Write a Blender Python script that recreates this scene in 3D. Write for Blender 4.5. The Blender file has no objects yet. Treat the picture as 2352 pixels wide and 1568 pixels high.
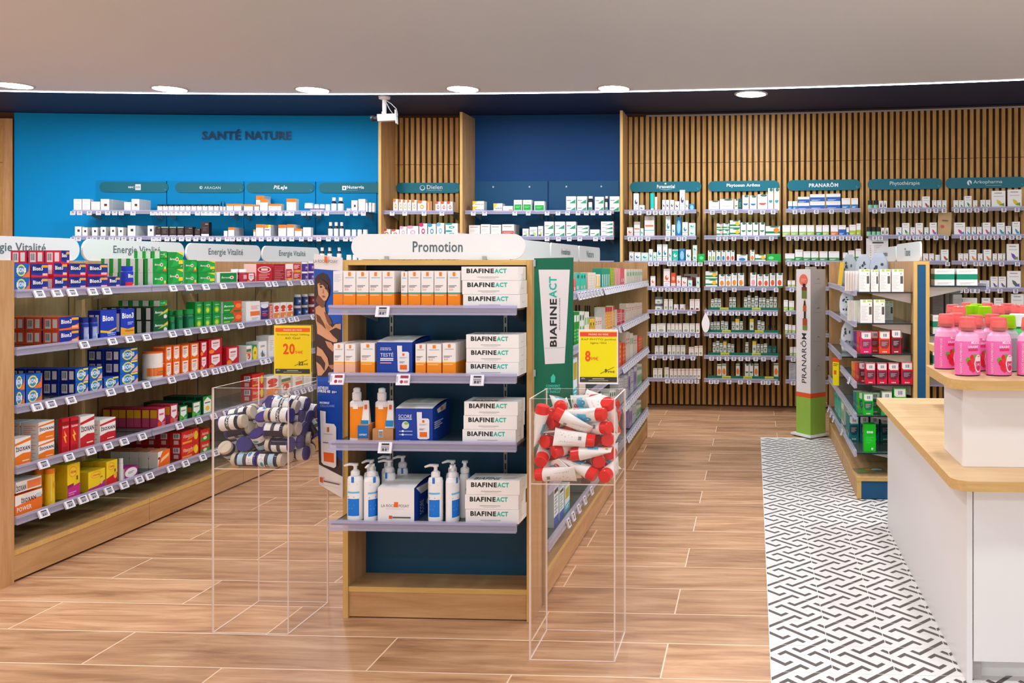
import bpy, bmesh, math, random
from math import sin, cos, atan, atan2, pi, sqrt, radians
from mathutils import Vector, Matrix, Quaternion, Euler

random.seed(7)
SC = bpy.context.scene
COL = SC.collection

# ------------------------------------------------------------------ camera
F = 2000.0          # focal length in pixels of the 2352 px wide frame
PX, PY = 1630.0, 606.0   # principal point (shift lens)
EYE = 1.5
YAW = atan(0.05)
cY, sY = cos(YAW), sin(YAW)
cam_d = bpy.data.cameras.new('camera')
cam_d.sensor_width = 36.0
cam_d.lens = F / 2352.0 * 36.0
cam_d.shift_x = -(PX - 1176.0) / 2352.0
cam_d.shift_y = -(784.0 - PY) / 2352.0
cam_d.clip_start = 0.05
cam_d.clip_end = 100
cam = bpy.data.objects.new('camera', cam_d)
cam.location = (0, 0, EYE)
cam.rotation_euler = (pi / 2, 0, YAW)
COL.objects.link(cam)
SC.camera = cam

# ------------------------------------------------------------------ world + exposure
w = bpy.data.worlds.new('fill_world'); SC.world = w  # pale surround added as fill light, entering by the open sides
w.use_nodes = True
bgn = w.node_tree.nodes['Background']
bgn.inputs[0].default_value = (0.93, 0.975, 1.04, 1)
bgn.inputs[1].default_value = 1.0
SC.view_settings.view_transform = 'Standard'
SC.view_settings.look = 'None'
SC.view_settings.gamma = 1.0
SC.view_settings.use_curve_mapping = False
SC.view_settings.exposure = 0.0
try:
    SC.cycles.max_bounces = 8
    SC.cycles.diffuse_bounces = 6
    SC.cycles.glossy_bounces = 3
    SC.cycles.transmission_bounces = 4
    SC.cycles.transparent_max_bounces = 24
    SC.cycles.caustics_reflective = False
    SC.cycles.caustics_refractive = False
    SC.cycles.sample_clamp_indirect = 4.0
except Exception:
    pass
CEIL = 3.1
LAMP = 122.0         # strength of each ceiling downlight
LEDS = 14.0         # strength of the LED line
# ------------------------------------------------------------------ colour + materials
def lin(c):
    c = c / 255.0
    return c / 12.92 if c <= 0.04045 else ((c + 0.055) / 1.055) ** 2.4
def hexc(h):
    return tuple(int(h[i:i + 2], 16) for i in (0, 2, 4))
_M = {}
def paint(h, rough=0.45, metal=0.0, spec=0.5, alpha=None):
    """a plain surface colour with a faint fine mottling"""
    k = (h, rough, metal, alpha)
    if k in _M: return _M[k]
    m = bpy.data.materials.new('paint_' + h); m.use_nodes = True
    nt = m.node_tree; b = nt.nodes['Principled BSDF']
    r, g, bl = [lin(v) for v in hexc(h)]
    b.inputs['Base Color'].default_value = (r, g, bl, 1)
    b.inputs['Roughness'].default_value = rough
    b.inputs['Metallic'].default_value = metal
    b.inputs['Specular IOR Level'].default_value = spec * 0.7
    if alpha is not None:
        b.inputs['Alpha'].default_value = alpha
    _M[k] = m
    return m
def nodes(name):
    m = bpy.data.materials.new(name); m.use_nodes = True
    nt = m.node_tree
    return m, nt, nt.nodes['Principled BSDF']
def N(nt, t, **kw):
    n = nt.nodes.new(t)
    for k, v in kw.items(): setattr(n, k, v)
    return n
def wood(name, c1, c2, axis='Z', scale=1.0, rough=0.5):
    m, nt, b = nodes(name)
    tc = N(nt, 'ShaderNodeNewGeometry')
    mp = N(nt, 'ShaderNodeMapping')
    s = {'Z': (9, 9, .9), 'X': (.9, 9, 9), 'Y': (9, .9, 9)}[axis]
    mp.inputs['Scale'].default_value = [v * scale for v in s]
    nt.links.new(tc.outputs['Position'], mp.inputs['Vector'])
    n1 = N(nt, 'ShaderNodeTexNoise'); n1.inputs['Scale'].default_value = 2.2; n1.inputs['Detail'].default_value = 5; n1.inputs['Distortion'].default_value = .6
    n2 = N(nt, 'ShaderNodeTexNoise'); n2.inputs['Scale'].default_value = 14; n2.inputs['Detail'].default_value = 2
    nt.links.new(mp.outputs[0], n1.inputs['Vector']); nt.links.new(mp.outputs[0], n2.inputs['Vector'])
    mx = N(nt, 'ShaderNodeMath', operation='MULTIPLY_ADD')
    nt.links.new(n2.outputs[0], mx.inputs[0]); mx.inputs[1].default_value = .3
    nt.links.new(n1.outputs[0], mx.inputs[2])
    cr = N(nt, 'ShaderNodeValToRGB')
    cr.color_ramp.elements[0].position = .45; cr.color_ramp.elements[1].position = .85
    cr.color_ramp.elements[0].color = [lin(v) for v in hexc(c1)] + [1]
    cr.color_ramp.elements[1].color = [lin(v) for v in hexc(c2)] + [1]
    nt.links.new(mx.outputs[0], cr.inputs[0])
    nt.links.new(cr.outputs[0], b.inputs['Base Color'])
    b.inputs['Roughness'].default_value = rough
    b.inputs['Specular IOR Level'].default_value = .3
    return m
def emit(name, col, s):
    m = bpy.data.materials.new(name); m.use_nodes = True
    nt = m.node_tree; nt.nodes.clear()
    e = N(nt, 'ShaderNodeEmission'); e.inputs[0].default_value = (*col, 1); e.inputs[1].default_value = s
    o = N(nt, 'ShaderNodeOutputMaterial'); nt.links.new(e.outputs[0], o.inputs[0])
    return m
def clear(name, tint, gloss=.5, body=0.0, bodycol='ffffff', rough=.03):
    """thin clear plastic sheet: transmits straight through, mirrors by Fresnel, optional milky body"""
    m = bpy.data.materials.new(name); m.use_nodes = True
    nt = m.node_tree; nt.nodes.clear()
    t = N(nt, 'ShaderNodeBsdfTransparent'); t.inputs[0].default_value = (*[lin(v) for v in hexc(tint)], 1)
    g = N(nt, 'ShaderNodeBsdfGlossy'); g.inputs['Roughness'].default_value = rough
    fr = N(nt, 'ShaderNodeLayerWeight'); fr.inputs[0].default_value = .5
    pw = N(nt, 'ShaderNodeMath', operation='POWER'); pw.inputs[1].default_value = 4.0
    nt.links.new(fr.outputs['Facing'], pw.inputs[0])
    mu = N(nt, 'ShaderNodeMath', operation='MULTIPLY_ADD'); mu.inputs[1].default_value = gloss; mu.inputs[2].default_value = .025 * gloss
    nt.links.new(pw.outputs[0], mu.inputs[0])
    mx = N(nt, 'ShaderNodeMixShader')
    nt.links.new(mu.outputs[0], mx.inputs[0]); nt.links.new(t.outputs[0], mx.inputs[1]); nt.links.new(g.outputs[0], mx.inputs[2])
    o = N(nt, 'ShaderNodeOutputMaterial')
    if body > 0:
        d = N(nt, 'ShaderNodeBsdfDiffuse'); d.inputs[0].default_value = (*[lin(v) for v in hexc(bodycol)], 1)
        m2 = N(nt, 'ShaderNodeMixShader'); m2.inputs[0].default_value = body
        nt.links.new(mx.outputs[0], m2.inputs[1]); nt.links.new(d.outputs[0], m2.inputs[2])
        nt.links.new(m2.outputs[0], o.inputs[0])
    else:
        nt.links.new(mx.outputs[0], o.inputs[0])
    return m

W_OAK = wood('oak_upright', 'b98a58', 'cfa473', 'Z')
W_OAKX = wood('oak_along_x', 'b98a58', 'cfa473', 'X')
W_OAKY = wood('oak_along_y', 'b98a58', 'cfa473', 'Y')
W_EDGE = wood('oak_edge_band', 'd0a55c', 'dcb56c', 'Z', 2)
W_EDGEX = wood('oak_edge_band_x', 'd0a55c', 'dcb56c', 'X', 2)
W_SLAT = wood('oak_slat', 'b8884c', 'd6aa66', 'Z', 2)
W_TOP = wood('counter_oak', 'c9a678', 'd8b88c', 'X', .8)
W_TOPE = wood('counter_oak_edge', 'cda263', 'dbb476', 'X', 3)
SLAT_BACK = paint('5a3a1e', .7)
CYAN = paint('0099e0', .6, spec=.25)
CYAN2 = paint('008cc6', .6, spec=.25)
NAVY = paint('14477f', .55, spec=.3)
NAVY2 = paint('0c4f78', .5)
TEAL = paint('0c4560', .45)
TEALEDGE = paint('16527a', .5)
PILL = paint('0d7383', .45)
WHITE = paint('f4f2f0', .45)
CEILW = paint('e6eef6', .7)
NAVYCEIL = paint('1c2a50', .6)
ACRYL = clear('clear_acrylic', 'fefdfc', .32, .010, 'fff6f0')
ACRYLE = clear('acrylic_edge', 'f6e9e2', .3, .75, 'fff0e6')
GLASS = clear('glass_shelf_sheet', 'c8dcda', .8, .12, '8a9a9c')
GLASSE = paint('1e2c30', .2)
RAIL = clear('price_rail_plastic', 'ecebfa', .9, .26, 'eceaf8', .12)
TAGW = paint('eceaf2', .4)
STEEL = paint('c9c4bb', .35, .6)
LAMPM = emit('downlight_glow', (.93, .975, 1.05), LAMP)
LEDM = emit('led_line_glow', (.97, .985, 1.0), LEDS)

# ------------------------------------------------------------------ pixel readings -> places on real planes
def ray(u, v=PY):
    """direction of the sight line through a pixel of the photograph"""
    a = (u - PX) / F; b = -(v - PY) / F
    return Vector((a * cY - sY, a * sY + cY, b))
def at(u, v, d):
    r = ray(u, v)
    return Vector((0, 0, EYE)) + r * d
class Plane:
    """upright plane through p whose x axis (seen left to right from its front) is t"""
    def __init__(s, p, t):
        s.p = Vector((p[0], p[1])); s.t = Vector((t[0], t[1])).normalized()
        s.n = Vector((s.t.y, -s.t.x))           # towards the viewer
        s.phi = atan2(s.t.y, s.t.x)
    def hit(s, u):
        r = ray(u); r2 = Vector((r.x, r.y))
        d = s.p.dot(s.n) / r2.dot(s.n)
        q = r2 * d
        return q, d
    def pt(s, u, v, out=0.0):
        q, d = s.hit(u)
        z = EYE - (v - PY) * d / F
        q = q + s.n * out
        return Vector((q.x, q.y, z))
    def off(s, k):
        return Plane(s.p + s.n * k, s.t)

# ------------------------------------------------------------------ object helpers
_names = {}
def link(name, data, parent=None):
    o = bpy.data.objects.new(name, data)
    COL.objects.link(o)
    if parent is not None: o.parent = parent
    return o
def tag(o, label=None, cat=None, group=None, kind=None):
    if label: o['label'] = label
    if cat: o['category'] = cat
    if group: o['group'] = group
    if kind: o['kind'] = kind
    return o
def thing(name, label, cat, loc=(0, 0, 0), group=None, rz=0):
    o = link(name, None); o.location = loc; o.rotation_euler = (0, 0, rz)
    return tag(o, label, cat, group)
class MB:
    """collects faces with materials, then links them as one mesh"""
    def __init__(s):
        s.v = []; s.f = []; s.m = []; s.mats = []; s.sm = []
    def mi(s, m):
        if m not in s.mats: s.mats.append(m)
        return s.mats.index(m)
    def face(s, pts, m, smooth=False):
        i = len(s.v); s.v += [tuple(p) for p in pts]
        s.f.append(tuple(range(i, i + len(pts)))); s.m.append(s.mi(m)); s.sm.append(smooth)
    def idx(s, pts, faces, m, smooth=False):
        i = len(s.v); s.v += [tuple(p) for p in pts]
        k = s.mi(m)
        for f in faces:
            s.f.append(tuple(i + j for j in f)); s.m.append(k); s.sm.append(smooth)
    def box(s, x0, x1, y0, y1, z0, z1, m, mats=None, M=None):
        """mats: dict of side -> material for  -x +x -y +y -z +z"""
        P = [(x0, y0, z0), (x1, y0, z0), (x1, y1, z0), (x0, y1, z0), (x0, y0, z1), (x1, y0, z1), (x1, y1, z1), (x0, y1, z1)]
        if M is not None: P = [tuple(M @ Vector(p)) for p in P]
        Q = {'-z': (3, 2, 1, 0), '+z': (4, 5, 6, 7), '-y': (0, 1, 5, 4), '+x': (1, 2, 6, 5), '+y': (2, 3, 7, 6), '-x': (3, 0, 4, 7)}
        i = len(s.v); s.v += P
        for k, q in Q.items():
            mm = (mats or {}).get(k, m)
            s.f.append(tuple(i + j for j in q)); s.m.append(s.mi(mm)); s.sm.append(False)
    def tube(s, pts, r, m, n=8):
        rings = []
        for i, p in enumerate(pts):
            p = Vector(p)
            a = Vector(pts[max(i - 1, 0)]); b = Vector(pts[min(i + 1, len(pts) - 1)])
            t = (b - a).normalized()
            up = Vector((0, 0, 1)) if abs(t.z) < .9 else Vector((1, 0, 0))
            e1 = t.cross(up).normalized(); e2 = t.cross(e1)
            rr = r[i] if isinstance(r, (list, tuple)) else r
            rings.append([p + (e1 * cos(2 * pi * k / n) + e2 * sin(2 * pi * k / n)) * rr for k in range(n)])
        P = [q for g in rings for q in g]; Fc = []
        for i in range(len(rings) - 1):
            for k in range(n):
                Fc.append((i * n + k, i * n + (k + 1) % n, (i + 1) * n + (k + 1) % n, (i + 1) * n + k))
        Fc.append(tuple(range(n - 1, -1, -1))); Fc.append(tuple((len(rings) - 1) * n + k for k in range(n)))
        s.idx(P, Fc, m, True)
    def lathe(s, prof, cols, n=20, c=(0, 0, 0), sx=1, sy=1):
        """prof: (r, z) list, cols: a material per segment"""
        for j in range(len(prof) - 1):
            (r0, z0), (r1, z1) = prof[j], prof[j + 1]
            P = []
            for r, z in ((r0, z0), (r1, z1)):
                for k in range(n):
                    a = 2 * pi * k / n
                    P.append((c[0] + r * sx * cos(a), c[1] + r * sy * sin(a), c[2] + z))
            s.idx(P, [(k, (k + 1) % n, n + (k + 1) % n, n + k) for k in range(n)], cols[j], abs(z1 - z0) > 1e-5 and abs(r1 - r0) < abs(z1 - z0) * 3)
    def mesh(s, name):
        me = bpy.data.meshes.new(name)
        me.from_pydata(s.v, [], s.f)
        for m in s.mats: me.materials.append(m)
        me.polygons.foreach_set('material_index', s.m)
        me.polygons.foreach_set('use_smooth', s.sm)
        me.update()
        return me
    def build(s, name, parent=None, loc=None):
        o = link(name, s.mesh(name), parent)
        if loc is not None: o.location = loc
        return o

# lettering: outlines of the built-in typeface as flat triangles
_T = {}
def letters(txt, bold=0.0, shear=0.0):
    k = (txt, bold, shear)
    if k in _T: return _T[k]
    cu = bpy.data.curves.new('lettering', 'FONT')
    cu.body = txt; cu.resolution_u = 2; cu.offset = bold; cu.shear = shear; cu.space_character = 1 + bold * 3
    o = bpy.data.objects.new('lettering', cu); COL.objects.link(o)
    bpy.context.view_layer.update()
    me = bpy.data.meshes.new_from_object(o.evaluated_get(bpy.context.evaluated_depsgraph_get()))
    V = [(v.co.x, v.co.y) for v in me.vertices]; Fc = [tuple(p.vertices) for p in me.polygons]
    bpy.data.objects.remove(o); bpy.data.curves.remove(cu); bpy.data.meshes.remove(me)
    xs = [p[0] for p in V]; ys = [p[1] for p in V]
    x0, x1, y0, y1 = min(xs), max(xs), min(ys), max(ys)
    V = [((x - x0) / (x1 - x0), (y - y0) / (y1 - y0)) for x, y in V]
    _T[k] = (V, Fc)
    return _T[k]
def prints(mb, items, place, e0=1, es=1, cols=1, mat=None):
    """flat printed marks. place(x, y, layer) -> point. cols: strips a rectangle is cut into (for round bodies)"""
    L = e0
    for it in items:
        k = it[0]
        if k == 'r':
            x0, y0, x1, y1, c = it[1:6]
            for j in range(cols):
                a = x0 + (x1 - x0) * j / cols; b = x0 + (x1 - x0) * (j + 1) / cols
                mb.face([place(a, y0, L), place(b, y0, L), place(b, y1, L), place(a, y1, L)], paint(c), cols > 1)
        elif k == 'e':
            cx, cy, rx, ry, c = it[1:6]
            n = 16
            if cols == 1:
                mb.face([place(cx + rx * cos(2 * pi * i / n), cy + ry * sin(2 * pi * i / n), L) for i in range(n)], paint(c))
            else:
                q = 8
                for j in range(q):
                    a = -1 + 2 * j / q; b = -1 + 2 * (j + 1) / q
                    ha = sqrt(max(0, 1 - a * a)); hb = sqrt(max(0, 1 - b * b))
                    pts = [place(cx + rx * a, cy - ry * ha, L), place(cx + rx * b, cy - ry * hb, L), place(cx + rx * b, cy + ry * hb, L), place(cx + rx * a, cy + ry * ha, L)]
                    if j == 0: pts = pts[1:4]
                    if j == q - 1: pts = [pts[0], pts[1], pts[3]]
                    mb.face(pts, paint(c), True)
        elif k == 'p':
            pts, c = it[1:3]
            mb.face([place(x, y, L) for x, y in pts], paint(c))
        elif k == 'l':      # lines of small print
            x0, y0, x1, y1, n, c = it[1:7]
            h = (y1 - y0) / n
            for i in range(n):
                xe = x1 - (x1 - x0) * (.0, .25, .1, .4)[i % 4]
                yb = y1 - (i + .75) * h
                mb.face([place(x0, yb, L), place(xe, yb, L), place(xe, yb + h * .5, L), place(x0, yb + h * .5, L)], paint(c))
        elif k == 'b':      # bar code
            x0, y0, x1, y1 = it[1:5]
            mb.face([place(x0, y0, L), place(x1, y0, L), place(x1, y1, L), place(x0, y1, L)], paint('e8e4ea'))
            L += es
            xx = x0 + (x1 - x0) * .12; i = 0
            while xx < x1 - (x1 - x0) * .15:
                ww = (x1 - x0) * (.05, .1, .05, .07, .12)[i % 5]
                mb.face([place(xx, y0 + (y1 - y0) * .2, L), place(xx + ww, y0 + (y1 - y0) * .2, L), place(xx + ww, y1 - (y1 - y0) * .1, L), place(xx, y1 - (y1 - y0) * .1, L)], paint('55525c'))
                xx += ww * 1.9; i += 1
        elif k == 't':
            txt, x0, y0, x1, y1, c = it[1:7]
            opt = it[7] if len(it) > 7 else {}
            V, Fc = letters(txt, opt.get('b', 0.0), opt.get('s', 0.0))
            if opt.get('v'):        # reads upwards
                P = [place(x1 - (x1 - x0) * y, y0 + (y1 - y0) * x, L) for x, y in V]
            else:
                P = [place(x0 + (x1 - x0) * x, y0 + (y1 - y0) * y, L) for x, y in V]
            mb.idx(P, Fc, paint(c))
        L += es
    return L

# ================================================================== the setting
XC = -2.4
def wallY(X): return 9.25 - 0.0145 * (X + 2.4) ** 2
def ledY(X): return 8.05 - 0.0165 * (X + 2.4) ** 2
def wall_tan(X): return Vector((1.0, -0.029 * (X + 2.4))).normalized()
def wall_x(u, off=0.0):
    """X on the curved wall (moved off towards the room) that pixel column u looks at"""
    a, b = -9.5, 5.0
    for _ in range(50):
        m = (a + b) / 2
        t = wall_tan(m); n = Vector((t.y, -t.x))
        p = Vector((m, wallY(m))) + n * off
        d = -p.x * sY + p.y * cY; l = p.x * cY + p.y * sY
        if PX + F * l / d < u: a = m
        else: b = m
    return (a + b) / 2
def wall_frame(X):
    t = wall_tan(X)
    return Plane((X, wallY(X)), t)

# floor -------------------------------------------------------------
fm, nt, b = nodes('wood_look_floor_planks')
g = N(nt, 'ShaderNodeNewGeometry'); mp = N(nt, 'ShaderNodeMapping')
mp.inputs['Location'].default_value = (0.336 + 109, -4.009 + 28.9, 0)
nt.links.new(g.outputs['Position'], mp.inputs[0])
br = N(nt, 'ShaderNodeTexBrick'); br.offset = .5; br.offset_frequency = 2; br.squash = 1
br.inputs['Scale'].default_value = 1; br.inputs['Mortar Size'].default_value = .0032
br.inputs['Mortar Smooth'].default_value = .1
br.inputs['Brick Width'].default_value = 1.09; br.inputs['Row Height'].default_value = .289
br.inputs['Color1'].default_value = (0, 0, 0, 1); br.inputs['Color2'].default_value = (1, 1, 1, 1); br.inputs['Mortar'].default_value = (.5, .5, .5, 1)
nt.links.new(mp.outputs[0], br.inputs['Vector'])
mp2 = N(nt, 'ShaderNodeMapping'); mp2.inputs['Scale'].default_value = (1.3, 11, 1)
nt.links.new(g.outputs['Position'], mp2.inputs[0])
addv = N(nt, 'ShaderNodeVectorMath', operation='MULTIPLY_ADD')
nt.links.new(br.outputs['Color'], addv.inputs[0]); addv.inputs[1].default_value = (17, 31, 5)
nt.links.new(mp2.outputs[0], addv.inputs[2])
n1 = N(nt, 'ShaderNodeTexNoise'); n1.inputs['Scale'].default_value = 1.6; n1.inputs['Detail'].default_value = 7; n1.inputs['Distortion'].default_value = .5; n1.inputs['Roughness'].default_value = .62
nt.links.new(addv.outputs[0], n1.inputs['Vector'])
cr = N(nt, 'ShaderNodeValToRGB')
for e, p, c in ((0, .3, '996d4d'), (1, .72, 'dcb18a')):
    cr.color_ramp.elements[e].position = p; cr.color_ramp.elements[e].color = [lin(v) for v in hexc(c)] + [1]
e = cr.color_ramp.elements.new(.5); e.color = [lin(v) for v in hexc('c1936c')] + [1]
nt.links.new(n1.outputs[0], cr.inputs[0])
hs = N(nt, 'ShaderNodeHueSaturation')
mr = N(nt, 'ShaderNodeMapRange'); mr.inputs['To Min'].default_value = .86; mr.inputs['To Max'].default_value = 1.12
nt.links.new(br.outputs['Color'], mr.inputs['Value']); nt.links.new(mr.outputs[0], hs.inputs['Value'])
nt.links.new(cr.outputs[0], hs.inputs['Color'])
mx = N(nt, 'ShaderNodeMix', data_type='RGBA')
nt.links.new(br.outputs['Fac'], mx.inputs['Factor']); nt.links.new(hs.outputs[0], mx.inputs['A'])
mx.inputs['B'].default_value = [lin(v) for v in hexc('eed2b4')] + [1]
nt.links.new(mx.outputs['Result'], b.inputs['Base Color'])
b.inputs['Roughness'].default_value = .33; b.inputs['Specular IOR Level'].default_value = .35
m = MB(); m.face([(-10, -5, 0), (5.5, -5, 0), (5.5, 10, 0), (-10, 10, 0)], fm)
tag(m.build('floor'), kind='structure')

# patterned cement tiles beside the till
TX, TY, TP = .065, 7.552, .2285
tw = paint('e9e6e1', .4); tdk = paint('5d5551', .45); tgr = paint('f3eee6', .6)
def stroke(pts, w):
    L = []; R = []
    for i, p in enumerate(pts):
        p = Vector(p)
        if i == 0: n = (Vector(pts[1]) - p).normalized().orthogonal(); s = 1
        elif i == len(pts) - 1: n = (p - Vector(pts[i - 1])).normalized().orthogonal(); s = 1
        else:
            n0 = (p - Vector(pts[i - 1])).normalized().orthogonal(); n1_ = (Vector(pts[i + 1]) - p).normalized().orthogonal()
            n = (n0 + n1_).normalized(); s = 1 / max(.3, n.dot(n0))
        L.append(p + n * w / 2 * s); R.append(p - n * w / 2 * s)
    return [[L[i], L[i + 1], R[i + 1], R[i]] for i in range(len(pts) - 1)]
def clip(poly, ax, lo, keep_gt):
    out = []
    for i in range(len(poly)):
        a, b_ = poly[i], poly[(i + 1) % len(poly)]
        ia = (a[ax] >= lo) == keep_gt; ib = (b_[ax] >= lo) == keep_gt
        if ia: out.append(a)
        if ia != ib:
            k = (lo - a[ax]) / (b_[ax] - a[ax]); out.append(a + (b_ - a) * k)
    return out
m = MB(); nx, ny = 9, 30
X1, Y0 = TX + nx * TP, TY - ny * TP
m.face([(TX, Y0, .0006), (X1, Y0, .0006), (X1, TY, .0006), (TX, TY, .0006)], tw)
A, H = .238, .118
SH = []
for cx, cy, q in ((.5, .5, 1), (0, .5, 1), (.25, 0, -1), (.75, 0, -1)):
    SH.append([(cx - (A + H), cy + q * (A - H)), (cx - A, cy + q * A), (cx + A, cy - q * A), (cx + A + H, cy - q * (A - H))])
for i in range(nx + 1):
    for j in range(ny + 1):
        for sh in SH:
            P = [(TX + (i + x) * TP, TY - (j + 1) * TP + y * TP) for x, y in sh]
            for quad in stroke(P, .077 * TP):
                for ax, lo, k in ((0, TX, True), (0, X1, False), (1, Y0, True), (1, TY, False)):
                    quad = clip(quad, ax, lo, k)
                    if len(quad) < 3: break
                if len(quad) >= 3: m.face([(p[0], p[1], .0010) for p in quad], tdk)
for i in range(nx + 1): m.face([(TX + i * TP - .0014, Y0, .0013), (TX + i * TP + .0014, Y0, .0013), (TX + i * TP + .0014, TY, .0013), (TX + i * TP - .0014, TY, .0013)], tgr)
for j in range(ny + 1): m.face([(TX, TY - j * TP - .0011, .0014), (X1, TY - j * TP - .0011, .0014), (X1, TY - j * TP + .0011, .0014), (TX, TY - j * TP + .0011, .0014)], tgr)
tag(m.build('floor_tiles'), kind='structure')

# ceiling ------------------------------------------------------------
XS = [-10 + i * .5 for i in range(32)]
m = MB()
for a, c in zip(XS[:-1], XS[1:]):
    m.face([(a, -5, CEIL), (a, ledY(a), CEIL), (c, ledY(c), CEIL), (c, -5, CEIL)], CEILW)
    m.face([(a, ledY(a), CEIL), (a, 10, CEIL), (c, 10, CEIL), (c, ledY(c), CEIL)], NAVYCEIL)
tag(m.build('ceiling'), kind='structure')
m = MB()
for a, c in zip(XS[:-1], XS[1:]):
    m.idx([(a, ledY(a) - .011, CEIL - .006), (c, ledY(c) - .011, CEIL - .006), (c, ledY(c) + .011, CEIL - .006), (a, ledY(a) + .011, CEIL - .006)], [(3, 2, 1, 0)], LEDM)
tag(m.build('led_line'), 'thin curved white light line dividing pale ceiling from navy band', 'light line')
rimw = paint('d8d2ce', .4)
def downlight(p, label, group=None):
    o = thing('ceiling_light', label, 'ceiling light', p, group)
    q = MB(); q.lathe([(.158, 0), (.156, -.008), (.138, -.010), (.136, -.003)], [rimw] * 3, 28); q.build('rim', o)
    q = MB(); q.face([(.136 * cos(-2 * pi * k / 28), .136 * sin(-2 * pi * k / 28), -.006) for k in range(28)], LAMPM); q.build('diffuser', o)
names6 = ['round downlight at the far end above the oak slats, cut by the frame', 'round downlight touching the light line over the blue wall',
          'round downlight above the wall lettering side of the ceiling camera', 'round downlight above the oak niche beside the ceiling camera',
          'round downlight touching the light line over the navy niche', 'round downlight set in the navy ceiling band above the slatted wall']
for (u, v), lb in zip(((32, 195), (390, 203), (718, 205), (1063, 203), (1410, 202), (1725, 215)), names6):
    p = at(u, v, (CEIL - EYE) * F / (PY - v)); downlight((p.x, p.y, CEIL), lb)
for yy, n_, st_ in ((4.85, 11, 1.1), (2.3, 6, 2.2), (-.6, 5, 2.6)):
    for i in range(n_):
        downlight((-8.0 + i * st_, yy, CEIL), 'round ceiling downlight over the shop floor in front of the shelves', 'downlights over the sales floor')


# back wall ------------------------------------------------------------
xA, xB = wall_x(37), wall_x(869)
xD1 = wall_x(911); xD2 = wall_x(1060); xN = wall_x(1093); xD3 = wall_x(1443)
def arc(m, x0, x1, z0, z1, mat, off=0.0, n=10):
    P = []
    for i in range(n + 1):
        X = x0 + (x1 - x0) * i / n; t = wall_tan(X); P.append((X + t.y * off, wallY(X) - t.x * off))
    for a, c in zip(P[:-1], P[1:]):
        m.face([(a[0], a[1], z0), (c[0], c[1], z0), (c[0], c[1], z1), (a[0], a[1], z1)], mat)
m = MB(); arc(m, -10, 5.5, 0, CEIL, SLAT_BACK, 0, 30)
tag(m.build('wall_back'), kind='structure')
m = MB(); arc(m, xA, xB + .05, 0, CEIL - .005, CYAN, .03, 14)
tag(m.build('wall_back_blue'), kind='structure')
m = MB(); arc(m, xD2, xD3, 0, CEIL - .005, NAVY, .03, 8)
tag(m.build('wall_back_navy'), kind='structure')
def slats(name, x0, x1, ztop, pitch=.0605, wd=.035):
    m = MB(); n = int((x1 - x0) / pitch)
    for i in range(n + 1):
        X = x0 + i * pitch; t = wall_tan(X); R = Matrix.Translation((X, wallY(X), 0)) @ Matrix.Rotation(atan2(t.y, t.x), 4, 'Z')
        for z0, z1 in ((0.02, 2.565), (2.57, ztop)):
            m.box(-wd / 2, wd / 2, -.034, -.001, z0, z1, W_SLAT, M=R)
    tag(m.build(name), kind='structure')
slats('wall_back_slats', xD3 + .03, 4.2, 3.06)
slats('wall_niche_slats', xD1 + .0, xD2 - .03, 3.07)
slats('wall_left_slats', -9.6, xA - .12, 2.95)
m = MB()
for z0, z1 in ((2.95, 3.03),):
    arc(m, -9.8, xA - .005, z0, z1, W_OAKX, .045, 8)
arc(m, xA - .1, xA - .005, 0, 3.03, W_OAK, .046, 1)
tag(m.build('trim_1'), kind='structure')
m = MB(); arc(m, xD3 + .2, 4.2, 3.06, 3.078, paint('a9a4a6', .5), .036, 12)
tag(m.build('trim_2'), kind='structure')
def divider(name, uf, ub, zt):
    X = wall_x(ub); f = wall_frame(X); R = Matrix.Translation((f.p.x, f.p.y, 0)) @ Matrix.Rotation(f.phi, 4, 'Z')
    q = f.off(.44).hit(uf)[0] - f.p; xf = q.dot(f.t)
    m = MB(); P = [(-.028 + 0, -.02), (0, -.02), (xf + .028, -.44), (xf, -.44)]
    m = MB()
    V = [R @ Vector((x, y, z)) for z in (0, zt) for x, y in P]
    m.idx(V, [(0, 1, 5, 4), (1, 2, 6, 5), (2, 3, 7, 6), (3, 0, 4, 7), (4, 5, 6, 7)], W_OAK)
    m.mats.append(W_EDGE); m.m[2] = len(m.mats) - 1
    tag(m.build(name), kind='structure')
divider('partition_left', 869, 911, 3.03); divider('partition_middle', 1056, 1093, 3.06); divider('partition_right', 1424, 1443, 3.06)
# outer wall beyond the picture; rear and right sides left open for added fill
m = MB(); m.face([(-10, -5, 0), (-10, 10, 0), (-10, 10, CEIL), (-10, -5, CEIL)], WHITE); tag(m.build('wall_left'), kind='structure')

# big wall lettering
fl = wall_frame(wall_x(566)).off(.045)
def flat_print(pl, items, u0, u1, v0, v1, name=None, mb=None, out=.001, parent=None):
    """items in 0..1 of the pixel rectangle, laid on the real plane"""
    a = pl.pt(u0, v0); q = pl.pt(u1, v0); lo = pl.pt(u0, v1)
    t = Vector((pl.t.x, pl.t.y, 0)); W = (q - a).dot(t); H = a.z - lo.z; n = Vector((pl.n.x, pl.n.y, 0))
    mb = mb or MB()
    prints(mb, items, lambda x, y, L: a + t * (W * x) + Vector((0, 0, -H * (1 - y))) + n * (out * L))
    return mb
wl = thing('wall_lettering', 'dark capital lettering high on the blue wall', 'lettering')
for wd, ua, ub, va in (('SANTÉ', 464, 553, 296), ('NATURE', 563, 669, 301)):
    mb = flat_print(fl, [('t', wd, 0, 0, 1, 1, '0d3a5c', {'b': .03})], ua, ub, va, 321); mb.build('word', wl)

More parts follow.
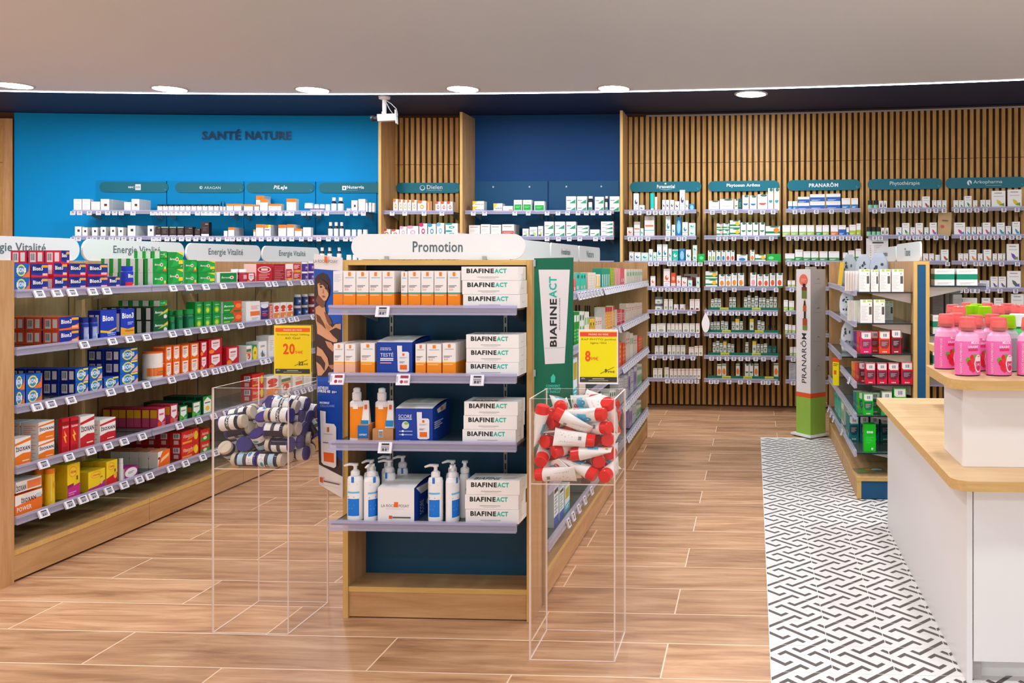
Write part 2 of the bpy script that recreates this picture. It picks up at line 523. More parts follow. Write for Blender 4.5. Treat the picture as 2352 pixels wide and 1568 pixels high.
# ceiling camera -----------------------------------------------------------
p = at(883, 222, 8.33); cc = thing('security_camera', 'white security camera hanging from ceiling above oak niche', 'camera', (p.x, p.y, CEIL))
cw = paint('eceae8', .4); cb = paint('26262a', .3)
q = MB(); q.lathe([(.0, 0), (.055, 0), (.05, -.025), (.02, -.03), (.018, -.17), (0, -.17)], [cw] * 5, 16); q.build('mount', cc)
Rm = Matrix.Translation((0.0, 0, -.205)) @ Matrix.Rotation(radians(12), 4, 'Z') @ Matrix.Rotation(radians(-4), 4, 'Y')
q = MB(); q.box(-.06, .105, -.03, .03, -.03, .035, cw, M=Rm); q.box(-.02, .02, -.012, .012, .03, .06, cw, M=Rm); q.build('body', cc)
q = MB(); q.tube([Rm @ Vector((-.06, 0, 0)), Rm @ Vector((-.09, 0, 0)), Rm @ Vector((-.092, 0, 0)), Rm @ Vector((-.125, 0, 0))], [.026, .026, .032, .03], cb, 14); q.build('lens', cc)
q = MB(); q.box(.105, .115, -.045, .045, -.06, .07, cw, M=Rm); q.build('back_plate', cc)
q = MB(); q.tube([(.02, 0, -.04), (.07, -.01, -.07), (.12, -.01, -.12), (.13, 0, -.18), (.115, 0, -.2)], .004, paint('cfd8dc', .4), 6); q.tube([(.02, 0, -.06), (.05, 0, -.12), (.1, 0, -.19)], .004, paint('cfd8dc', .4), 6); q.build('cable', cc)

# ================================================================== shop furniture
def rail_mesh(L, parent, M, name='price_rail', h=.036):
    """clear front channel of a shelf: local x along shelf 0..L, y = 0 at the shelf's front, facing -y"""
    q = MB()
    q.box(0, L, -.012, .0, -h + .012, .014, RAIL, M=M)
    q.box(0, L, -.0165, -.0124, -h + .010, -h + .018, RAIL, M=M)
    q.box(0, L, -.0165, -.0124, .004, .012, RAIL, M=M)
    return q.build(name, parent)
def glass_shelf(parent, pl, x0, L, z, depth, name='shelf', bracket=True, rail=True, th=.008):
    """pl: plane of the shelf's front edge; local x from x0; returns the board"""
    M = Matrix.Translation((pl.p.x, pl.p.y, z)) @ Matrix.Rotation(pl.phi, 4, 'Z') @ Matrix.Translation((x0, 0, 0))
    q = MB(); q.box(.004, L - .004, .0005, depth, -th, -.0005, GLASS, {'-x': GLASSE, '+x': GLASSE, '-y': GLASSE}, M=M)
    s = q.build(name, parent)
    if rail: rail_mesh(L, s, M)
    if bracket:
        for bx in (.06, L - .06):
            q = MB(); V = [M @ Vector(v) for v in ((bx - .004, depth, -th - .001), (bx + .004, depth, -th - .001), (bx + .004, depth, -.075), (bx - .004, depth, -.075), (bx - .004, depth * .3, -th - .001), (bx + .004, depth * .3, -th - .001), (bx + .004, depth * .3, -.02), (bx - .004, depth * .3, -.02))]
            q.idx(V, [(0, 1, 2, 3), (4, 7, 6, 5), (0, 4, 5, 1), (1, 5, 6, 2), (2, 6, 7, 3), (3, 7, 4, 0)], STEEL)
            q.build('bracket', s)
    return s
GREYTXT = '5d6e72'
def header(parent, pl, x0, x1, z0, z1, txt, name='header_sign', label=None, col='e3e6e4', th=.012, tx=None, r=.5, both=True):
    """rounded sign panel standing on a shelving top; pl local x range"""
    M = Matrix.Translation((pl.p.x, pl.p.y, 0)) @ Matrix.Rotation(pl.phi, 4, 'Z')
    h = z1 - z0; rr = h * r; P = []
    for cx, cz, a0 in ((x1 - rr, z1 - rr, 0), (x0 + rr, z1 - rr, 90), (x0 + rr, z0 + rr, 180), (x1 - rr, z0 + rr, 270)):
        for k in range(9):
            a = radians(a0 + k * 11.25); P.append((cx + rr * cos(a), cz + rr * sin(a)))
    q = MB(); n = len(P); mm = paint(col, .4)
    V = [M @ Vector((x, -th / 2, z)) for x, z in P] + [M @ Vector((x, th / 2, z)) for x, z in P]
    q.idx(V, [tuple(range(n)), tuple(range(2 * n - 1, n - 1, -1))] + [(n + k, n + (k + 1) % n, (k + 1) % n, k) for k in range(n)], mm)
    if txt:
        w_, h_ = tx or ((x1 - x0) * .55, h * .5)
        cx, cz = (x0 + x1) / 2, (z0 + z1) / 2
        prints(q, [('t', txt, 0, 0, 1, 1, GREYTXT, {'b': .014})], lambda x, y, L: M @ Vector((cx - w_ / 2 + w_ * x, -th / 2 - .0008 * L, cz - h_ / 2 + h_ * y)))
    o = q.build(name, parent)
    if label: o['label'] = label
    return o

# ---------------------------------------------------------------- long gondola on the left
LX = -3.47; LYS = [3.92 + .925 * i for i in range(5)]; LZ = [1.366, 1.094, .822, .536, .298]
LPL = Plane((LX, 0), (0, 1)); LSP = -3.885
lg = thing('gondola_shelving', 'long oak gondola along the aisle below the blue wall', 'shelving', (0, 0, 0))
q = MB(); q.box(LX - .83, LX + .005, 3.83, 3.92, 0, 1.517, W_OAK); q.build('end_panel', lg)
q = MB(); q.box(LX - .83, LX + .005, LYS[4], LYS[4] + .03, 0, 1.517, W_OAK); q.build('end_panel', lg)
for i in range(4):
    y0, y1 = LYS[i], LYS[i + 1]
    q = MB(); q.box(LSP - .02, LSP + .02, y0 + .0005, y1 - .0015, .02, 1.517, W_OAK)
    for yy in (y0 + .11, y1 - .11): q.box(LSP + .018, LSP + .0215, yy - .004, yy + .004, .15, 1.5, paint('6b5a48', .5))
    q.build('back_panel', lg)
    q = MB(); q.box(LSP + .021, LX, y0 + .001, y1 - .0015, .128, .152, W_OAKY, {'+x': W_EDGE}); q.box(LX - .03, LX - .002, y0 + .001, y1 - .0015, .012, .1278, W_OAKY); q.box(LX - .05, LX - .03, y0, y1, 0, .1, paint('1a1612', .8)); q.build('base', lg)
    q = MB(); q.box(LSP - .43, LSP - .021, y0 + .001, y1 - .0015, .012, .152, W_OAKY); q.build('base', lg)
    for z in LZ:
        glass_shelf(lg, LPL, y0 + .004, .917, z, .385)
    header(lg, Plane((LSP, 0), (0, 1)), y0 + .012, y1 - .012, 1.519, 1.645, 'Energie Vitalité', label='pale rounded header sign on bay %s' % ('nearest the oak end panel', 'second along', 'third along', 'farthest along')[i], tx=(.42, .06))
# ---------------------------------------------------------------- promotion gondola in the middle
CX0, CX1, CYF = -1.736, -.926, 3.606; CXM = (CX0 + CX1) / 2
cg = thing('promotion_gondola', 'oak gondola with blue backed end bay under the large white header', 'shelving', (0, 0, 0))
q = MB()
q.box(CX0, CX0 + .022, CYF, CYF + .17, 0, 1.517, W_OAK, {'-y': W_EDGE}); q.build('side_panel', cg)
q = MB(); q.box(CX1 - .022, CX1, CYF, CYF + .17, 0, 1.517, W_OAK, {'-y': W_EDGE}); q.build('side_panel', cg)
q = MB(); q.box(CX0 + .0225, CX1 - .0225, CYF, CYF + .17, 1.495, 1.517, W_OAKX, {'-y': W_EDGEX}); q.build('top_panel', cg)
q = MB(); q.box(CX0 + .0225, CX1 - .0225, CYF + .171, CYF + .185, .02, 1.494, TEAL)
q.build('back_panel', cg)
for xx in (CXM - .265, CXM + .245):
    q = MB(); q.box(xx - .008, xx + .008, CYF + .166, CYF + .1705, .34, 1.47, paint('a7a498', .4, .5))
    for k in range(28): q.box(xx - .003, xx + .003, CYF + .1655, CYF + .1661, .36 + k * .04, .385 + k * .04, paint('20282c', .6))
    q.build('slotted_upright', cg)
q = MB(); q.box(CX0 + .0225, CX1 - .0225, CYF + .004, CYF + .17, .112, .134, W_OAKX, {'-y': W_EDGEX}); q.box(CX0 + .0225, CX1 - .0225, CYF + .008, CYF + .024, .006, .1115, W_OAKX); q.build('base', cg)
CZ = [1.32, 1.046, .772, .447]; CSY = CYF - .146
CPL = Plane((-1.719, CSY), (1, 0))
for z in CZ: glass_shelf(cg, CPL, 0, .77, z, .31)
hp = Plane((CXM, CYF + .02), (1, 0))
header(cg, hp, -.375, .372, 1.519, 1.627, 'Promotion', label='white rounded header reading Promotion', col='f0f1ef', tx=(.215, .046))
for xx in (-.22, .2):
    q = MB(); q.box(CXM + xx - .008, CXM + xx + .008, CYF + .006, CYF + .034, 1.517, 1.533, paint('b9b5ad', .3, .6)); q.build('sign_clip', cg)
RX = -.92; RYS = [3.794 + .925 * i for i in range(5)]; RZ = [1.345, 1.068, .775, .5, .25]
RPL = Plane((RX, 0), (0, 1)); RSP = CXM
q = MB(); q.box(RX - .82, RX + .004, RYS[4], RYS[4] + .03, 0, 1.517, W_OAK, {'+x': W_EDGE}); q.build('end_panel', cg)
q = MB(); q.box(RX - .82, RX + .004, RYS[0] - .001, RYS[0] + .021, 0, 1.517, W_OAK); q.build('end_panel', cg)
for i in range(4):
    y0, y1 = RYS[i] + (.022 if i == 0 else 0), RYS[i + 1]
    q = MB(); q.box(RSP - .02, RSP + .02, y0 + .0005, y1 - .0015, .02, 1.517, W_OAK); q.build('back_panel', cg)
    for sx in (1, -1):
        xa, xb = sorted((RSP + sx * .021, RSP + sx * (RX - RSP)))
        q = MB(); q.box(xa, xb, y0 + .001, y1 - .0015, .118, .14, W_OAKY, {'+x': W_EDGE}); q.box(xa, xb - .004, y0 + .001, y1 - .0015, .012, .1178, W_OAKY); q.build('base', cg)
    for z in RZ:
        glass_shelf(cg, RPL, y0 + .004, y1 - y0 - .008, z, .385)
        glass_shelf(cg, Plane((2 * RSP - RX, 0), (0, -1)), -y1 + .004, y1 - y0 - .008, z, .385, bracket=False)
    header(cg, Plane((RSP, 0), (0, 1)), y0 + .012, y1 - .012, 1.519, 1.64, (None, None, 'Aromathérapie', 'Nature')[i], tx=(.3, .055), r=.3)
# ---------------------------------------------------------------- gondola by the till
GX, GS = .66, 1.066; GY0, GYM, GY1 = 5.586, 6.53, 7.6
GPL = Plane((GX, 0), (0, -1))
gg = thing('open_gondola', 'open sided oak gondola with blue spine end beyond the till', 'shelving', (0, 0, 0))
q = MB(); q.box(GX - .004, GS + .42, GY1 - .03, GY1, 0, 1.517, W_OAK, {'-x': W_EDGE}); q.build('end_panel', gg)
q = MB(); q.box(GS - .05, GS + .05, GY0, GYM - .001, .02, 1.517, W_OAK); q.build('back_panel', gg)
q = MB(); q.box(GS - .05, GS + .05, GYM + .001, GY1 - .031, .02, 1.517, W_OAK); q.build('back_panel', gg)
q = MB(); q.box(GS - .026, GS + .026, GY0 - .004, GY0 - .0005, .14, 1.495, TEALEDGE)
q.build('spine_facing', gg)
q = MB()
for a, b_ in ((-.05, -.0265), (.0265, .05)): q.box(GS + a, GS + b_, GY0 - .006, GY0 - .0005, .14, 1.517, W_EDGE)
q.box(GS - .0264, GS + .0264, GY0 - .006, GY0 - .0005, 1.4955, 1.517, W_EDGEX); q.build('spine_edging', gg)
for sx in (-1, 1):
    for ya, yb in ((GY0, GYM - .002), (GYM, GY1 - .031)):
        xa, xb = sorted((GS + sx * .051, GS + sx * (GS - GX)))
        zz = 0.0 if ya == GY0 else -.003
        q = MB(); q.box(xa, xb, ya, yb, .118 + zz, .14 + zz, W_OAKY, {'-y': W_EDGEX, '-x': W_EDGE}); q.box(xa + .003, xb - .003, ya + .02, yb, .006, .1178 + zz, W_OAK)
        if ya == GY0:
            q.box(xa + .003, xa + .028, ya + .003, ya + .0198, .006, .1178, W_EDGE); q.box(xa + .0282, xb - .003, ya + .004, ya + .0198, .006, .1178, TEALEDGE)
        q.build('base', gg)
GZ = [1.322, 1.123, .928, .733, .534, .297]; GZF = [1.327, 1.09, .81, .53, .27]
for z in GZ: glass_shelf(gg, GPL, -GYM + .004, GYM - GY0 - .004, z, .35)
for z in GZF: glass_shelf(gg, GPL, -GY1 + .035, GY1 - GYM - .04, z, .35)
GPR = Plane((2 * GS - GX, 0), (0, 1))
for z in (1.361, 1.05, .8, .5): glass_shelf(gg, GPR, GY0, GYM - GY0 - .004, z, .35)
for i, (ya, yb) in enumerate(((GY0 + .01, GYM - .02), (GYM + .01, GY1 - .04))):
    header(gg, Plane((GS, 0), (0, -1)), -yb, -ya, 1.519, 1.645 - .012 * i, ('Tisanes', 'Aromathérapie')[i], tx=(.22, .055), r=.3)

# ---------------------------------------------------------------- till counter
ct = thing('till_counter', 'white till counter with stepped oak tops beside the patterned tiles', 'counter', (0, 0, 0))
KX, KY = .764, 3.16
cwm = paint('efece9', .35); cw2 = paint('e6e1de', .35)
def roundslab(x0, x1, y0, y1, z0, z1, r, mt, me):
    P = [(x1, y0), (x1, y1), (x0, y1)]
    for k in range(9):
        a = radians(180 + k * 11.25); P.append((x0 + r + r * cos(a), y0 + r + r * sin(a)))
    q = MB(); n = len(P)
    V = [(x, y, z0) for x, y in P] + [(x, y, z1) for x, y in P]
    q.idx(V, [tuple(range(n - 1, -1, -1))], mt); q.idx(V, [tuple(range(n, 2 * n))], mt)
    q.idx(V, [(k, (k + 1) % n, n + (k + 1) % n, n + k) for k in range(n)], me)
    return q
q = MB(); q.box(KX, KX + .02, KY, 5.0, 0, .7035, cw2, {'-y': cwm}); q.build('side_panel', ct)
q = MB(); q.box(KX + .0245, 2.6, KY + .001, KY + .02, .078, .7035, cwm); q.build('front_panel', ct)
q = MB(); q.box(KX + .0205, 2.6, KY + .06, KY + .08, 0, .077, cwm); q.box(KX + .0205, KX + .06, KY + .03, KY + .0595, 0, .077, paint('b9b3b0', .15)); q.build('plinth', ct)
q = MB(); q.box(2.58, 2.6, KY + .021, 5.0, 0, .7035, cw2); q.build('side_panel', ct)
q = roundslab(.70, 2.7, KY - .075, 4.99, .704, .74, .07, W_TOP, W_TOPE); q.build('lower_top', ct)
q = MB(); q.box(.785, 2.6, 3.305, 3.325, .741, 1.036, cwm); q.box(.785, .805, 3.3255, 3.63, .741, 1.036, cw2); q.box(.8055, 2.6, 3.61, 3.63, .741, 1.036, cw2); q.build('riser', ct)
q = roundslab(.728, 2.7, 3.235, 3.72, 1.037, 1.073, .09, W_TOP, W_TOPE); q.build('upper_top', ct)
q = MB(); q.box(1.07, 2.6, 4.18, 4.72, .741, 1.036, cwm); q.build('riser', ct)
q = MB(); q.box(.945, 2.7, 4.12, 4.78, 1.037, 1.073, W_TOP, {'-y': W_TOPE, '-x': W_TOPE}); q.build('upper_top', ct)

# ---------------------------------------------------------------- acrylic bins
def acrylic_bin(label, x0, x1, y0, y1, zf, zt):
    o = thing('acrylic_bin', label, 'display bin', ((x0 + x1) / 2, (y0 + y1) / 2, 0))
    cx, cy = (x0 + x1) / 2, (y0 + y1) / 2; t = .006
    a, b_ = (x1 - x0) / 2, (y1 - y0) / 2
    E_ = {'+z': ACRYLE, '-z': ACRYLE}
    for nm, bx in (('front_pane', (-a, a, -b_, -b_ + t)), ('back_pane', (-a, a, b_ - t, b_)), ('side_pane', (-a, -a + t, -b_ + t + .0003, b_ - t - .0003)), ('side_pane', (a - t, a, -b_ + t + .0003, b_ - t - .0003))):
        q = MB(); e = dict(E_)
        if nm != 'side_pane': e['-x'] = ACRYLE; e['+x'] = ACRYLE
        else: e['-y'] = ACRYLE; e['+y'] = ACRYLE
        q.box(*bx, .001, zt, ACRYL, e); q.build(nm, o)
    q = MB(); q.box(-a + t + .0005, a - t - .0005, -b_ + t + .0005, b_ - t - .0005, zf - .004, zf, ACRYL, {'-x': ACRYLE, '+x': ACRYLE, '-y': ACRYLE, '+y': ACRYLE}); q.build('bin_floor', o)
    return o
BL = (-2.2, -1.881, 3.437, 3.775)
BR = (-.848, -.52, 3.26, 3.536)

# ================================================================== goods: one mesh per kind, drawn in unit size
DES = {}
def D(key, name, desc, cat, body, front=(), end=None, endcol=None, topcol=None, top=None, botcol=None):
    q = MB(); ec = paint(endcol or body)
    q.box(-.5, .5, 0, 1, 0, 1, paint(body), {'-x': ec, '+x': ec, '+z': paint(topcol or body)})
    prints(q, front, lambda x, y, L: (x - .5, -.0016 * L, y))
    if end:
        prints(q, end, lambda x, y, L: (-.5 - .0012 * L, 1 - x, y))
        prints(q, end, lambda x, y, L: (.5 + .0012 * L, x, y))
    if top: prints(q, top, lambda x, y, L: (x - .5, y, 1 + .0012 * L))
    DES[key] = (q.mesh(name), name, desc, cat, 'box')
def R(key, name, desc, cat, prof, cols, front=(), rb=.5, span=1.0, n=20):
    """round goods: prof of (radius, height) in unit size, printed label wrapped round radius rb"""
    q = MB(); q.lathe([(r, z) for r, z in prof], [c if not isinstance(c, str) else paint(c) for c in cols], n, (0, .5, 0))
    def pl(x, y, L):
        a = -pi / 2 + (x - .5) * span * 2.2
        r = rb * (1.014 + .003 * L)
        return (r * cos(a), .5 + r * sin(a), y)
    prints(q, front, pl, cols=8)
    DES[key] = (q.mesh(name), name, desc, cat, 'round')

B_ = {'b': .032}; IT = {'b': .015, 's': .25}
bar = [('b', .12, .15, .48, .85), ('r', .6, .2, .88, .85, 'ece8ec')]
def greek(c='9a9aa4', x0=.2, y0=.3, x1=.8, y1=.6, n=3): return ('l', x0, y0, x1, y1, n, c)
VC = 'box'
# --- vitamin cartons of the long gondola
D('bionred', 'vitamin_carton', 'blue and red vitamin carton', VC, '1c3192', [('p', [(0, 0), (1, 0), (1, .3), (.55, .13), (0, .2)], 'd4213a'), ('e', .38, .64, .36, .33, '14246f'), ('t', 'Bion3', .1, .5, .68, .8, 'f6f4f6', B_), ('r', .62, .72, .98, .9, 'e8a63a'), ('r', .66, .12, .95, .3, 'f0b8b0')], bar, 'd5203c', 'c41f3a')
D('bionor', 'vitamin_carton', 'blue and orange vitamin carton', VC, '1c3192', [('p', [(0, 0), (1, 0), (1, .45), (.5, .16), (0, .12)], 'ec6a24'), ('t', 'Bion3', .1, .48, .62, .8, 'f6f4f6', B_), ('r', .62, .72, .98, .9, 'f0a62e'), ('r', .64, .12, .95, .3, 'f6b494')], bar, 'e8552a', 'e0602c')
D('bionbl', 'vitamin_carton', 'bright blue vitamin carton with yellow swirl', VC, '0d63bf', [('p', [(.62, 0), (1, 0), (1, .5)], 'e2b0a8'), ('e', .42, .5, .3, .42, 'f0d83c'), ('e', .42, .5, .22, .32, '2b8cc8'), ('t', 'BION3', .12, .36, .8, .68, 'f4f6fa', B_), ('r', .6, .84, .98, .97, 'f2dc3a')], bar, '12248a', '1a3fa0')
D('bionblor', 'vitamin_carton', 'bright blue vitamin carton with orange corner', VC, '0d63bf', [('p', [(.5, 0), (1, 0), (1, .55)], 'e8762e'), ('p', [(.9, .5), (1, .45), (1, 1)], 'e8762e'), ('e', .42, .5, .3, .42, 'f0d83c'), ('e', .42, .5, .22, .32, '2b8cc8'), ('t', 'BION3', .12, .36, .74, .68, 'f4f6fa', B_)], bar, '12248a', '1a3fa0')
D('biontall', 'vitamin_carton', 'tall blue vitamin carton with yellow swoosh', VC, '1b3bb4', [('t', 'Bion', .14, .62, .8, .82, 'f6f6fa', B_), ('p', [(0, .32), (.5, .27), (1, .38), (1, .33), (.5, .2), (0, .24)], 'f0c028'), ('t', 'OMÉGA 3', .42, .17, .92, .23, 'f2f2f6', B_), greek('b9c4e8', .45, .1, .9, .15, 1)], bar, '16268c', '16268c')
D('biontall2', 'vitamin_carton', 'tall blue vitamin carton with golden base', VC, '1b3bb4', [('p', [(0, 0), (1, 0), (1, .33), (.5, .28), (0, .36)], 'eda62a'), ('t', 'Bion3', .1, .66, .94, .86, 'f6f6fa', B_), greek('b9c4e8', .5, .42, .92, .54, 2), ('t', 'VISION', .3, .18, .92, .24, '8c3a26', B_)], bar, '16268c', '16268c')
R('bionjar', 'vitamin_jar', 'blue capped vitamin jar', 'jar', [(.46, 0), (.5, .03), (.5, .74), (.42, .8), (.46, .8), (.46, 1), (0, 1)], ['1b3bb4', '1b3bb4', '1b3bb4', 'd8dce8', '1538c0', '1538c0'], [('r', .0, .04, 1, .26, 'd4213a'), ('t', 'Bion3', .18, .46, .82, .64, 'f6f6fa', B_), ('r', .55, .08, .95, .18, 'f0b8b0')])
R('bionjar2', 'vitamin_jar', 'pale labelled blue vitamin jar', 'jar', [(.46, 0), (.5, .03), (.5, .74), (.42, .8), (.46, .8), (.46, 1), (0, 1)], ['20389c', '20389c', '3450b0', '3a50a8', '1a2a86', '1a2a86'], [('r', .05, .06, .95, .6, '8e9ed0'), ('r', .1, .2, .5, .55, 'aab4dc'), ('r', .5, .1, .92, .3, 'b6e0ee')])
gst = [('r', 0, 0, .42, 1, '1f9a3c'), ('r', .5, .1, .6, .3, 'bfe0c0')]
D('ber', 'vitamin_carton', 'green vitamin carton with star burst', VC, '15943a', [('p', [(.2, .1), (.95, .3), (1, .8), (.6, .95)], '1fae48'), ('e', .62, .56, .1, .13, 'f2f6e6'), ('e', .62, .56, .06, .08, 'd8402c'), ('t', 'Berocca', .14, .5, .56, .64, 'f2f6f0', IT), ('r', .72, .1, .96, .24, 'e06a2a'), ('e', .86, .32, .07, .12, 'd8e060')], gst, 'e9eae4', '1c9440')
D('ber2', 'vitamin_carton', 'green vitamin carton with yellow badge', VC, '15943a', [('p', [(.2, .1), (.95, .3), (1, .8), (.6, .95)], '1fae48'), ('p', [(.55, 1), (1, 1), (1, .82)], 'f0dc28'), ('e', .6, .58, .1, .12, 'f2f6e6'), ('e', .6, .58, .06, .07, 'd8402c'), ('t', 'Berocca', .12, .52, .54, .66, 'f2f6f0', IT), ('r', .7, .3, .98, .52, 'f2d822'), ('p', [(.8, .1), (.95, .18), (.9, .22)], 'e8e040')], gst, '15943a', '1c9440')
D('berwhite', 'vitamin_carton', 'white carton with green front panel', VC, 'e9eae6', [('r', .15, .06, .97, .94, '14863a'), ('e', .72, .55, .1, .14, 'eef4e6'), ('e', .72, .55, .05, .07, 'd8402c'), ('t', 'Berocca', .22, .48, .62, .64, 'f2f6f0', IT)])
D('berdark', 'vitamin_carton', 'dark green vitamin carton', VC, '0d5a30', [('p', [(.3, .3), (1, .6), (1, .85)], 'd8c03a'), ('p', [(.3, .3), (1, .45), (1, .6)], '1e9a44'), ('t', 'Berocca', .1, .5, .62, .7, 'f0f4ee', IT), ('e', .82, .24, .12, .16, 'd9d8ce')], [('r', .1, .05, .62, .95, 'dfdcd2'), ('r', .66, .1, .86, .9, '28302c')], '20302a', '0c4a28')
D('berlime', 'vitamin_carton', 'green carton with lime drop', VC, '118c36', [('e', .5, .36, .3, .28, '6fb32e'), ('e', .5, .34, .18, .17, 'c8d83c'), ('r', .3, .62, .7, .95, '1d9a46'), greek('a8d8a8', .25, .7, .8, .8, 1)], None, '0f7d30')
D('bergo', 'vitamin_carton', 'green and orange energy carton', VC, '12903c', [('p', [(.35, 0), (1, 0), (1, 1), (.55, 1), (.62, .5)], 'ea4a20'), ('e', .82, .6, .16, .2, 'f0843a'), ('t', 'Berocca', .06, .52, .56, .7, 'f2f6f0', IT), ('r', .06, .22, .36, .3, 'c8dc50'), ('r', .55, .06, .95, .22, '2d7a36')], None, 'dfe0d8', 'e04a24')
R('grjar', 'vitamin_bottle', 'clear green vitamin bottle with green cap', 'bottle', [(.46, 0), (.5, .04), (.5, .66), (.42, .74), (.5, .76), (.5, 1), (0, 1)], ['0f5f3c', '0f6a44', '17764e', '9fb8a8', '149040', '17a048'], [('r', .1, .08, .9, .52, '1a8a52'), ('r', .55, .1, .9, .22, 'd04a3a')])
R('redjar', 'gummy_jar', 'red gummy jar with white lid', 'jar', [(.48, 0), (.5, .04), (.5, .72), (.46, .78), (.5, .78), (.5, 1), (0, 1)], ['8e1a2c', 'a8283c', 'b04050', 'a02438', 'f0eeee', 'f4f2f2'], [('r', .1, .3, .9, .6, 'dca0a4')])
R('purjar', 'gummy_jar', 'purple gummy jar with white lid', 'jar', [(.48, 0), (.5, .04), (.5, .78), (.46, .82), (.5, .82), (.5, 1), (0, 1)], ['3c2474', '4a2c88', '5a3c98', 'c8c4d0', 'ecebee', 'f0eff2'], [('r', .1, .2, .9, .6, '7a62b4'), ('r', .2, .35, .8, .5, 'c0b4dc')])
R('blujar', 'gummy_jar', 'dark blue gummy jar with clear lid', 'jar', [(.48, 0), (.5, .04), (.5, .74), (.46, .78), (.5, .78), (.5, 1), (0, 1)], ['1a2c54', '22386a', '2a447a', 'b8b2ac', 'c8c2bc', 'd0cac4'], [('r', .05, .15, .95, .6, '3a5e98'), ('r', .2, .3, .8, .48, 'b8c8e0')])
R('rubjar', 'gummy_jar', 'dark red gummy jar with clear lid', 'jar', [(.48, 0), (.5, .04), (.5, .74), (.46, .78), (.5, .78), (.5, 1), (0, 1)], ['5a1420', '701a28', '801e2c', 'b8b2ac', 'c8c2bc', 'd0cac4'], [('r', .2, .3, .8, .5, 'b87a7a')])
D('redbox', 'vitamin_carton', 'red and white gummy carton', VC, 'c8202e', [('e', .5, .7, .42, .17, 'e8d8d4'), ('e', .5, .7, .36, .12, 'c8202e'), ('l', .15, .15, .85, .5, 4, 'e89a98'), ('r', .3, .64, .7, .76, 'f0e4e0')], None, 'd8b4a8', 'e8dcd8')
D('redbox2', 'vitamin_carton', 'dark red gummy carton', VC, 'a8222e', [('l', .1, .1, .9, .9, 8, 'c86a68'), ('r', .15, .7, .85, .86, 'c23440')], None, 'b03a40', 'c8a8a0')
D('redor', 'vitamin_carton', 'red carton with orange base', VC, 'cc2a30', [('r', 0, 0, 1, .3, 'e88a34'), ('l', .12, .4, .88, .9, 4, 'f0d8d4'), ('e', .6, .18, .3, .12, 'f2b848')], None, 'dcc8c0', 'e2d6d0')
D('whor', 'medicine_carton', 'white carton with orange band', VC, 'efece8', [('r', .3, .3, 1, .52, 'ee7a3a'), ('l', .35, .6, .95, .8, 3, 'e0988c'), ('l', .4, .1, .9, .22, 2, 'b9b4b8')], [('l', .2, .2, .8, .8, 6, 'd8d4d0')], 'e6e2dc')
D('bluewhite', 'medicine_carton', 'navy and white drink carton', VC, '34326e', [('e', .5, .8, .5, .14, 'e8e6ec'), ('r', 0, .88, 1, 1, 'cfcfe0'), ('l', .15, .25, .85, .55, 3, '9a86b4'), ('e', .5, .3, .4, .08, 'b4344a')], None, 'dcd8e2')
D('redstrip', 'medicine_carton', 'narrow salmon drink carton', VC, 'cf6a5a', [('l', .2, .1, .8, .9, 7, 'f0d4cc')])
D('orwh', 'medicine_carton', 'white carton with red script', VC, 'efe9e4', [('r', 0, 0, 1, .4, 'f08a3c'), ('e', .5, .72, .42, .14, 'd8442e'), ('e', .5, .52, .36, .07, 'd8442e'), ('e', .8, .15, .13, .09, 'f6d8b8')], None, 'e8e2dc')
D('orbox', 'vitamin_carton', 'orange vitamin carton with white panel', VC, 'ef6a1c', [('p', [(.16, .2), (.5, .08), (.84, .2), (.84, .92), (.16, .92)], 'f2e8de'), ('r', .26, .74, .74, .82, 'd8502a'), ('l', .26, .34, .74, .66, 4, 'c8a898')], [('r', .1, .9, .9, .97, 'f4b080')], 'e65e1a', 'e8641c')
D('redbx', 'vitamin_carton', 'red vitamin carton with white shield', VC, 'cb1d2b', [('p', [(.2, .42), (.5, .2), (.84, .42), (.84, .92), (.2, .92)], 'f2e6e4'), ('r', .3, .66, .74, .76, 'c87a80'), ('l', .3, .44, .74, .6, 2, 'd09a9c'), ('e', .22, .16, .2, .14, 'f0862c')], None, 'b81826', 'b41a26')
R('orjar', 'powder_tub', 'large orange and white powder tub', 'tub', [(.48, 0), (.5, .02), (.5, .93), (.48, .95), (.5, .95), (.5, 1), (0, 1)], ['f0e8e0', 'efe8e0', 'efe8e0', 'ea6a24', 'ee7028', 'ee7028'], [('r', -.2, .12, 1.2, .42, 'f07c2e'), ('r', .3, .24, .9, .28, '8a7a4a'), ('r', .25, .16, .9, .2, 'e05030'), ('l', .1, .55, .9, .85, 4, 'd8ccc4')])
D('whfruit', 'medicine_carton', 'white carton with fruit picture', VC, 'f0ece6', [('r', 0, .62, 1, .8, '5c7a50'), ('e', .5, .34, .34, .2, 'd8482e'), ('r', 0, .5, 1, .6, 'e8944a'), ('e', .36, .3, .12, .1, 'f0d8c0')], None, 'e8e2da')
D('yelgreen', 'medicine_carton', 'yellow and green carton', VC, '1d8a5a', [('e', .6, .45, .5, .46, 'f0d82a'), ('e', .6, .5, .26, .1, 'e07c3a')], None, 'e8e4dc')
D('whbull', 'medicine_carton', 'white carton with blue and yellow figure', VC, 'f2f0ee', [('t', 'LEAN', .25, .68, .75, .8, '3a3a44', B_), ('p', [(.3, .3), (.5, .55), (.6, .3), (.75, .4), (.6, .15), (.4, .12)], '3a7a9a'), ('p', [(.2, .4), (.4, .3), (.3, .2)], 'e8b82c'), ('e', .7, .2, .1, .08, 'e8742c')], None, 'dcdcd8')
D('whtall', 'medicine_carton', 'plain white carton', VC, 'eeeae4', [('l', .2, .3, .8, .8, 6, 'cfcac6')], None, 'e2ded8')
iso = [('p', [(0, .78), (.35, .84), (1, .98), (1, .86), (.4, .76), (0, .72)], None)]
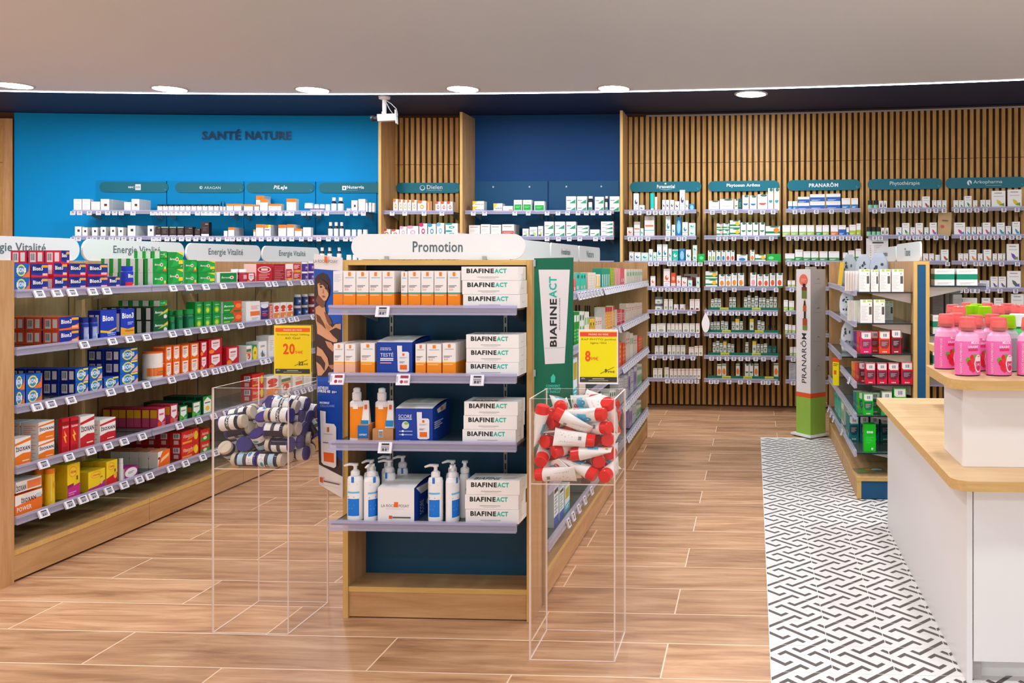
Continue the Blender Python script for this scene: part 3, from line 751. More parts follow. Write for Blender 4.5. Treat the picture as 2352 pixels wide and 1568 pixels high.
def isoxan(key, desc, c, tall=True):
    D(key, 'medicine_carton', desc, VC, 'f3eeea', [('p', [(0, .82), (1, .95), (1, .84), (0, .74)], c), ('p', [(0, 0), (1, 0), (1, .42), (.5, .44), (0, .34)], c), ('t', 'İSOXAN', .06, .52, .96, .72, '24284e', B_), ('r', .45, .14, .9, .18, 'f6dcc8')], [('l', .15, .15, .85, .85, 7, 'e0b0a0')], 'ece6e2')
isoxan('isoor', 'white vitamin carton with orange base', 'ef7a1e'); isoxan('isored', 'white vitamin carton with red base', 'c9212c')
D('isopow', 'medicine_carton', 'flat orange effervescent carton', VC, 'ef7426', [('p', [(0, .5), (1, .72), (1, 1), (0, 1)], 'f3ece6'), ('t', 'İSOXAN', .22, .58, .76, .84, '24284e', B_), ('t', 'POWER', .06, .2, .6, .42, 'f8e4d4', B_), ('r', .78, .64, .96, .84, 'b8d8e0')], None, 'e8703a')
D('isopow2', 'medicine_carton', 'flat orange and white effervescent carton', VC, 'f0e8e2', [('t', 'İSOXAN', .02, .12, .4, .78, '24284e', B_), ('r', .44, .15, .98, .85, 'f0844a')], None, 'ece4de', 'e8d8cc')
D('redsachet', 'energy_sachet', 'red energy sachet with yellow bolt', 'sachet', 'd01f2c', [('r', 0, .8, 1, .9, '8c1420'), ('t', 'İSOXAN', .1, .72, .9, .79, 'f0e8e8', B_), ('p', [(.5, .3), (.2, .5), (.42, .5), (.3, .66), (.7, .48), (.48, .47), (.62, .3)], 'f0c030'), ('r', .1, .06, .8, .2, 'b01824')])
R('tube', 'tablet_tube', 'yellow tablet tube with orange cap', 'tube', [(.48, 0), (.5, .02), (.48, .86), (.5, .86), (.5, .98), (.46, 1), (0, 1)], ['f0c020', 'f2c41e', 'e87a1c', 'f08420', 'f08420', 'f08420'], [('e', .6, .55, .18, .1, 'e8a01a'), ('r', .2, .1, .3, .8, 'e8d870')])
yel = [('e', .45, .77, .3, .16, 'f0a020'), ('e', .45, .77, .26, .13, 'f8d840'), ('t', 'vitavea', .24, .72, .68, .82, 'd85a20', B_), ('r', .72, .5, .84, .62, '6a5a20')]
D('yelmag', 'vitamin_carton', 'tall yellow carton with magenta base', VC, 'f2d21e', yel + [('p', [(0, 0), (1, 0), (1, .4), (0, .3)], 'c62c88'), ('p', [(0, .3), (.5, .35), (.5, .43), (0, .4)], '8a2a5a'), greek('e89ac4', .1, .08, .7, .2, 2)], None, 'd8b41c', 'dcb820')
D('yelmag2', 'vitamin_carton', 'yellow carton with magenta swoosh', VC, 'f2d21e', yel + [('p', [(0, 0), (1, 0), (1, .4), (.6, .2), (0, .16)], 'b82c8c'), ('e', .78, .4, .08, .18, 'f0d050')], None, 'dcb81c', 'dcb820')
D('yelred', 'vitamin_carton', 'yellow carton with red base', VC, 'f4d820', yel + [('p', [(0, 0), (1, 0), (1, .46), (0, .3)], 'd2222c'), ('e', .8, .36, .14, .14, 'f4b838')], None, 'dcb81c', 'dcb820')
R('magjar', 'supplement_jar', 'white jar with magenta swirl', 'jar', [(.48, 0), (.5, .03), (.5, .76), (.44, .82), (.46, .82), (.46, 1), (0, 1)], ['e8e4e8', 'e6e6ea', 'd0dcdc', 'd8dede', 'e8ecea', 'e8ecea'], [('p', [(.7, .1), (.95, .3), (.9, .6), (.7, .7)], '8a1f5a'), ('l', .15, .3, .6, .6, 3, '8a8a94')])
D('whoval', 'medicine_carton', 'magenta carton with white oval', VC, '9c2a78', [('e', .5, .52, .46, .44, 'f0ecee'), ('l', .28, .4, .72, .64, 2, '8a8690')], [('r', .1, .1, .9, .9, 'e8e2e4')], 'e2dce0')
D('grenade', 'vitamin_carton', 'crimson fruit carton with white shield', VC, 'b81f48', [('p', [(.14, .44), (.5, .26), (.86, .44), (.86, .94), (.14, .94)], 'f2e6e6'), ('r', .24, .62, .76, .72, 'c86a80'), ('e', .26, .18, .2, .16, 'e04a38'), ('l', .5, .06, .92, .26, 3, 'e8a8b4')], [('r', .05, .5, .95, .92, 'e2ab1c'), ('r', .05, .05, .95, .48, 'c04a70')], 'a01c3c', 'a8283e')
D('greenfr', 'vitamin_carton', 'green plant carton with white shield', VC, '1e8a3e', [('p', [(.14, .44), (.5, .26), (.86, .44), (.86, .94), (.14, .94)], 'f0efe8'), ('r', .22, .66, .78, .74, '7a8a80'), ('p', [(0, 0), (.5, .25), (.3, .4), (0, .35)], '56b438'), ('l', .5, .06, .92, .26, 3, 'a8d8b0')], [('r', 0, .72, 1, 1, '0c3a24'), ('r', .1, .4, .9, .7, 'd86a2a')], '124a30', '123a28')
D('greenfr2', 'vitamin_carton', 'white and green lemon carton', VC, '23953c', [('p', [(.1, .1), (.9, .1), (.9, .75), (.5, .95), (.1, .75)], 'f2f0e6'), ('e', .5, .35, .24, .13, 'f0c628'), ('r', .2, .62, .8, .68, '4a5a4c')], [('r', 0, .72, 1, 1, '0c3a24')], '124a30', '123a28')
D('orwhite', 'medicine_carton', 'white sided carton with orange front', VC, 'ece7e0', [('p', [(0, 0), (1, 0), (1, 1), (.4, 1), (.1, .5)], 'ee6a1e'), ('p', [(.2, .3), (.9, .6), (.9, .8), (.3, .55)], 'f6c888'), ('e', .1, .6, .1, .08, '8a3a3a')], None, 'e6e0d8', 'd88a5a')
D('vitred', 'vitamin_carton', 'flat red fruit vitamin carton', VC, 'd62a22', [('t', 'Vitascorbol', .1, .5, .72, .78, 'f4d8c8', IT), ('p', [(.3, .3), (.9, .5), (.9, .7), (.4, .48)], 'f0862e'), ('e', .84, .5, .12, .32, 'ecd02a'), ('r', .05, .1, .6, .24, 'f0a048')], [('b', .3, .5, .85, .9), ('r', .35, .12, .75, .4, 'e8c4b8')], 'c42020', 'b82420')
D('vitredg', 'vitamin_carton', 'flat red and green vitamin carton', VC, 'cc2a20', [('p', [(0, 0), (1, 0), (1, .5), (0, .3)], '4a8a30'), ('t', 'Acérola', .15, .5, .85, .76, 'f4d8c8', IT), ('e', .5, .25, .2, .14, 'e8e4c0')], None, 'b82420', 'b82420')

# --- promotion bay
def anth(key, desc, bot, line, side='f0ebe6'):
    q = MB(); wm = paint('f1ece8')
    q.box(-.5, .5, 0, 1, 0, 1, wm, {'+z': paint('f4e4dc')})
    def both(items):
        prints(q, items, lambda x, y, L: (x - .5, -.0016 * L, y))
    both([('r', 0, 0, 1, .385, bot), ('r', 0, .385, 1, .42, line), ('r', .4, .86, .62, .97, 'f08418'), ('r', .16, .8, .86, .835, 'b4c8d4'), ('l', .08, .55, .72, .62, 2, '6a6870'), ('t', '50', .1, .47, .42, .53, 'ea7a28'), ('r', .08, .33, .8, .36, 'f8c890'), ('r', .5, .07, .85, .09, 'e8681c')])
    for s in (-1, 1):
        f = (lambda x, y, L: (-.5 - .001 * L, 1 - x, y)) if s < 0 else (lambda x, y, L: (.5 + .001 * L, x, y))
        prints(q, [('r', 0, 0, 1, .385, bot), ('r', 0, .385, 1, .42, line)], f)
    DES[key] = (q.mesh('sun_cream_carton'), 'sun_cream_carton', desc, 'box', 'box')
anth('antho', 'sun cream carton with orange base', 'f68a12', '2a9a9e'); anth('anthp', 'sun cream carton with peach base', 'f4b896', 'f2b22c'); anth('anthy', 'sun cream carton with yellow line', 'f48e18', 'f4bc20')
D('anthback', 'sun_cream_carton', 'sun cream carton turned to its back', 'box', 'efecea', [('r', 0, 0, 1, .385, 'f68a12'), ('r', 0, .385, 1, .42, '2a86ae'), ('l', .1, .7, .9, .92, 6, 'd4d4dc'), ('r', .05, .44, .55, .46, '6a6a74')], None, 'efe8e2')
D('biaf', 'cream_carton', 'white wide cream carton', 'box', 'f3f1ed', [('t', 'BIAFINE', .09, .52, .575, .86, '2a312e', {'b': .045}), ('t', 'ACT', .585, .52, .8, .86, '22bfa8', {'b': .045}), ('r', .28, .22, .66, .26, 'a8a8a6'), ('r', .34, .13, .6, .15, 'bdbdbb')], [('r', .3, .4, .6, .43, 'bcbab6')], 'f0ece6', None, [('t', 'BIAFINE', .12, .1, .6, .42, '5a625e', {'b': .03})])
def demo(key, desc, front, side, frontcol='173e9e'):
    q = MB(); bl = paint('173e9e')
    V = [(-.5, 0, 0), (.5, 0, 0), (.5, 1, 0), (-.5, 1, 0), (-.5, 0, .98), (.5, 0, .98), (.5, 1, 1.06), (-.5, 1, 1.06)]
    q.idx(V, [(3, 2, 1, 0), (1, 2, 6, 5), (2, 3, 7, 6), (3, 0, 4, 7)], bl); q.idx(V, [(0, 1, 5, 4)], paint(frontcol))
    n = 6
    for i in range(n):
        a, b_ = i / n, (i + 1) / n; za = .98 + .08 * a + .06 * sin(pi * a); zb = .98 + .08 * b_ + .06 * sin(pi * b_)
        q.face([(-.5, a, za), (.5, a, za), (.5, b_, zb), (-.5, b_, zb)], paint('efece8'), True)
    prints(q, front, lambda x, y, L: (x - .5, -.0014 * L, y))
    prints(q, side, lambda x, y, L: (.5 + .0014 * L, x, y))
    DES[key] = (q.mesh('tester_box'), 'tester_box', desc, 'display box', 'box')
tubeart = [('p', [(.6, .13), (.66, .1), (.86, .1), (.92, .13), (.92, .66), (.88, .7), (.72, .7), (.72, .88), (.58, .88)], 'e9e8ea'), ('r', .66, .17, .86, .31, 'ee6c1e'), ('r', .73, .58, .79, .65, 'e06a28'), ('l', .65, .5, .87, .55, 2, 'c4c4ca'), ('l', .65, .36, .8, .42, 2, '9a9aa4')]
demo('teste', 'dark blue tester box reading TESTÉ', [('t', 'TESTÉ', .1, .55, .47, .68, 'e8ecf6'), ('r', .1, .48, .47, .51, 'f0f2f8'), ('r', .1, .43, .47, .46, 'f0f2f8'), ('t', 'ANTHELIOS', .1, .79, .4, .82, 'f0f2f8', B_), ('t', 'UVMUNE 400', .1, .74, .42, .77, 'f0f2f8', B_), ('r', .1, .35, .42, .38, 'e8a890')] + tubeart, [('l', .2, .3, .8, .6, 4, 'c8d0ea')])
demo('score', 'dark blue tester box reading SCORE', [('t', 'SCORE', .08, .7, .44, .8, 'e8ecf6'), ('r', .08, .66, .44, .68, 'f0f2f8'), ('e', .27, .5, .1, .11, 'd8dcd8'), ('e', .29, .55, .06, .04, '8abf3a'), ('r', .1, .32, .46, .335, 'e0e4ea'), ('e', .2, .33, .03, .03, 'f0f2f8'), ('r', .1, .22, .46, .235, 'e0e4ea'), ('e', .2, .23, .03, .03, 'f0f2f8'), ('r', .1, .06, .4, .08, '8a9ccc')] + tubeart, [('p', [(.25, .9), (.3, .78), (.75, .8), (.8, 1)], 'e8e6e6'), ('r', .45, .82, .6, .92, 'e08a3a'), ('l', .1, .35, .6, .58, 4, 'd8def0')])
demo('rocheb', 'white fronted blue tester box', [('t', 'LA ROCHE POSAY', .1, .43, .86, .51, '3c3c44'), ('r', .45, .43, .56, .58, 'ee6c1e'), ('r', .22, .38, .72, .39, 'd0ccc8'), ('r', .31, .1, .4, .19, 'e2601e'), ('r', .41, .12, .9, .16, '6a5a50')], [('p', [(.1, .95), (.35, .7), (.75, .7), (.95, .9)], 'e8e6e6'), ('t', 'SCORE', .3, .1, .5, .5, 'd8def0', {'v': 1}), ('e', .75, .35, .1, .1, 'd8dcd8')], 'efece9')

# --- wall goods
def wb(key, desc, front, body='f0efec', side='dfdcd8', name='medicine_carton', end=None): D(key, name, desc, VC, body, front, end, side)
gl = ('l', .15, .5, .85, .75, 2, 'c9c7cc')
wb('nh', 'white carton with fine red line', [('r', .1, .84, .8, .87, 'd8b0a8'), ('l', .15, .2, .8, .6, 3, 'dedcde')])
wb('nhr', 'white carton with dark red square', [('r', .4, .42, .75, .62, '6a2a34'), ('r', .05, .84, .8, .87, 'd8b0a8')])
wb('nhd', 'white carton with small dark square', [('r', .38, .5, .74, .72, '36323a'), ('r', .1, .84, .6, .87, 'd0c8c8')])
R('arjar', 'supplement_jar', 'small white jar with black cap', 'jar', [(.48, 0), (.5, .03), (.5, .74), (.47, .76), (.48, .76), (.48, 1), (0, 1)], ['e8e4dc', 'ece8e0', 'dcd8d0', '2a2624', '2a2624', '34302e'], [('e', .7, .7, .06, .06, '2a2624'), ('l', .2, .25, .8, .5, 2, 'd2cec8')], n=12)
R('dropper', 'dropper_bottle', 'small dark dropper bottle', 'bottle', [(.48, 0), (.5, .03), (.5, .52), (.2, .6), (.24, .62), (.24, .8), (.12, .82), (.1, 1), (0, 1)], ['dcd8d0', 'e4e0d8', '2e2420', '1e1a1a', '1e1a1a', '1e1a1a', '2a2626', '2a2626'], n=12)
wb('blk', 'black carton with pale green edge', [('r', 0, .88, 1, .96, '8cc8a0'), ('l', .2, .35, .8, .75, 3, '6a5a58'), ('r', 0, 0, 1, .18, 'e6e2e0')], '3a2c2c', '2c2424')
wb('blk2', 'brown black carton with white foot', [('r', .5, .84, .9, .9, 'a08a80'), ('r', 0, 0, 1, .22, 'e6e2e0'), ('l', .2, .4, .8, .7, 3, '5a4a48')], '38292a', '251d1d')
wb('pil', 'white carton with orange top', [('r', 0, .74, 1, 1, 'f0791c'), ('e', .2, .55, .05, .04, 'e0a080'), ('l', .2, .2, .8, .5, 3, 'dcdad8')], 'f3efeb', 'd6d2d0')
wb('pilb', 'white carton with blue and yellow top', [('r', 0, .74, .6, 1, 'f0891c'), ('r', .6, .8, 1, 1, 'f0d030'), ('r', .1, .56, .8, .64, '2a6ab4')], 'f3efeb', 'd2d0d4')
wb('wredb', 'flat white carton with red outline', [('r', .02, .08, .98, .92, 'c84a64'), ('r', .06, .22, .94, .78, 'f0e8ea')], 'f0e6ea')
R('whjar', 'supplement_jar', 'small white supplement jar', 'jar', [(.48, 0), (.5, .03), (.5, .7), (.44, .76), (.47, .76), (.47, 1), (0, 1)], ['eceaea', 'eeecec', 'e2e2e4', 'd8d8dc', 'f2f2f2', 'f2f2f2'], [('l', .15, .2, .85, .55, 3, 'b4b8cc')], n=14)
R('darkbot', 'syrup_bottle', 'dark bottle with white cap and label', 'bottle', [(.48, 0), (.5, .03), (.5, .58), (.28, .72), (.28, .76), (.32, .76), (.32, 1), (0, 1)], ['e8e2de', 'ece8e4', '241c20', '241c20', 'e8e6e6', 'f0eeee', 'f4f2f2'], [('l', .2, .15, .8, .45, 3, 'c4bcc0')], n=14)
def dl(key, desc, c, c2=None): wb(key, desc, [('e', .25, .9, .3, .14, c2 or c), ('e', .5, .45, .24, .2, c), ('e', .5, .45, .13, .1, 'f2efec'), ('r', .1, .06, .9, .12, 'e4dcd8')], 'f1eeeb', 'dcd6d2')
dl('dor', 'white carton with orange ring', 'f0a030', 'f07828'); dl('dred', 'white carton with red ring', 'd8583c', 'e2503a'); dl('dpink', 'pale pink carton with ring', 'e89ab4'); dl('dmag', 'white carton with magenta ring', 'cc1e6a'); dl('dblu', 'white carton with blue ring', '2a9ab0', '2f9ac0'); dl('dlb', 'white carton with pale blue ring', '7ab8d8'); dl('dteal', 'white carton with teal ring', '12a8a0')
wb('ortube', 'orange soft tube pack', [('r', .2, .1, .4, .9, 'f6e0d0')], 'ee7a24')
wb('nyel', 'white carton with yellow corner', [('p', [(0, .2), (.5, 1), (0, 1)], 'f0c838'), ('t', 'ALFALYS', .2, .3, .95, .5, '4a4444', B_)], 'efede8', 'd8d6d2')
wb('norsq', 'white carton with orange square', [('r', .62, .12, .95, .4, 'f08a2c'), ('l', .1, .5, .8, .75, 2, 'b8c8c4')])
wb('ngreen', 'white carton with green panel', [('r', .06, .14, .94, .62, '22a83c'), ('l', .15, .75, .85, .85, 1, 'b8c0bc'), ('l', .2, .3, .8, .5, 2, '7ad08a')], 'eef0ec', 'd4d8d4')
def arcb(key, desc, c): wb(key, desc, [('p', [(.3, .06), (.95, .06), (.95, .6)], '2a9a6a'), ('r', .08, .42, .5, .5, c), ('r', .02, .86, .98, .9, 'd0d4d2')], 'f0f1ef', 'd2d6d6')
arcb('narc', 'white carton with green corner', '4a4a4e'); arcb('narcr', 'white carton with green corner, red line', 'c84a4a')
R('narcb', 'syrup_bottle', 'tall black bottle with white cap', 'bottle', [(.48, 0), (.5, .03), (.5, .72), (.3, .82), (.36, .84), (.36, 1), (0, 1)], ['28282c', '28282c', '28282c', '28282c', 'eceaea', 'f0eeee'], [('r', .2, .1, .8, .6, 'eef0ee'), ('r', .25, .1, .75, .28, '2a9a7a')], n=14)
wb('cream', 'cream carton with brown writing', [('r', .1, .8, .8, .87, 'b89a8a'), ('r', .5, .1, .9, .3, 'e8c48a'), ('l', .1, .45, .7, .65, 2, 'd8cec4')], 'f1e9e2', 'd8cfc6')
wb('credr', 'cream carton with red writing', [('r', .02, .05, .98, .5, 'cc3a40'), ('l', .1, .12, .9, .45, 3, 'e8b0ac'), ('r', .1, .8, .8, .87, 'b89a8a')], 'f1e9e2', 'd8cfc6')
wb('nwg', 'white carton with lime print', [('e', .6, .3, .25, .2, 'b4d878'), ('l', .1, .5, .8, .75, 2, '9aa0b4'), ('r', .1, .1, .6, .25, '3a4aa0')], 'f0f0ec')
# slatted wall
def pur(key, desc, c='2a86ac', b1='f1f2f0', s='dfe6e2', g='5ab892'): wb(key, desc, [('r', 0, .88, 1, .97, 'd0d8d6'), ('e', .5, .52, .28, .14, c), ('e', .58, .58, .14, .07, b1), ('r', 0, .3, 1, .33, g), ('l', .15, .08, .85, .24, 2, 'b4c8c0')], b1, s, 'essential_oil_carton')
pur('pw', 'white oil carton with blue swirl'); pur('pg', 'pale green oil carton with blue swirl', '2a9aa0', 'd8efe2', 'c0dccc'); pur('pn', 'white oil carton with dark swirl', '4a4470', 'f2f2f2', 'e0e0e0', 'b8b8c0'); pur('pt', 'turquoise oil carton with white drop', 'e8f6f2', '18b49a', '12a08a', '5ad8c0'); pur('pr', 'white oil carton with red swirl', 'e4603a', 'f2ece8', 'e6c8bc', 'e07a5a')
wb('pred', 'orange red oil carton', [('e', .5, .6, .3, .14, 'f0a07a'), ('r', 0, .1, 1, .3, 'f2d8cc')], 'dc5236', 'c24630', 'essential_oil_carton')
wb('pbox', 'grey first aid carton with red figure', [('p', [(.55, .1), (.9, .1), (.85, .7), (.6, .8)], '8a2020'), ('r', .05, .7, .5, .85, '5a2a2a'), ('l', .08, .2, .45, .6, 3, 'cfc4bc')], '9a8a82', '6a5a54', 'essential_oil_carton')
wb('pbeige', 'tall grey and white oil carton', [('r', 0, .8, 1, 1, 'b4aaa0'), ('r', .08, .5, .92, .57, 'e0604a'), ('r', 0, .3, 1, .34, '7ab4c0'), ('l', .1, .1, .9, .25, 2, 'd8d4cc')], 'e2ded6', 'c8c4ba', 'essential_oil_carton')
wb('pgb', 'bright green oil carton', [('e', .5, .5, .3, .2, '6ad890')], '1ab050', '149040', 'essential_oil_carton')
wb('pbl', 'blue oil carton with pale badge', [('e', .5, .5, .36, .34, '8ac8d8'), ('r', 0, .85, 1, 1, '3a8ab8')], '1a78b4', '1668a0', 'essential_oil_carton')
R('tealtube', 'cream_tube', 'standing turquoise cream tube', 'tube', [(.4, 0), (.4, .16), (.46, .17), (.5, .95), (.5, 1), (0, 1)], ['e8f4f2', '18b8ac', '1cc4b8', '18b8ac', '18b8ac'], n=14)
R('whtube', 'cream_tube', 'standing white cream tube', 'tube', [(.4, 0), (.4, .16), (.46, .17), (.5, .95), (.5, 1), (0, 1)], ['e8f0ee', 'f0f2f0', 'f2f4f2', 'f0f0f0', 'f0f0f0'], n=14)
def phy(key, desc, c, mode=0):
    it = [('e', .62, .93, .34, .08, '3f6f5c')]
    if mode == 0: it += [('e', .5, .46, .38, .13, c), ('r', .08, .46, .92, .62, 'f1f1ee'), ('l', .2, .15, .8, .3, 2, 'd4dcd4')]
    if mode == 1: it += [('e', .5, .34, .32, .2, c), ('r', 0, 0, 1, .12, '2f8a4c'), ('l', .2, .62, .8, .78, 2, 'c0c4c0')]
    if mode == 2: it += [('r', 0, .3, 1, .5, '1f8a44'), ('e', .75, .6, .2, .24, c), ('r', 0, 0, 1, .14, '2a9a50')]
    wb(key, desc, it, 'f1f1ee', 'd6d8d2', 'essential_oil_carton')
phy('fb', 'white carton with blue bowl shape', '2a6ab0'); phy('fr', 'white carton with red bowl shape', 'c8503c'); phy('ft', 'white carton with turquoise bowl shape', '2a9ab0'); phy('fg', 'white carton with green bowl shape', '1f8a4a'); phy('fgr', 'white carton with grey bowl shape', 'c4c4c8')
phy('fo', 'white carton with orange fruit', 'f08a24', 1); phy('fro', 'white carton with red orange fruit', 'e8542c', 1); phy('fpk', 'white carton with pink fruit', 'f0a0a8', 1); phy('fye', 'white carton with yellow fruit', 'f0ba28', 1); phy('fbl', 'white carton with blue fruit', '2a84b8', 1); phy('fli', 'white carton with lime drops', '8cc83a', 1)
phy('fyg', 'green banded carton with yellow fruit', 'f0c02a', 2); phy('fpg', 'green banded carton with pink fruit', 'f0b0a8', 2); phy('fgg', 'green banded carton with mint fruit', 'a0d8b8', 2); phy('fog', 'wide white carton with orange drop', 'f0862c', 2)
wb('fdk', 'dark green oil carton', [('l', .15, .3, .85, .7, 3, '5a9a8a')], '0f5a5c', '0c4a4c', 'essential_oil_carton')
wb('fgn', 'bright green wide carton', [('e', .3, .5, .2, .2, '7ae090')], '1fae3c', '189030', 'essential_oil_carton')
wb('oil', 'small pale green oil carton', [('r', 0, .86, 1, .95, '8a9a90'), ('r', 0, .62, 1, .68, '3c4a44'), ('e', .5, .45, .3, .12, '7a8a70'), ('r', 0, 0, 1, .28, 'a8c0b0')], 'e0e6dc', 'b8c4ba', 'essential_oil_carton')
wb('oily', 'tall oil carton with yellow top', [('r', 0, .7, 1, .93, 'e8c838'), ('r', 0, .93, 1, 1, '3a5a44'), ('e', .5, .4, .3, .1, '8a9a70')], 'e0e6d8', 'b8c4b0', 'essential_oil_carton')
wb('oilb', 'small pale beige oil carton', [('r', 0, .84, 1, .92, 'c0b8a8'), ('e', .5, .28, .3, .14, 'a0a888'), ('l', .2, .5, .8, .75, 3, 'c8c4b8')], 'e6e3d8', 'c8c4b6', 'essential_oil_carton')
wb('oilr', 'small beige oil carton with red line', [('r', 0, .84, 1, .9, 'd88a74'), ('e', .5, .26, .3, .13, '9a9a70'), ('l', .2, .5, .8, .75, 3, 'd0c4b8')], 'e8e2d8', 'c8beb2', 'essential_oil_carton')
wb('oilbk', 'white cosmetic carton with berry print', [('r', 0, .86, 1, .9, 'c87a6a'), ('e', .35, .16, .16, .1, '8a3a2a'), ('e', .65, .16, .16, .1, '8a3a2a'), ('l', .2, .4, .8, .75, 3, 'd4ccc4')], 'eae4dc', 'ccc4ba', 'essential_oil_carton')
wb('spray', 'orange essence bottle carton', [('r', 0, .86, 1, .94, '6a8a5a'), ('e', .5, .45, .36, .22, 'e8822c'), ('r', 0, 0, 1, .16, 'e8ece4')], 'e6e4d8', 'c4c4b4', 'essential_oil_carton')
R('potb', 'cream_pot', 'white cream pot with dark lid', 'pot', [(.48, 0), (.5, .05), (.5, .6), (.46, .66), (.5, .66), (.5, 1), (0, 1)], ['e8ebe8', 'eceeea', 'dde0dc', '4a5452', '5a6462', '6a7472'], [('e', .5, .3, .2, .14, '8aa08a')], n=14)
R('poto', 'cream_pot', 'white cream pot with orange motif', 'pot', [(.48, 0), (.5, .05), (.5, .66), (.46, .7), (.5, .7), (.5, 1), (0, 1)], ['e8ebe8', 'eceaea', 'dde0dc', '6a5a54', 'eae6e4', 'f0ecea'], [('e', .5, .3, .22, .18, 'd8884a')], n=14)
R('oildrop', 'dropper_bottle', 'tiny dark oil bottle', 'bottle', [(.48, 0), (.5, .05), (.5, .5), (.25, .6), (.25, .65), (.3, .65), (.3, 1), (0, 1)], ['40382e', '463e34', '3a3228', '26221e', '26221e', '26221e', '2e2a26'], n=10)
R('whdrop', 'dropper_bottle', 'white bottle with pointed white cap', 'bottle', [(.48, 0), (.5, .03), (.5, .5), (.26, .58), (.3, .6), (.14, 1), (0, 1)], ['e4e6e0', 'e6e8e2', 'dcdcd8', 'd8d8d4', 'f0efec', 'f4f2f0'], [('r', .2, .1, .8, .3, 'c0ccc0')], n=12)
def pra(key, desc, c, k=.45): wb(key, desc, [('r', 0, .08, 1, k, c), ('r', .1, .85, .9, .9, 'e0c8c0'), ('l', .1, .16, .7, .3, 2, 'e8f0f4')], 'f1f1ef', 'd8dad6', 'essential_oil_carton')
pra('ab', 'white carton with blue base', '1a78b8'); pra('abl', 'white carton with blue band', '2a62b0', .62); pra('abp', 'white carton with pink and blue', '2a62b0', .6); pra('ag', 'white carton with green band', '3a9a48', .4); pra('al', 'white carton with lime band', 'a8c858', .42); pra('ao', 'white carton with orange band', 'e8792c', .42); pra('aly', 'white carton with yellow green base', 'b4c82c', .5)
wb('agry', 'grey patterned tube pack', [('l', .1, .1, .9, .9, 8, '8a9096')], 'b8bcc0', 'a0a4a8', 'essential_oil_carton')
def ark(key, desc, c, c2='e9ece8'): wb(key, desc, [('p', [(.35, .5), (.6, .42), (.9, .14), (.62, .12), (.42, .28)], c), ('p', [(.55, .2), (.9, .3), (.92, .1)], c2), ('r', .2, .84, .75, .89, '9a9aa0'), ('r', .15, .66, .85, .7, 'c4c2c6')], 'f2f1ee', 'd4d0cc', 'herbal_carton')
ark('kg', 'white herbal carton with green leaf', '3a8a3a', 'c8dcae'); ark('kr', 'white herbal carton with red berries', 'b8442e', '5a8a3a'); ark('kt', 'white herbal carton with teal leaf', '2a9aa8', '2a9ac0'); ark('ko', 'white herbal carton with orange leaf', 'ee8a2c', 'e89a3a'); ark('kp', 'white herbal carton with pink leaf', 'd83a7a', '3a8ac0'); ark('kob', 'white herbal carton with two-tone leaf', 'ee7a3a', '3a9ac8'); ark('kv', 'white herbal carton with violet flower', '6a52b0', '7a9a4a'); ark('ky', 'white herbal carton with yellow flower', 'e8c02c', '8a9a3a'); ark('kyg', 'large herbal carton with yellow leaf', 'd8c82c', '6a9a3a'); ark('kd', 'white herbal carton with dark leaf', '5a6a5a', '5a5aa0')
R('blkjar', 'supplement_jar', 'black lidded pale green jar', 'jar', [(.48, 0), (.5, .04), (.5, .5), (.5, .7), (.44, .74), (.48, .74), (.48, 1), (0, 1)], ['7ac08c', '8accA0'.lower(), '222824', '1e2220', '1a1c1a', '1a1c1a', '222422'], n=14)
wb('bottlebox', 'small white carton with black bottle print', [('e', .5, .42, .2, .2, '2a2a2e'), ('r', .42, .55, .58, .78, '2a2a2e'), ('r', 0, 0, 1, .14, 'b4c890')], 'ecebe6', 'd0cec8', 'herbal_carton')
wb('gband', 'large white carton with green band', [('r', 0, .36, 1, .68, '0f8a6a'), ('r', 0, .31, 1, .33, 'a8d8c4'), ('l', .1, .78, .9, .92, 2, 'd2cec8'), ('l', .15, .08, .85, .22, 2, 'd8d6d0')], 'efeeea', 'dcdad4', end=[('r', 0, .36, 1, .68, '0c7458')])
wb('mesh', 'grey wrapped carton', [('l', .1, .1, .9, .9, 12, '8c8886'), ('r', .02, .0, .05, 1, '4a4644')], '98928e', '86807c')
# goods on the aisle side of the promotion gondola
wb('hteal', 'teal carton with dark hexagons', [('e', .5, .8, .25, .1, '0d5a60'), ('e', .4, .25, .2, .1, 'e8b0a0'), ('r', 0, 0, 1, .12, '8ad0c4')], '2cb89a', '8cc8b8')
wb('hbeige', 'pale beige oil carton', [('l', .2, .2, .8, .9, 5, 'd8c8b4')], 'e8d8c4', 'd8c4ac')
wb('hyel', 'yellow lined carton', [('r', .1, .3, .5, .9, 'f0b82c'), ('r', 0, 0, 1, .25, 'f2d41e')], 'efe2cc', 'd8c8ac')
wb('hgt', 'teal carton with white panel', [('r', .2, .1, .7, .7, 'b8dcd0')], '119878', '0e8068')
wb('hol', 'olive green carton', [('l', .2, .1, .8, .9, 5, 'b8c850')], 'a0b82c', '8aa024')
wb('hpk', 'salmon pink carton', [('l', .2, .1, .8, .9, 6, 'e8b8b0')], 'f0a09a', 'e0908a')
wb('hrd', 'bright coral carton', [('r', .2, .2, .8, .4, 'f6c8c8')], 'f05a68', 'd84a58')
wb('hwg', 'white carton with green stripe', [('r', .2, .55, .8, .8, '7ab87a')], 'eae4d2', 'd8ceb8')
wb('hgn', 'green carton with white print', [('r', .1, .7, .9, .9, 'e8eee6'), ('l', .1, .1, .9, .5, 4, '6ac070')], '12901e', '0f7c1a')
wb('hgw', 'white carton with green leaves', [('e', .5, .3, .4, .24, '3a9a3a'), ('e', .5, .8, .3, .1, '2a6a4a')], 'e6e8dc', 'd0d4c4')
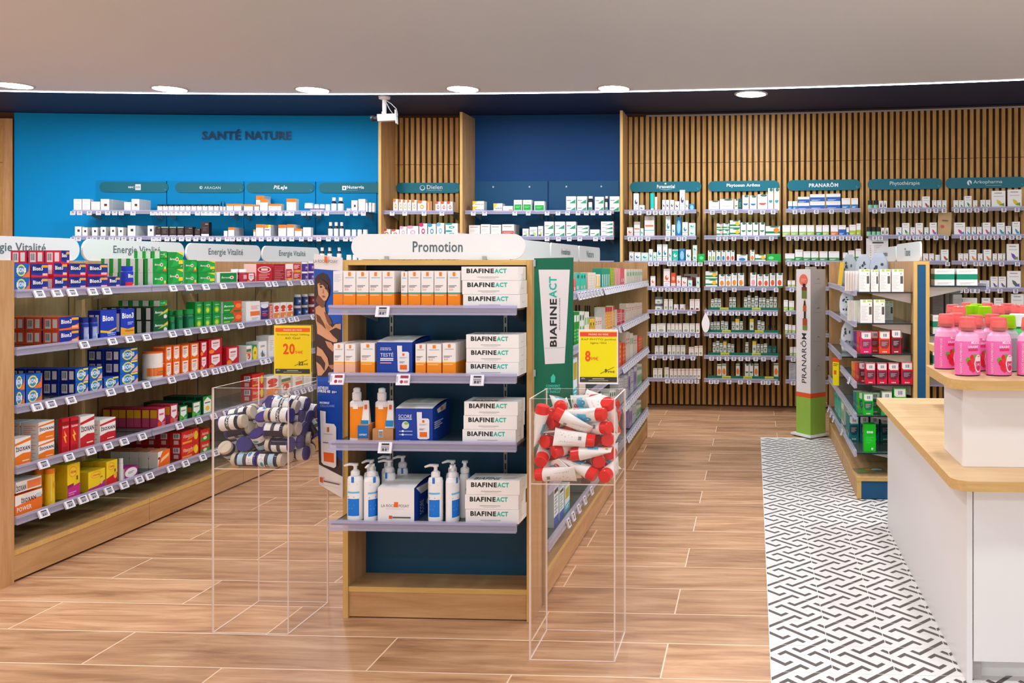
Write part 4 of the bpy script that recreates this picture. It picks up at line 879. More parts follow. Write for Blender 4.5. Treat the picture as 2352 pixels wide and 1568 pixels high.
wb('hbee', 'yellow carton with brown motif', [('e', .5, .5, .34, .34, '5a3a14'), ('e', .5, .5, .2, .2, 'e8b428'), ('r', 0, 0, 1, .2, 'c86a1c')], 'edc62e', 'c8a424')
R('hamb', 'syrup_bottle', 'brown syrup bottle', 'bottle', [(.48, 0), (.5, .03), (.5, .7), (.3, .8), (.36, .82), (.36, 1), (0, 1)], ['4a2008', '52260c', '3a1c0a', '3a1c0a', '2a1a10', '2e1e14'], [('r', .2, .15, .8, .55, 'c8a078')], n=12)
wb('hor', 'orange carton with red band', [('r', 0, .8, 1, 1, 'c8202c'), ('l', .2, .1, .8, .7, 5, 'f6c878')], 'f09a1c', 'e8e0d4')
wb('hred', 'red carton with white print', [('l', .15, .2, .85, .8, 5, 'f0c8c4')], 'd0202c', 'e2dcd4')
wb('hcr', 'cream carton with red letters', [('l', .2, .55, .8, .8, 2, 'c86a6a'), ('r', 0, 0, 1, .12, 'e0cdbb')], 'e4d0bc', 'dcc6ae')
wb('hog', 'orange striped box', [('l', .2, .1, .8, .9, 4, 'f4a888')], 'ee5a24', 'd84a1c')
wb('hcl', 'clear and white pack', [('l', .15, .1, .85, .9, 8, '9a9aa4'), ('r', .3, .4, .7, .5, '4a3a5a')], 'd4d6d6', 'c0c4c4')
wb('hpu', 'purple printed pack', [('e', .5, .5, .36, .3, '7a4a9a'), ('r', 0, .8, 1, 1, 'e0dce4')], 'b8a8c8', 'a898b8')
wb('hbl', 'pale blue wash bottle carton', [('r', .1, .5, .9, .9, 'b8a818'), ('r', 0, 0, 1, .3, '30b0c4'), ('l', .2, .1, .8, .25, 2, 'd8ecf0')], 'd8e8ec', 'b8d0d8')
wb('hww', 'white and blue wash pack', [('r', 0, 0, 1, .25, '2a5ab0'), ('l', .15, .3, .85, .8, 6, '6aa0b0'), ('r', .1, .85, .9, .95, '2a2a30')], 'e4ecee', 'c8d4d8')

# ================================================================== placing goods
ORD = 'first second third fourth fifth sixth seventh eighth ninth tenth eleventh twelfth thirteenth fourteenth fifteenth sixteenth seventeenth eighteenth nineteenth twentieth twenty-first twenty-second twenty-third twenty-fourth twenty-fifth twenty-sixth twenty-seventh twenty-eighth twenty-ninth thirtieth'.split()
_used = {}
def uv(pl, q):
    d = -q.x * sY + q.y * cY; l = q.x * cY + q.y * sY
    return PX + F * l / d
def row(place, pl, z, spec, gap=.965, split=0):
    """goods standing on one shelf. spec: 'kind:left-right@top*stack^deep/depth' in readings on the front plane pl"""
    ents = []
    for e in spec.split():
        key, r = e.split(':'); D_ = None; deep = 1; st = 1; lift = 0
        if '+' in r: r, x = r.split('+'); lift = float(x)
        if '/' in r: r, x = r.split('/'); D_ = float(x)
        if '^' in r: r, x = r.split('^'); deep = int(x)
        if '*' in r: r, x = r.split('*'); st = int(x)
        r, v = r.split('@'); u0, u1 = [float(x) for x in r.split('-')]
        ents.append((key, u0, u1, float(v), st, deep, D_, lift))
    if split:
        e2 = []
        for e in ents:
            q0 = pl.hit(e[1])[0]; q1 = pl.hit(e[2])[0]; n_ = max(1, round((q1 - q0).length / split))
            for i in range(n_):
                ua, ub = [uv(pl, q0 + (q1 - q0) * k) for k in (i / n_, (i + 1) / n_)]
                e2.append((e[0], ua, ub, e[3] + (EYE - PY) * 0, *e[4:]))
        ents = e2
    cnt = {}
    for e in ents: cnt[DES[e[0]][2]] = cnt.get(DES[e[0]][2], 0) + 1
    seen = {}; made = []
    for key, u0, u1, v, st, deep, D_, lift in sorted(ents, key=lambda e: e[1]):
        me, name, desc, cat, form = DES[key]
        q0, d0 = pl.hit(u0); q1, d1 = pl.hit(u1)
        W = (q1 - q0).length; dm = (d0 + d1) / 2
        H = max(.02, (EYE - (v - PY) * dm / F - z - lift) / st)
        c = (q0 + q1) / 2
        if form == 'round':
            W = (u1 - u0) * dm / F
            c = pl.off(-W / 2).hit((u0 + u1) / 2)[0] + pl.n * (W / 2)
        if D_ is None: D_ = W if form == 'round' else min(max(W * .75, .035), .07)
        seen[desc] = seen.get(desc, 0) + 1
        for k in range(deep):
            for j in range(st):
                o = bpy.data.objects.new(name, me); COL.objects.link(o)
                a = pl.phi + random.uniform(-.012, .012)
                p = c - pl.n * (k * D_ * 1.04 + (random.uniform(0, .006) if k else 0))
                o.location = (p.x, p.y, z + lift + .0006 + j * (H + .0006)); o.rotation_euler = (0, 0, a)
                wx = W * (gap if form == 'box' else .95)
                o.scale = (wx, wx if form == 'round' else D_, H * .995)
                if k == 0:
                    lb = desc
                    if cnt[desc] > 1: lb = ORD[seen[desc] - 1] + ' ' + desc + ' from left'
                    if st > 1: lb += (' lower', ' upper')[j] if st == 2 else (' bottom', ' middle', ' top', ' topmost')[j]
                    tag(o, lb + ', ' + place, cat, desc + ', ' + place)
                else:
                    tag(o, desc + ' behind front row, ' + place, cat, desc + ' behind, ' + place)
                made.append(o)
    return made

q = MB()
q.box(-.5, .5, -.5, .5, -.5, .5, TAGW)
prints(q, [('r', .2, .12, .84, .9, 'c2c0c8'), ('r', .24, .72, .8, .88, '3a383e'), ('r', .24, .5, .8, .6, '8a8890'), ('r', .3, .2, .46, .44, '4e4c54'), ('r', .52, .2, .66, .44, '55535a'), ('r', .7, .32, .8, .44, '6a6870')], lambda x, y, L: (x - .5, -.5 - .012 * L, y - .5))
TAG_ME = q.mesh('price_tag')
q = MB()
q.box(-.5, .5, -.5, .5, -.5, .5, TAGW)
prints(q, [('r', .3, .62, .9, .88, '9a3440'), ('e', .42, .3, .12, .16, 'a8303c'), ('r', .6, .18, .9, .42, 'b88088'), ('r', .03, .25, .12, .8, 'b0aeb8')], lambda x, y, L: (x - .5, -.5 - .012 * L, y - .5))
TAGR_ME = q.mesh('price_tag')
REST = MB()
def tags(place, pl, z, us, w=.046, h=.036, tilt=.42, rest=False, red=False, zoff=-.012):
    for i, u in enumerate(us):
        p, d = pl.hit(u)
        M = Matrix.Translation((p.x + pl.n.x * (.025 if rest else .0215), p.y + pl.n.y * (.025 if rest else .0215), z + zoff)) @ Matrix.Rotation(pl.phi, 4, 'Z') @ Matrix.Rotation(-tilt, 4, 'X') @ Matrix.Diagonal((w, .008, h, 1))
        if rest:
            REST.idx([M @ v.co for v in TAG_ME.vertices], [tuple(f.vertices) for f in TAG_ME.polygons if f.material_index == 0], TAGW)
            for f in TAG_ME.polygons:
                if f.material_index in (1, 2):
                    REST.face([M @ TAG_ME.vertices[j].co for j in f.vertices], TAG_ME.materials[f.material_index])
        else:
            o = bpy.data.objects.new('price_tag', TAGR_ME if red and i < 2 else TAG_ME); COL.objects.link(o); o.matrix_world = M
            tag(o, (ORD[i] + ' price tag from left on ' + place) if len(us) > 1 else 'only price tag on ' + place, 'price tag', 'price tags on ' + place)

# ------------------------------------------------------------------ long gondola, left
SH5 = ['top', 'second', 'third', 'fourth', 'lowest']; BAY = ['first', 'second', 'third', 'fourth']
LP = LPL.off(-.022)
def Lr(b_, s, spec): row('%s shelf, %s left-gondola bay' % (SH5[s], BAY[b_]), LP, LZ[s], spec)
Lr(0, 0, 'bionblor:33-69@605*2/.1 bionred:71-111@606*2/.08 bionred:123-155@604*2/.08 bionred:158-198@605*2/.08 bionred:201-248@606*2/.08 bionred:249-276@635*1/.08 bionjar:277-304@611')
row('above top shelf, first left-gondola bay', LP, LZ[0], 'bionred:140-160@575^3/.085+.132')
Lr(1, 0, 'ber:350-384@594*2^6/.05 ber2:385-421@579*2/.07 ber:422-453@597*2/.06 ber2:455-494@599*2/.06 berwhite:497-546@625/.05 redjar:549-566@618^2 redbx:567-586@626')
row('above top shelf, second left-gondola bay', LP, LZ[0], 'ber:366-384@577^3/.05+.1665')
Lr(2, 0, 'redbox:588-626@606/.09 redbox2:628-655@606/.08 redor:657-671@618/.07 redor:673-691@606*2/.06 purjar:693-706@602*2 purjar:708-720@601*2')
Lr(0, 1, 'bionor:135-182@727*2^3/.085 bionjar2:184-202@730 bionjar2:204-222@729^3 biontall:230-268@712/.07 biontall2:277-309@709/.07')
Lr(1, 1, 'berdark:352-386@705*2^6/.05 grjar:388-400@728 grjar:402-418@713^2 grjar:420-443@711 berlime:448-466@693*2/.06 berlime:468-486@693*2/.06 berlime:488-508@692*2/.06 bergo:511-556@692*2/.06')
row('above second shelf, second left-gondola bay', LP, LZ[1], 'ber:366-384@690^4/.06+.1565')
Lr(2, 1, 'whor:565-597@692/.09 bluewhite:599-617@693/.07 redstrip:619-626@699 orwh:629-642@696/.08 orwh:644-657@695/.08 orwh:659-673@694/.08 blujar:675-690@677*2 blujar:692-706@676*2 rubjar:708-721@675*2')
Lr(0, 2, 'bionblor:34-57@860*2/.075 bionblor:59-97@859*2/.075 bionbl:173-203@846*2^4/.085 bionbl:205-235@843*2/.07 bionbl:238-273@866/.07 bionbl:275-317@801*3^2/.09')
Lr(1, 2, 'orjar:328-371@810 orbox:380-395@795*2/.08 orbox:397-414@793*2/.08 orbox:416-435@792*2/.08 orbox:437-457@788*2/.08 redbx:460-476@784*2/.08 redbx:479-510@778*2/.08 redbx:520-549@796^3/.08')
Lr(2, 2, 'whfruit:566-577@794/.09 yelgreen:579-590@792/.09 whbull:593-613@784/.09 whtall:616-632@770/.09 whfruit:634-660@785/.09 whor:662-690@785/.09 whtall:694-715@785/.09')
Lr(0, 3, 'isoor:34-71@1004/.06 isoor:88-125@967*2^2/.09 redsachet:142-159@960/.02 redsachet:162-181@957/.02 isored:184-217@954/.06 isored:229-266@961^3/.08')
Lr(1, 3, 'grenade:361-381@936^7/.045 grenade:390-409@928^3/.045 greenfr:412-431@932^4/.05 greenfr:441-462@922^6/.05 greenfr2:466-487@909^5/.05')
Lr(2, 3, 'vitred:578-606@858*2/.08 orwh:612-640@862/.08 whfruit:646-668@860/.08 whor:672-694@858/.08 whtall:698-716@856/.08')
Lr(0, 4, 'isopow:33-98@1130/.2 tube:102-124@1078^2 yelmag:154-184@1064^2/.08 yelmag2:202-242@1079^2/.06 yelred:244-270@1057^2/.07 whoval:285-317@1072/.07')
row('above lowest shelf, first left-gondola bay', LP, LZ[4], 'isopow2:35-96@1100/.16+.112')
Lr(0, 4, 'magjar:272-282@1054')
Lr(1, 4, 'orwhite:362-391@1034^5/.055 vitred:416-457@987*2^4/.075 vitredg:460-482@985*2/.06')
Lr(2, 4, 'vitred:565-590@978*2/.07 whor:594-618@975/.07 orbox:624-646@972/.07 whtall:652-676@970/.07')
TG = LPL.off(.0)
for b_, s, us in ((0, 0, (80, 121, 156, 203, 236)), (1, 0, (389, 426, 465, 505, 545)), (2, 0, (609, 625, 659, 690, 708)),
                  (0, 1, (184, 249, 289, 328)), (1, 1, (388, 423, 460, 482, 511, 545)), (2, 1, (610, 631, 643, 661, 674, 713)),
                  (0, 2, (75, 107, 153, 245, 288, 328)), (1, 2, (386, 435, 461, 486, 504, 521, 541)), (2, 2, (597, 609)),
                  (0, 3, (90, 149, 199, 239, 276, 318)), (1, 3, (404, 448, 483, 512, 545)), (2, 3, (640, 655, 675, 690, 706)),
                  (0, 4, (90, 150, 181, 205, 241, 276, 311, 335)), (1, 4, (384, 418, 458, 488)), (2, 4, (600, 640))):
    tags('%s shelf of %s left-gondola bay' % (SH5[s], BAY[b_]), TG, LZ[s], us, .058, .038)

# ------------------------------------------------------------------ promotion bay
CP = CPL.off(-.022)
def Cr(s, spec): return row('%s shelf of promotion bay' % ('top', 'second', 'third', 'lowest')[s], CP, CZ[s], spec)
Cr(0, 'anthback:765-787@622/.052 antho:788-817@622^2/.052 antho:818-847@622^2/.052 antho:848-877@622^2/.052 antho:878-906@622^2/.052 antho:921-936@623/.052 antho:937-966@622^2/.052 antho:967-996@622^2/.052 antho:997-1026@622^2/.052 antho:1028-1057@622^2/.052')
Cr(1, 'anthp:766-790@789^4/.045 anthp:792-816@790^4/.045 anthy:828-861@788^4/.045 teste:864-948@784/.2 anthy:954-978@790^4/.045 anthy:980-1014@790^4/.045 anthy:1016-1047@788^4/.045')
Cr(2, 'score:907-995@936/.2')
Cr(3, 'rocheb:866-953@1119/.2')
def biaf(s, u0, u1, v, sh):
    for i, o in enumerate(row('%s shelf of promotion bay' % ('top', 'second', 'third', 'lowest')[s], CP, CZ[s], 'biaf:%s-%s@%s*3/.12' % (u0, u1, v))):
        o.location.x += sh[i]; o.rotation_euler.z += sh[i] * .6
biaf(0, 1059, 1194, 613, (.004, 0, -.003)); biaf(1, 1068, 1193, 769, (0, .002, .001)); biaf(2, 1062, 1189, 923, (-.004, .001, .004)); biaf(3, 1067, 1194, 1104, (0, -.002, .003))
for s, us, rd in ((0, (884,), 0), (1, (781, 931, 1100), 1), (2, (890,), 0)):
    tags('%s shelf of promotion bay' % ('top', 'second', 'third')[s], CPL, CZ[s], us, .055, .044, .3, red=bool(rd))
def pump(u0, u1, zb, back, label, turn=0.0, h=.232):
    q0, d0 = CP.hit(u0); q1, d1 = CP.hit(u1); W = (q1 - q0).length; c = (q0 + q1) / 2 - CP.n * (W / 2 * .7 + back)
    o = thing('pump_bottle', label, 'bottle', (c.x, c.y, zb + .0006), 'white pump bottles on lowest promotion shelf', turn)
    r = W * .47; wm = paint('f2f1f0', .3); q = MB()
    q.lathe([(0, 0), (r * .94, 0), (r, .006), (r, .165), (r * .9, .178), (r * .45, .184), (r * .42, .186)], [wm] * 6, 24, sy=.72)
    def pl(x, y, L):
        a = -pi / 2 + (x - .5) * 1.9
        return ((r * 1.006 + .0002 * L) * cos(a), (r * 1.006 + .0002 * L) * .72 * sin(a), y * .184)
    prints(q, [('r', .08, .12, .92, .5, '1478d8'), ('r', .06, .62, .94, .66, '6ac0e4'), ('r', .4, .86, .58, .99, '2a78d0'), ('l', .2, .8, .8, .84, 1, 'b4c0d0'), ('l', .12, .52, .6, .56, 1, '5a9ad8'), ('l', .2, .25, .6, .4, 2, '3a90e4')], pl, cols=8)
    q.build('body', o)
    q = MB(); q.lathe([(.0, .184), (.018, .184), (.018, .2), (.013, .205), (.008, .207), (.007, .222), (.012, .223), (.012, .232), (0, .234)], [wm] * 8, 14)
    q.tube([(0, 0, .228), (-.02, -.012, .231), (-.038, -.022, .226)], [.007, .006, .004], wm, 8); q.build('pump', o)
    return o
pump(791, 829, CZ[3], .0, 'white pump bottle with blue label at shelf end, front row')
pump(830, 868, CZ[3], -.004, 'white pump bottle with blue label touching white tester box', .9)
pump(812, 846, CZ[3], .075, 'white pump bottle directly behind the shelf end pump bottle', .5)
pump(836, 868, CZ[3], .15, 'rearmost white pump bottle behind the front pair', .2)
pump(855, 888, CZ[3], .075, 'white pump bottle behind white tester box, tallest in view', -.2)
pump(872, 898, CZ[3], .16, 'white pump bottle farthest back behind white tester box', .3)
pump(978, 1014, CZ[3], .0, 'white pump bottle just right of white tester box')
pump(1016, 1054, CZ[3], .0, 'white pump bottle beside lowest stack of wide cream cartons', 1.2)
pump(1004, 1036, CZ[3], .08, 'white pump bottle behind the right hand pair, turned sideways', .1)
pump(1034, 1066, CZ[3], .075, 'white pump bottle tucked behind beside cream cartons', 1.4)
def spray(u0, u1, zb, label, flip):
    q0, d0 = CP.hit(u0); q1, d1 = CP.hit(u1); W = (q1 - q0).length; c = (q0 + q1) / 2 - CP.n * .035
    o = thing('sun_spray_set', label, 'spray bottle', (c.x, c.y, zb + .0006), 'sun spray sets on third promotion shelf')
    wm = paint('f0eeec', .35); og = paint('f58a16', .4); q = MB(); x0 = -W * .2
    def oval(z0, z1, r0, r1, m_):
        q.lathe([(r0, z0), (r1, z1)], [m_], 24, (x0, 0, 0), sy=.6)
    r = W * .3; oval(0, .012, r, r, wm); oval(.012, .14, r, r, og); oval(.14, .158, r, r * .98, wm); oval(.158, .168, r * .98, r * .5, wm); q.lathe([(0, .168), (r * .5, .168)], [wm], 24, (x0, 0, 0), sy=.6)
    q.box(x0 - .008, x0 + .012, -r * .66, -r * .58, .132, .15, wm); q.build('bottle', o)
    q = MB(); q.lathe([(.016, .166), (.018, .172), (.018, .196), (.014, .2), (.014, .214), (.008, .218), (0, .218)], [wm] * 6, 16, (x0, 0, 0)); q.build('nozzle', o)
    q = MB(); xt = W * .2; kb = paint('c08a5a', .6)
    V = [(xt - .018, -.012, .055), (xt + .018, -.012, .055), (xt + .018, .012, .055), (xt - .018, .012, .055), (xt - .012, -.002, .165), (xt + .012, -.002, .165), (xt + .012, .002, .165), (xt - .012, .002, .165)]
    q.idx(V, [(0, 1, 5, 4), (1, 2, 6, 5), (2, 3, 7, 6), (3, 0, 4, 7), (4, 5, 6, 7), (3, 2, 1, 0)], paint('efece8')); q.box(xt - .003, xt + .006, -.008, -.004, .13, .148, paint('e06a28')); q.box(xt - .016, xt + .015, -.0125, -.0115, .06, .085, paint('1a8ac8')); q.build('mini_tube', o)
    q = MB(); q.box(-W * .48, W * .46, -.032, .03, .001, .054, kb); q.build('sleeve', o) if flip else None
    q = MB()
    if flip:
        q.box(-W * .2, W * .0, -.0328, -.0322, .02, .05, paint('e8e2dc')); [q.box(-W * .19, -W * .01, -.0334, -.0329, .023 + k * .004, .025 + k * .004, paint('4a4440')) for k in range(6)]; q.build('barcode_label', o)
    else:
        q.box(W * .0, W * .46, -.034, .03, .001, .07, paint('c9905c')); q.box(W * .0, W * .46, -.035, -.0342, .016, .068, paint('1a6ab4')); prints(q, [('t', 'OFFERT', .1, .2, .9, .36, 'd8e8f4', B_)], lambda x, y, L: (W * (.02 + .42 * x), -.0352 - .0002 * L, .016 + .05 * y)); q.build('sleeve', o)
    return o
spray(795, 848, CZ[2], 'orange sun spray with blue gift sleeve at shelf end', False)
spray(854, 904, CZ[2], 'orange sun spray in brown cardboard sleeve beside SCORE box', True)

# posters hung on the sides of the promotion bay
pf = Plane((-1.868, 3.660), (-1.742 + 1.868, 3.600 - 3.660))
ps = thing('side_poster', 'tall skin care poster of a person on blue, hung beside promotion bay', 'poster', (0, 0, 0))
def polypx(mb, pl, pts, mat, layer):
    n = Vector((pl.n.x, pl.n.y, 0))
    mb.face([pl.pt(u, v) + n * (.00025 * layer) for u, v in pts], mat if not isinstance(mat, str) else paint(mat))
q = MB(); P = [(733, 1112), (787, 1144), (786, 592), (721, 583)]
F_ = [pf.pt(u, v) for u, v in P]; nn = Vector((pf.n.x, pf.n.y, 0)) * -.003
q.idx([*F_, *[p + nn for p in F_]], [(0, 1, 2, 3), (7, 6, 5, 4), (0, 4, 5, 1), (1, 5, 6, 2), (2, 6, 7, 3), (3, 7, 4, 0)], paint('eeeae8', .35)); q.build('panel', ps)
q = MB(); ART = [
 ([(721, 617), (786, 622), (787, 872), (728, 862)], '1550b4'),
 ([(729, 873), (787, 882), (787, 1094), (733, 1066)], '1346a8'),
 ([(728, 860), (787, 870), (787, 884), (729, 874)], '1550b4'),
 ([(722, 700), (733, 1066), (787, 1094), (787, 1060), (733, 1010)], '3a2c34'),
 # hair
 ([(724, 640), (731, 630), (742, 626), (752, 630), (758, 642), (761, 662), (758, 678), (752, 690), (746, 694), (727, 700), (722, 690)], '3b2a2c'),
 # body
 ([(723, 702), (731, 696), (744, 694), (748, 700), (752, 720), (761, 732), (765, 745), (775, 741), (784, 744), (784, 800), (778, 820), (760, 862), (742, 866), (728, 862), (724, 790)], '3f2a2a'),
 ([(725, 706), (735, 700), (746, 700), (748, 714), (752, 732), (758, 746), (764, 752), (772, 744), (784, 743), (784, 757), (772, 752), (757, 760), (765, 770), (776, 780), (774, 786), (762, 782), (744, 766), (730, 755), (726, 735)], 'd49a70'),
 ([(727, 720), (736, 726), (746, 744), (750, 756), (740, 746), (729, 738)], '6a4234'),
 ([(745, 715), (756, 724), (764, 742), (758, 748), (752, 738)], '7a4c3a'),
 ([(748, 742), (762, 752), (756, 758), (750, 752)], 'c08658'),
 ([(729, 745), (741, 748), (757, 764), (770, 778), (776, 785), (768, 786), (752, 779), (738, 770), (730, 766)], 'dba078'),
 ([(748, 782), (762, 786), (770, 798), (766, 808), (754, 796)], 'cf9068'),
 ([(730, 795), (742, 803), (754, 822), (757, 838), (750, 850), (740, 862), (731, 862), (728, 830)], 'd69c72'),
 ([(727, 815), (739, 818), (749, 834), (747, 852), (738, 838), (728, 830)], '4a2e2c'),
 ([(755, 838), (770, 837), (782, 840), (782, 846), (764, 848)], 'b07c5c'),
 # face
 ([(731, 652), (737, 646), (746, 648), (754, 654), (757, 668), (756, 680), (751, 690), (745, 691), (737, 686), (733, 676)], 'd8a27c'),
 ([(733, 676), (745, 690), (750, 691), (748, 702), (742, 706), (732, 698), (727, 690)], '7a4c3c'),
 ([(738, 640), (752, 650), (758, 668), (757, 674), (750, 662), (744, 654), (735, 650), (732, 654)], '4a302c'),
 ([(736, 658), (740, 656), (743, 659), (739, 661)], '2c1e20'), ([(748, 661), (752, 660), (754, 663), (750, 664)], '2c1e20'),
 ([(735, 653), (742, 651), (743, 653), (736, 655)], '3a2624'),
 ([(744, 662), (747, 672), (743, 673)], 'b87e5c'),
 ([(741, 680), (745, 678), (750, 680), (746, 683)], 'a4544a'),
 # product drawing
 ([(738, 942), (751, 944), (751, 971), (770, 973), (775, 980), (775, 1070), (770, 1074), (746, 1066), (741, 1060)], 'e8e5e6'),
 ([(746, 1037), (770, 1040), (770, 1062), (747, 1058)], 'ea6420'), ([(754, 980), (759, 980), (759, 991), (754, 991)], 'd8622a'),
 ([(746, 994), (767, 996), (767, 998), (746, 996)], 'c8c4ca'), ([(745, 1014), (760, 1015), (760, 1017), (745, 1016)], '6a6670'),
 ([(738, 1094), (745, 1096), (745, 1108), (738, 1105)], 'd85a20'), ([(747, 1102), (783, 1110), (783, 1113), (747, 1105)], '7a5a4a'),
 ([(739, 588), (739, 602), (732.5, 601), (732.5, 588)], None)]
L = 2
for pts, c in ART:
    if c is None: continue
    polypx(q, pf, pts, c, L); L += 1
def pxtext(mb, pl, txt, u0, v0, u1, v1, c, layer, opt=None, skew=0.0):
    n = Vector((pl.n.x, pl.n.y, 0))
    V, Fc = letters(txt, (opt or {}).get('b', 0), (opt or {}).get('s', 0))
    if (opt or {}).get('v'): P = [(u1 - (u1 - u0) * y, v1 + (v0 - v1) * x) for x, y in V]
    else: P = [(u0 + (u1 - u0) * x, v1 + (v0 - v1) * y + skew * x) for x, y in V]
    mb.idx([pl.pt(u, v) + n * (.00025 * layer) for u, v in P], Fc, paint(c))
pxtext(q, pf, 'LA ROCHE POSAY', 724, 596, 779, 603, '4a4a52', L, None, 1)
polypx(q, pf, [(749, 588), (755, 588.5), (755, 603), (749, 602.5)], 'ee6c1e', L + 1)
pxtext(q, pf, 'ANTHELIOS', 733, 886, 758, 893, 'f0f2fa', L, B_, 1); pxtext(q, pf, 'UVMUNE 400', 733, 893, 762, 900, 'f0f2fa', L, B_, 2); pxtext(q, pf, '50+', 766, 897, 777, 902, 'f0f2fa', L, B_, 0)
pxtext(q, pf, 'MAXIMALE', 738, 921, 760, 926, 'e8ecf8', L, B_, 1); pxtext(q, pf, 'CELLULAIRE', 739, 928, 772, 933, '9ab0e0', L, None, 1)
q.build('print', ps)
gf = Plane((-.918, 3.598), (1, -.0))
gs = thing('side_poster', 'tall green poster of a white cream tube beside promotion bay', 'poster', (0, 0, 0))
q = MB(); F_ = [gf.pt(u, v) for u, v in ((1227, 1085), (1315, 1085), (1317, 591), (1227, 593))]; nn = Vector((gf.n.x, gf.n.y, 0)) * -.003
q.idx([*F_, *[p + nn for p in F_]], [(0, 1, 2, 3), (7, 6, 5, 4), (0, 4, 5, 1), (1, 5, 6, 2), (2, 6, 7, 3), (3, 7, 4, 0)], paint('0a6a4c', .4)); q.build('panel', gs)
q = MB(); polypx(q, gf, [(1252, 836), (1297, 834), (1309, 619), (1237, 619)], 'e6e2e2', 2); polypx(q, gf, [(1251, 800), (1297, 798), (1297, 797), (1251, 799)], 'b0acac', 3)
pxtext(q, gf, 'BIAFINE', 1263, 686, 1279, 796, '262c2a', 4, {'v': 1, 'b': .03}); pxtext(q, gf, 'ACT', 1261, 635, 1279, 684, '22b8a4', 4, {'v': 1, 'b': .03})
pxtext(q, gf, 'EMULSION CUTANEE', 1284, 684, 1287, 757, '6a6e6c', 4, {'v': 1}); polypx(q, gf, [(1265, 866), (1271, 858), (1276, 866), (1274, 878), (1266, 878)], '3ad0b4', 3)
pxtext(q, gf, 'CONVIENT', 1254, 883, 1287, 889, '4ad4bc', 3, B_); pxtext(q, gf, 'POUR TOUTE', 1251, 890, 1288, 896, '4ad4bc', 3, B_); pxtext(q, gf, 'LA FAMILLE', 1254, 897, 1286, 902, '4ad4bc', 3, B_)
polypx(q, gf, [(1245, 935), (1300, 935), (1300, 937), (1245, 937)], '8ac0ac', 3); polypx(q, gf, [(1245, 943), (1296, 943), (1296, 945), (1245, 945)], '8ac0ac', 3); q.build('print', gs)
q = MB()
for v in (604, 856):
    a = gf.pt(1229, v, .002); q.box(a.x - .006, a.x + .004, a.y - .006, a.y - .001, a.z - .014, a.z + .014, paint('b8bcba', .3, .6))
q.build('clip', gs)

# ------------------------------------------------------------------ acrylic bins and what lies in them
acrylic_bin('clear acrylic bin of dark supplement jars left of promotion bay', *BL, .668, .996)
acrylic_bin('clear acrylic bin of red capped tubes right of promotion bay', *BR, .668, .99)
jarbody = paint('241f38', .18); jarpur = paint('352a78', .2); wlab = 'e6e4e2'; lidm = paint('c9bba6', .35)
q = MB(); q.lathe([(0, -.053), (.029, -.053), (.031, -.049), (.031, -.04), (.031, .024), (.0265, .034), (.0265, .036)], [jarpur, jarpur, jarpur, jarbody, jarbody, jarbody], 48)
def jl(x, y, L):
    a = x * 5.2 - 2.6; r = .03125 + .00012 * L
    return (r * sin(a), -r * cos(a), -.044 + .066 * y)
prints(q, [('r', 0, 0, 1, 1, wlab), ('r', 0, .42, 1, .66, '3c4248'), ('r', .0, .68, .4, 1, 'a8cfe4'), ('e', .3, .26, .08, .1, '2a9ac0'), ('t', 'SHILAJIT', .3, .46, .72, .62, 'eceae8', B_), ('l', .45, .1, .75, .38, 3, '9a9894'), ('l', .76, .72, .98, .95, 4, '9a9894'), ('l', .05, .1, .18, .36, 3, '9a9894')], jl, cols=40)
JB = q.mesh('jar_body')
q = MB(); q.lathe([(.0, .0355), (.028, .0355), (.0285, .037), (.0285, .051), (.027, .053), (0, .053)], [lidm] * 5, 24); JL = q.mesh('jar_lid')
cxl, cyl = (BL[0] + BL[1]) / 2, (BL[2] + BL[3]) / 2
pl8 = ('at the bottom', 'low in the pile', 'in mid pile', 'high in the pile', 'on top of the pile')
def posed(name, cat, kind, poses, c, z0, parts, spot):
    tot = len(poses); cells = {}
    for i, (x, y, z, a, b_, c_, d) in enumerate(poses):
        o = bpy.data.objects.new(name, parts[0][1]); COL.objects.link(o)
        o.rotation_mode = 'QUATERNION'; o.rotation_quaternion = (a, b_, c_, d); o.location = (c[0] + x, c[1] + y, z0 + z - .0006); o.scale = (.975, .975, .975)
        side = 'near the front pane' if y < -.045 else ('near the back pane' if y > .045 else 'between the panes')
        lat = 'left' if x < -.05 else ('right' if x > .05 else 'centre')
        lv = pl8[min(4, int(z / .06))]
        k = (side, lat, lv); cells[k] = cells.get(k, 0) + 1
        dirn = ('second ', 'third ', 'fourth ', 'fifth ')[cells[k] - 2] if cells[k] > 1 else ''
        tag(o, '%s%s %s %s, %s' % (dirn, kind, lv, side, lat), cat, spot)
        for nm, me in parts[1:]: link(nm, me, o)
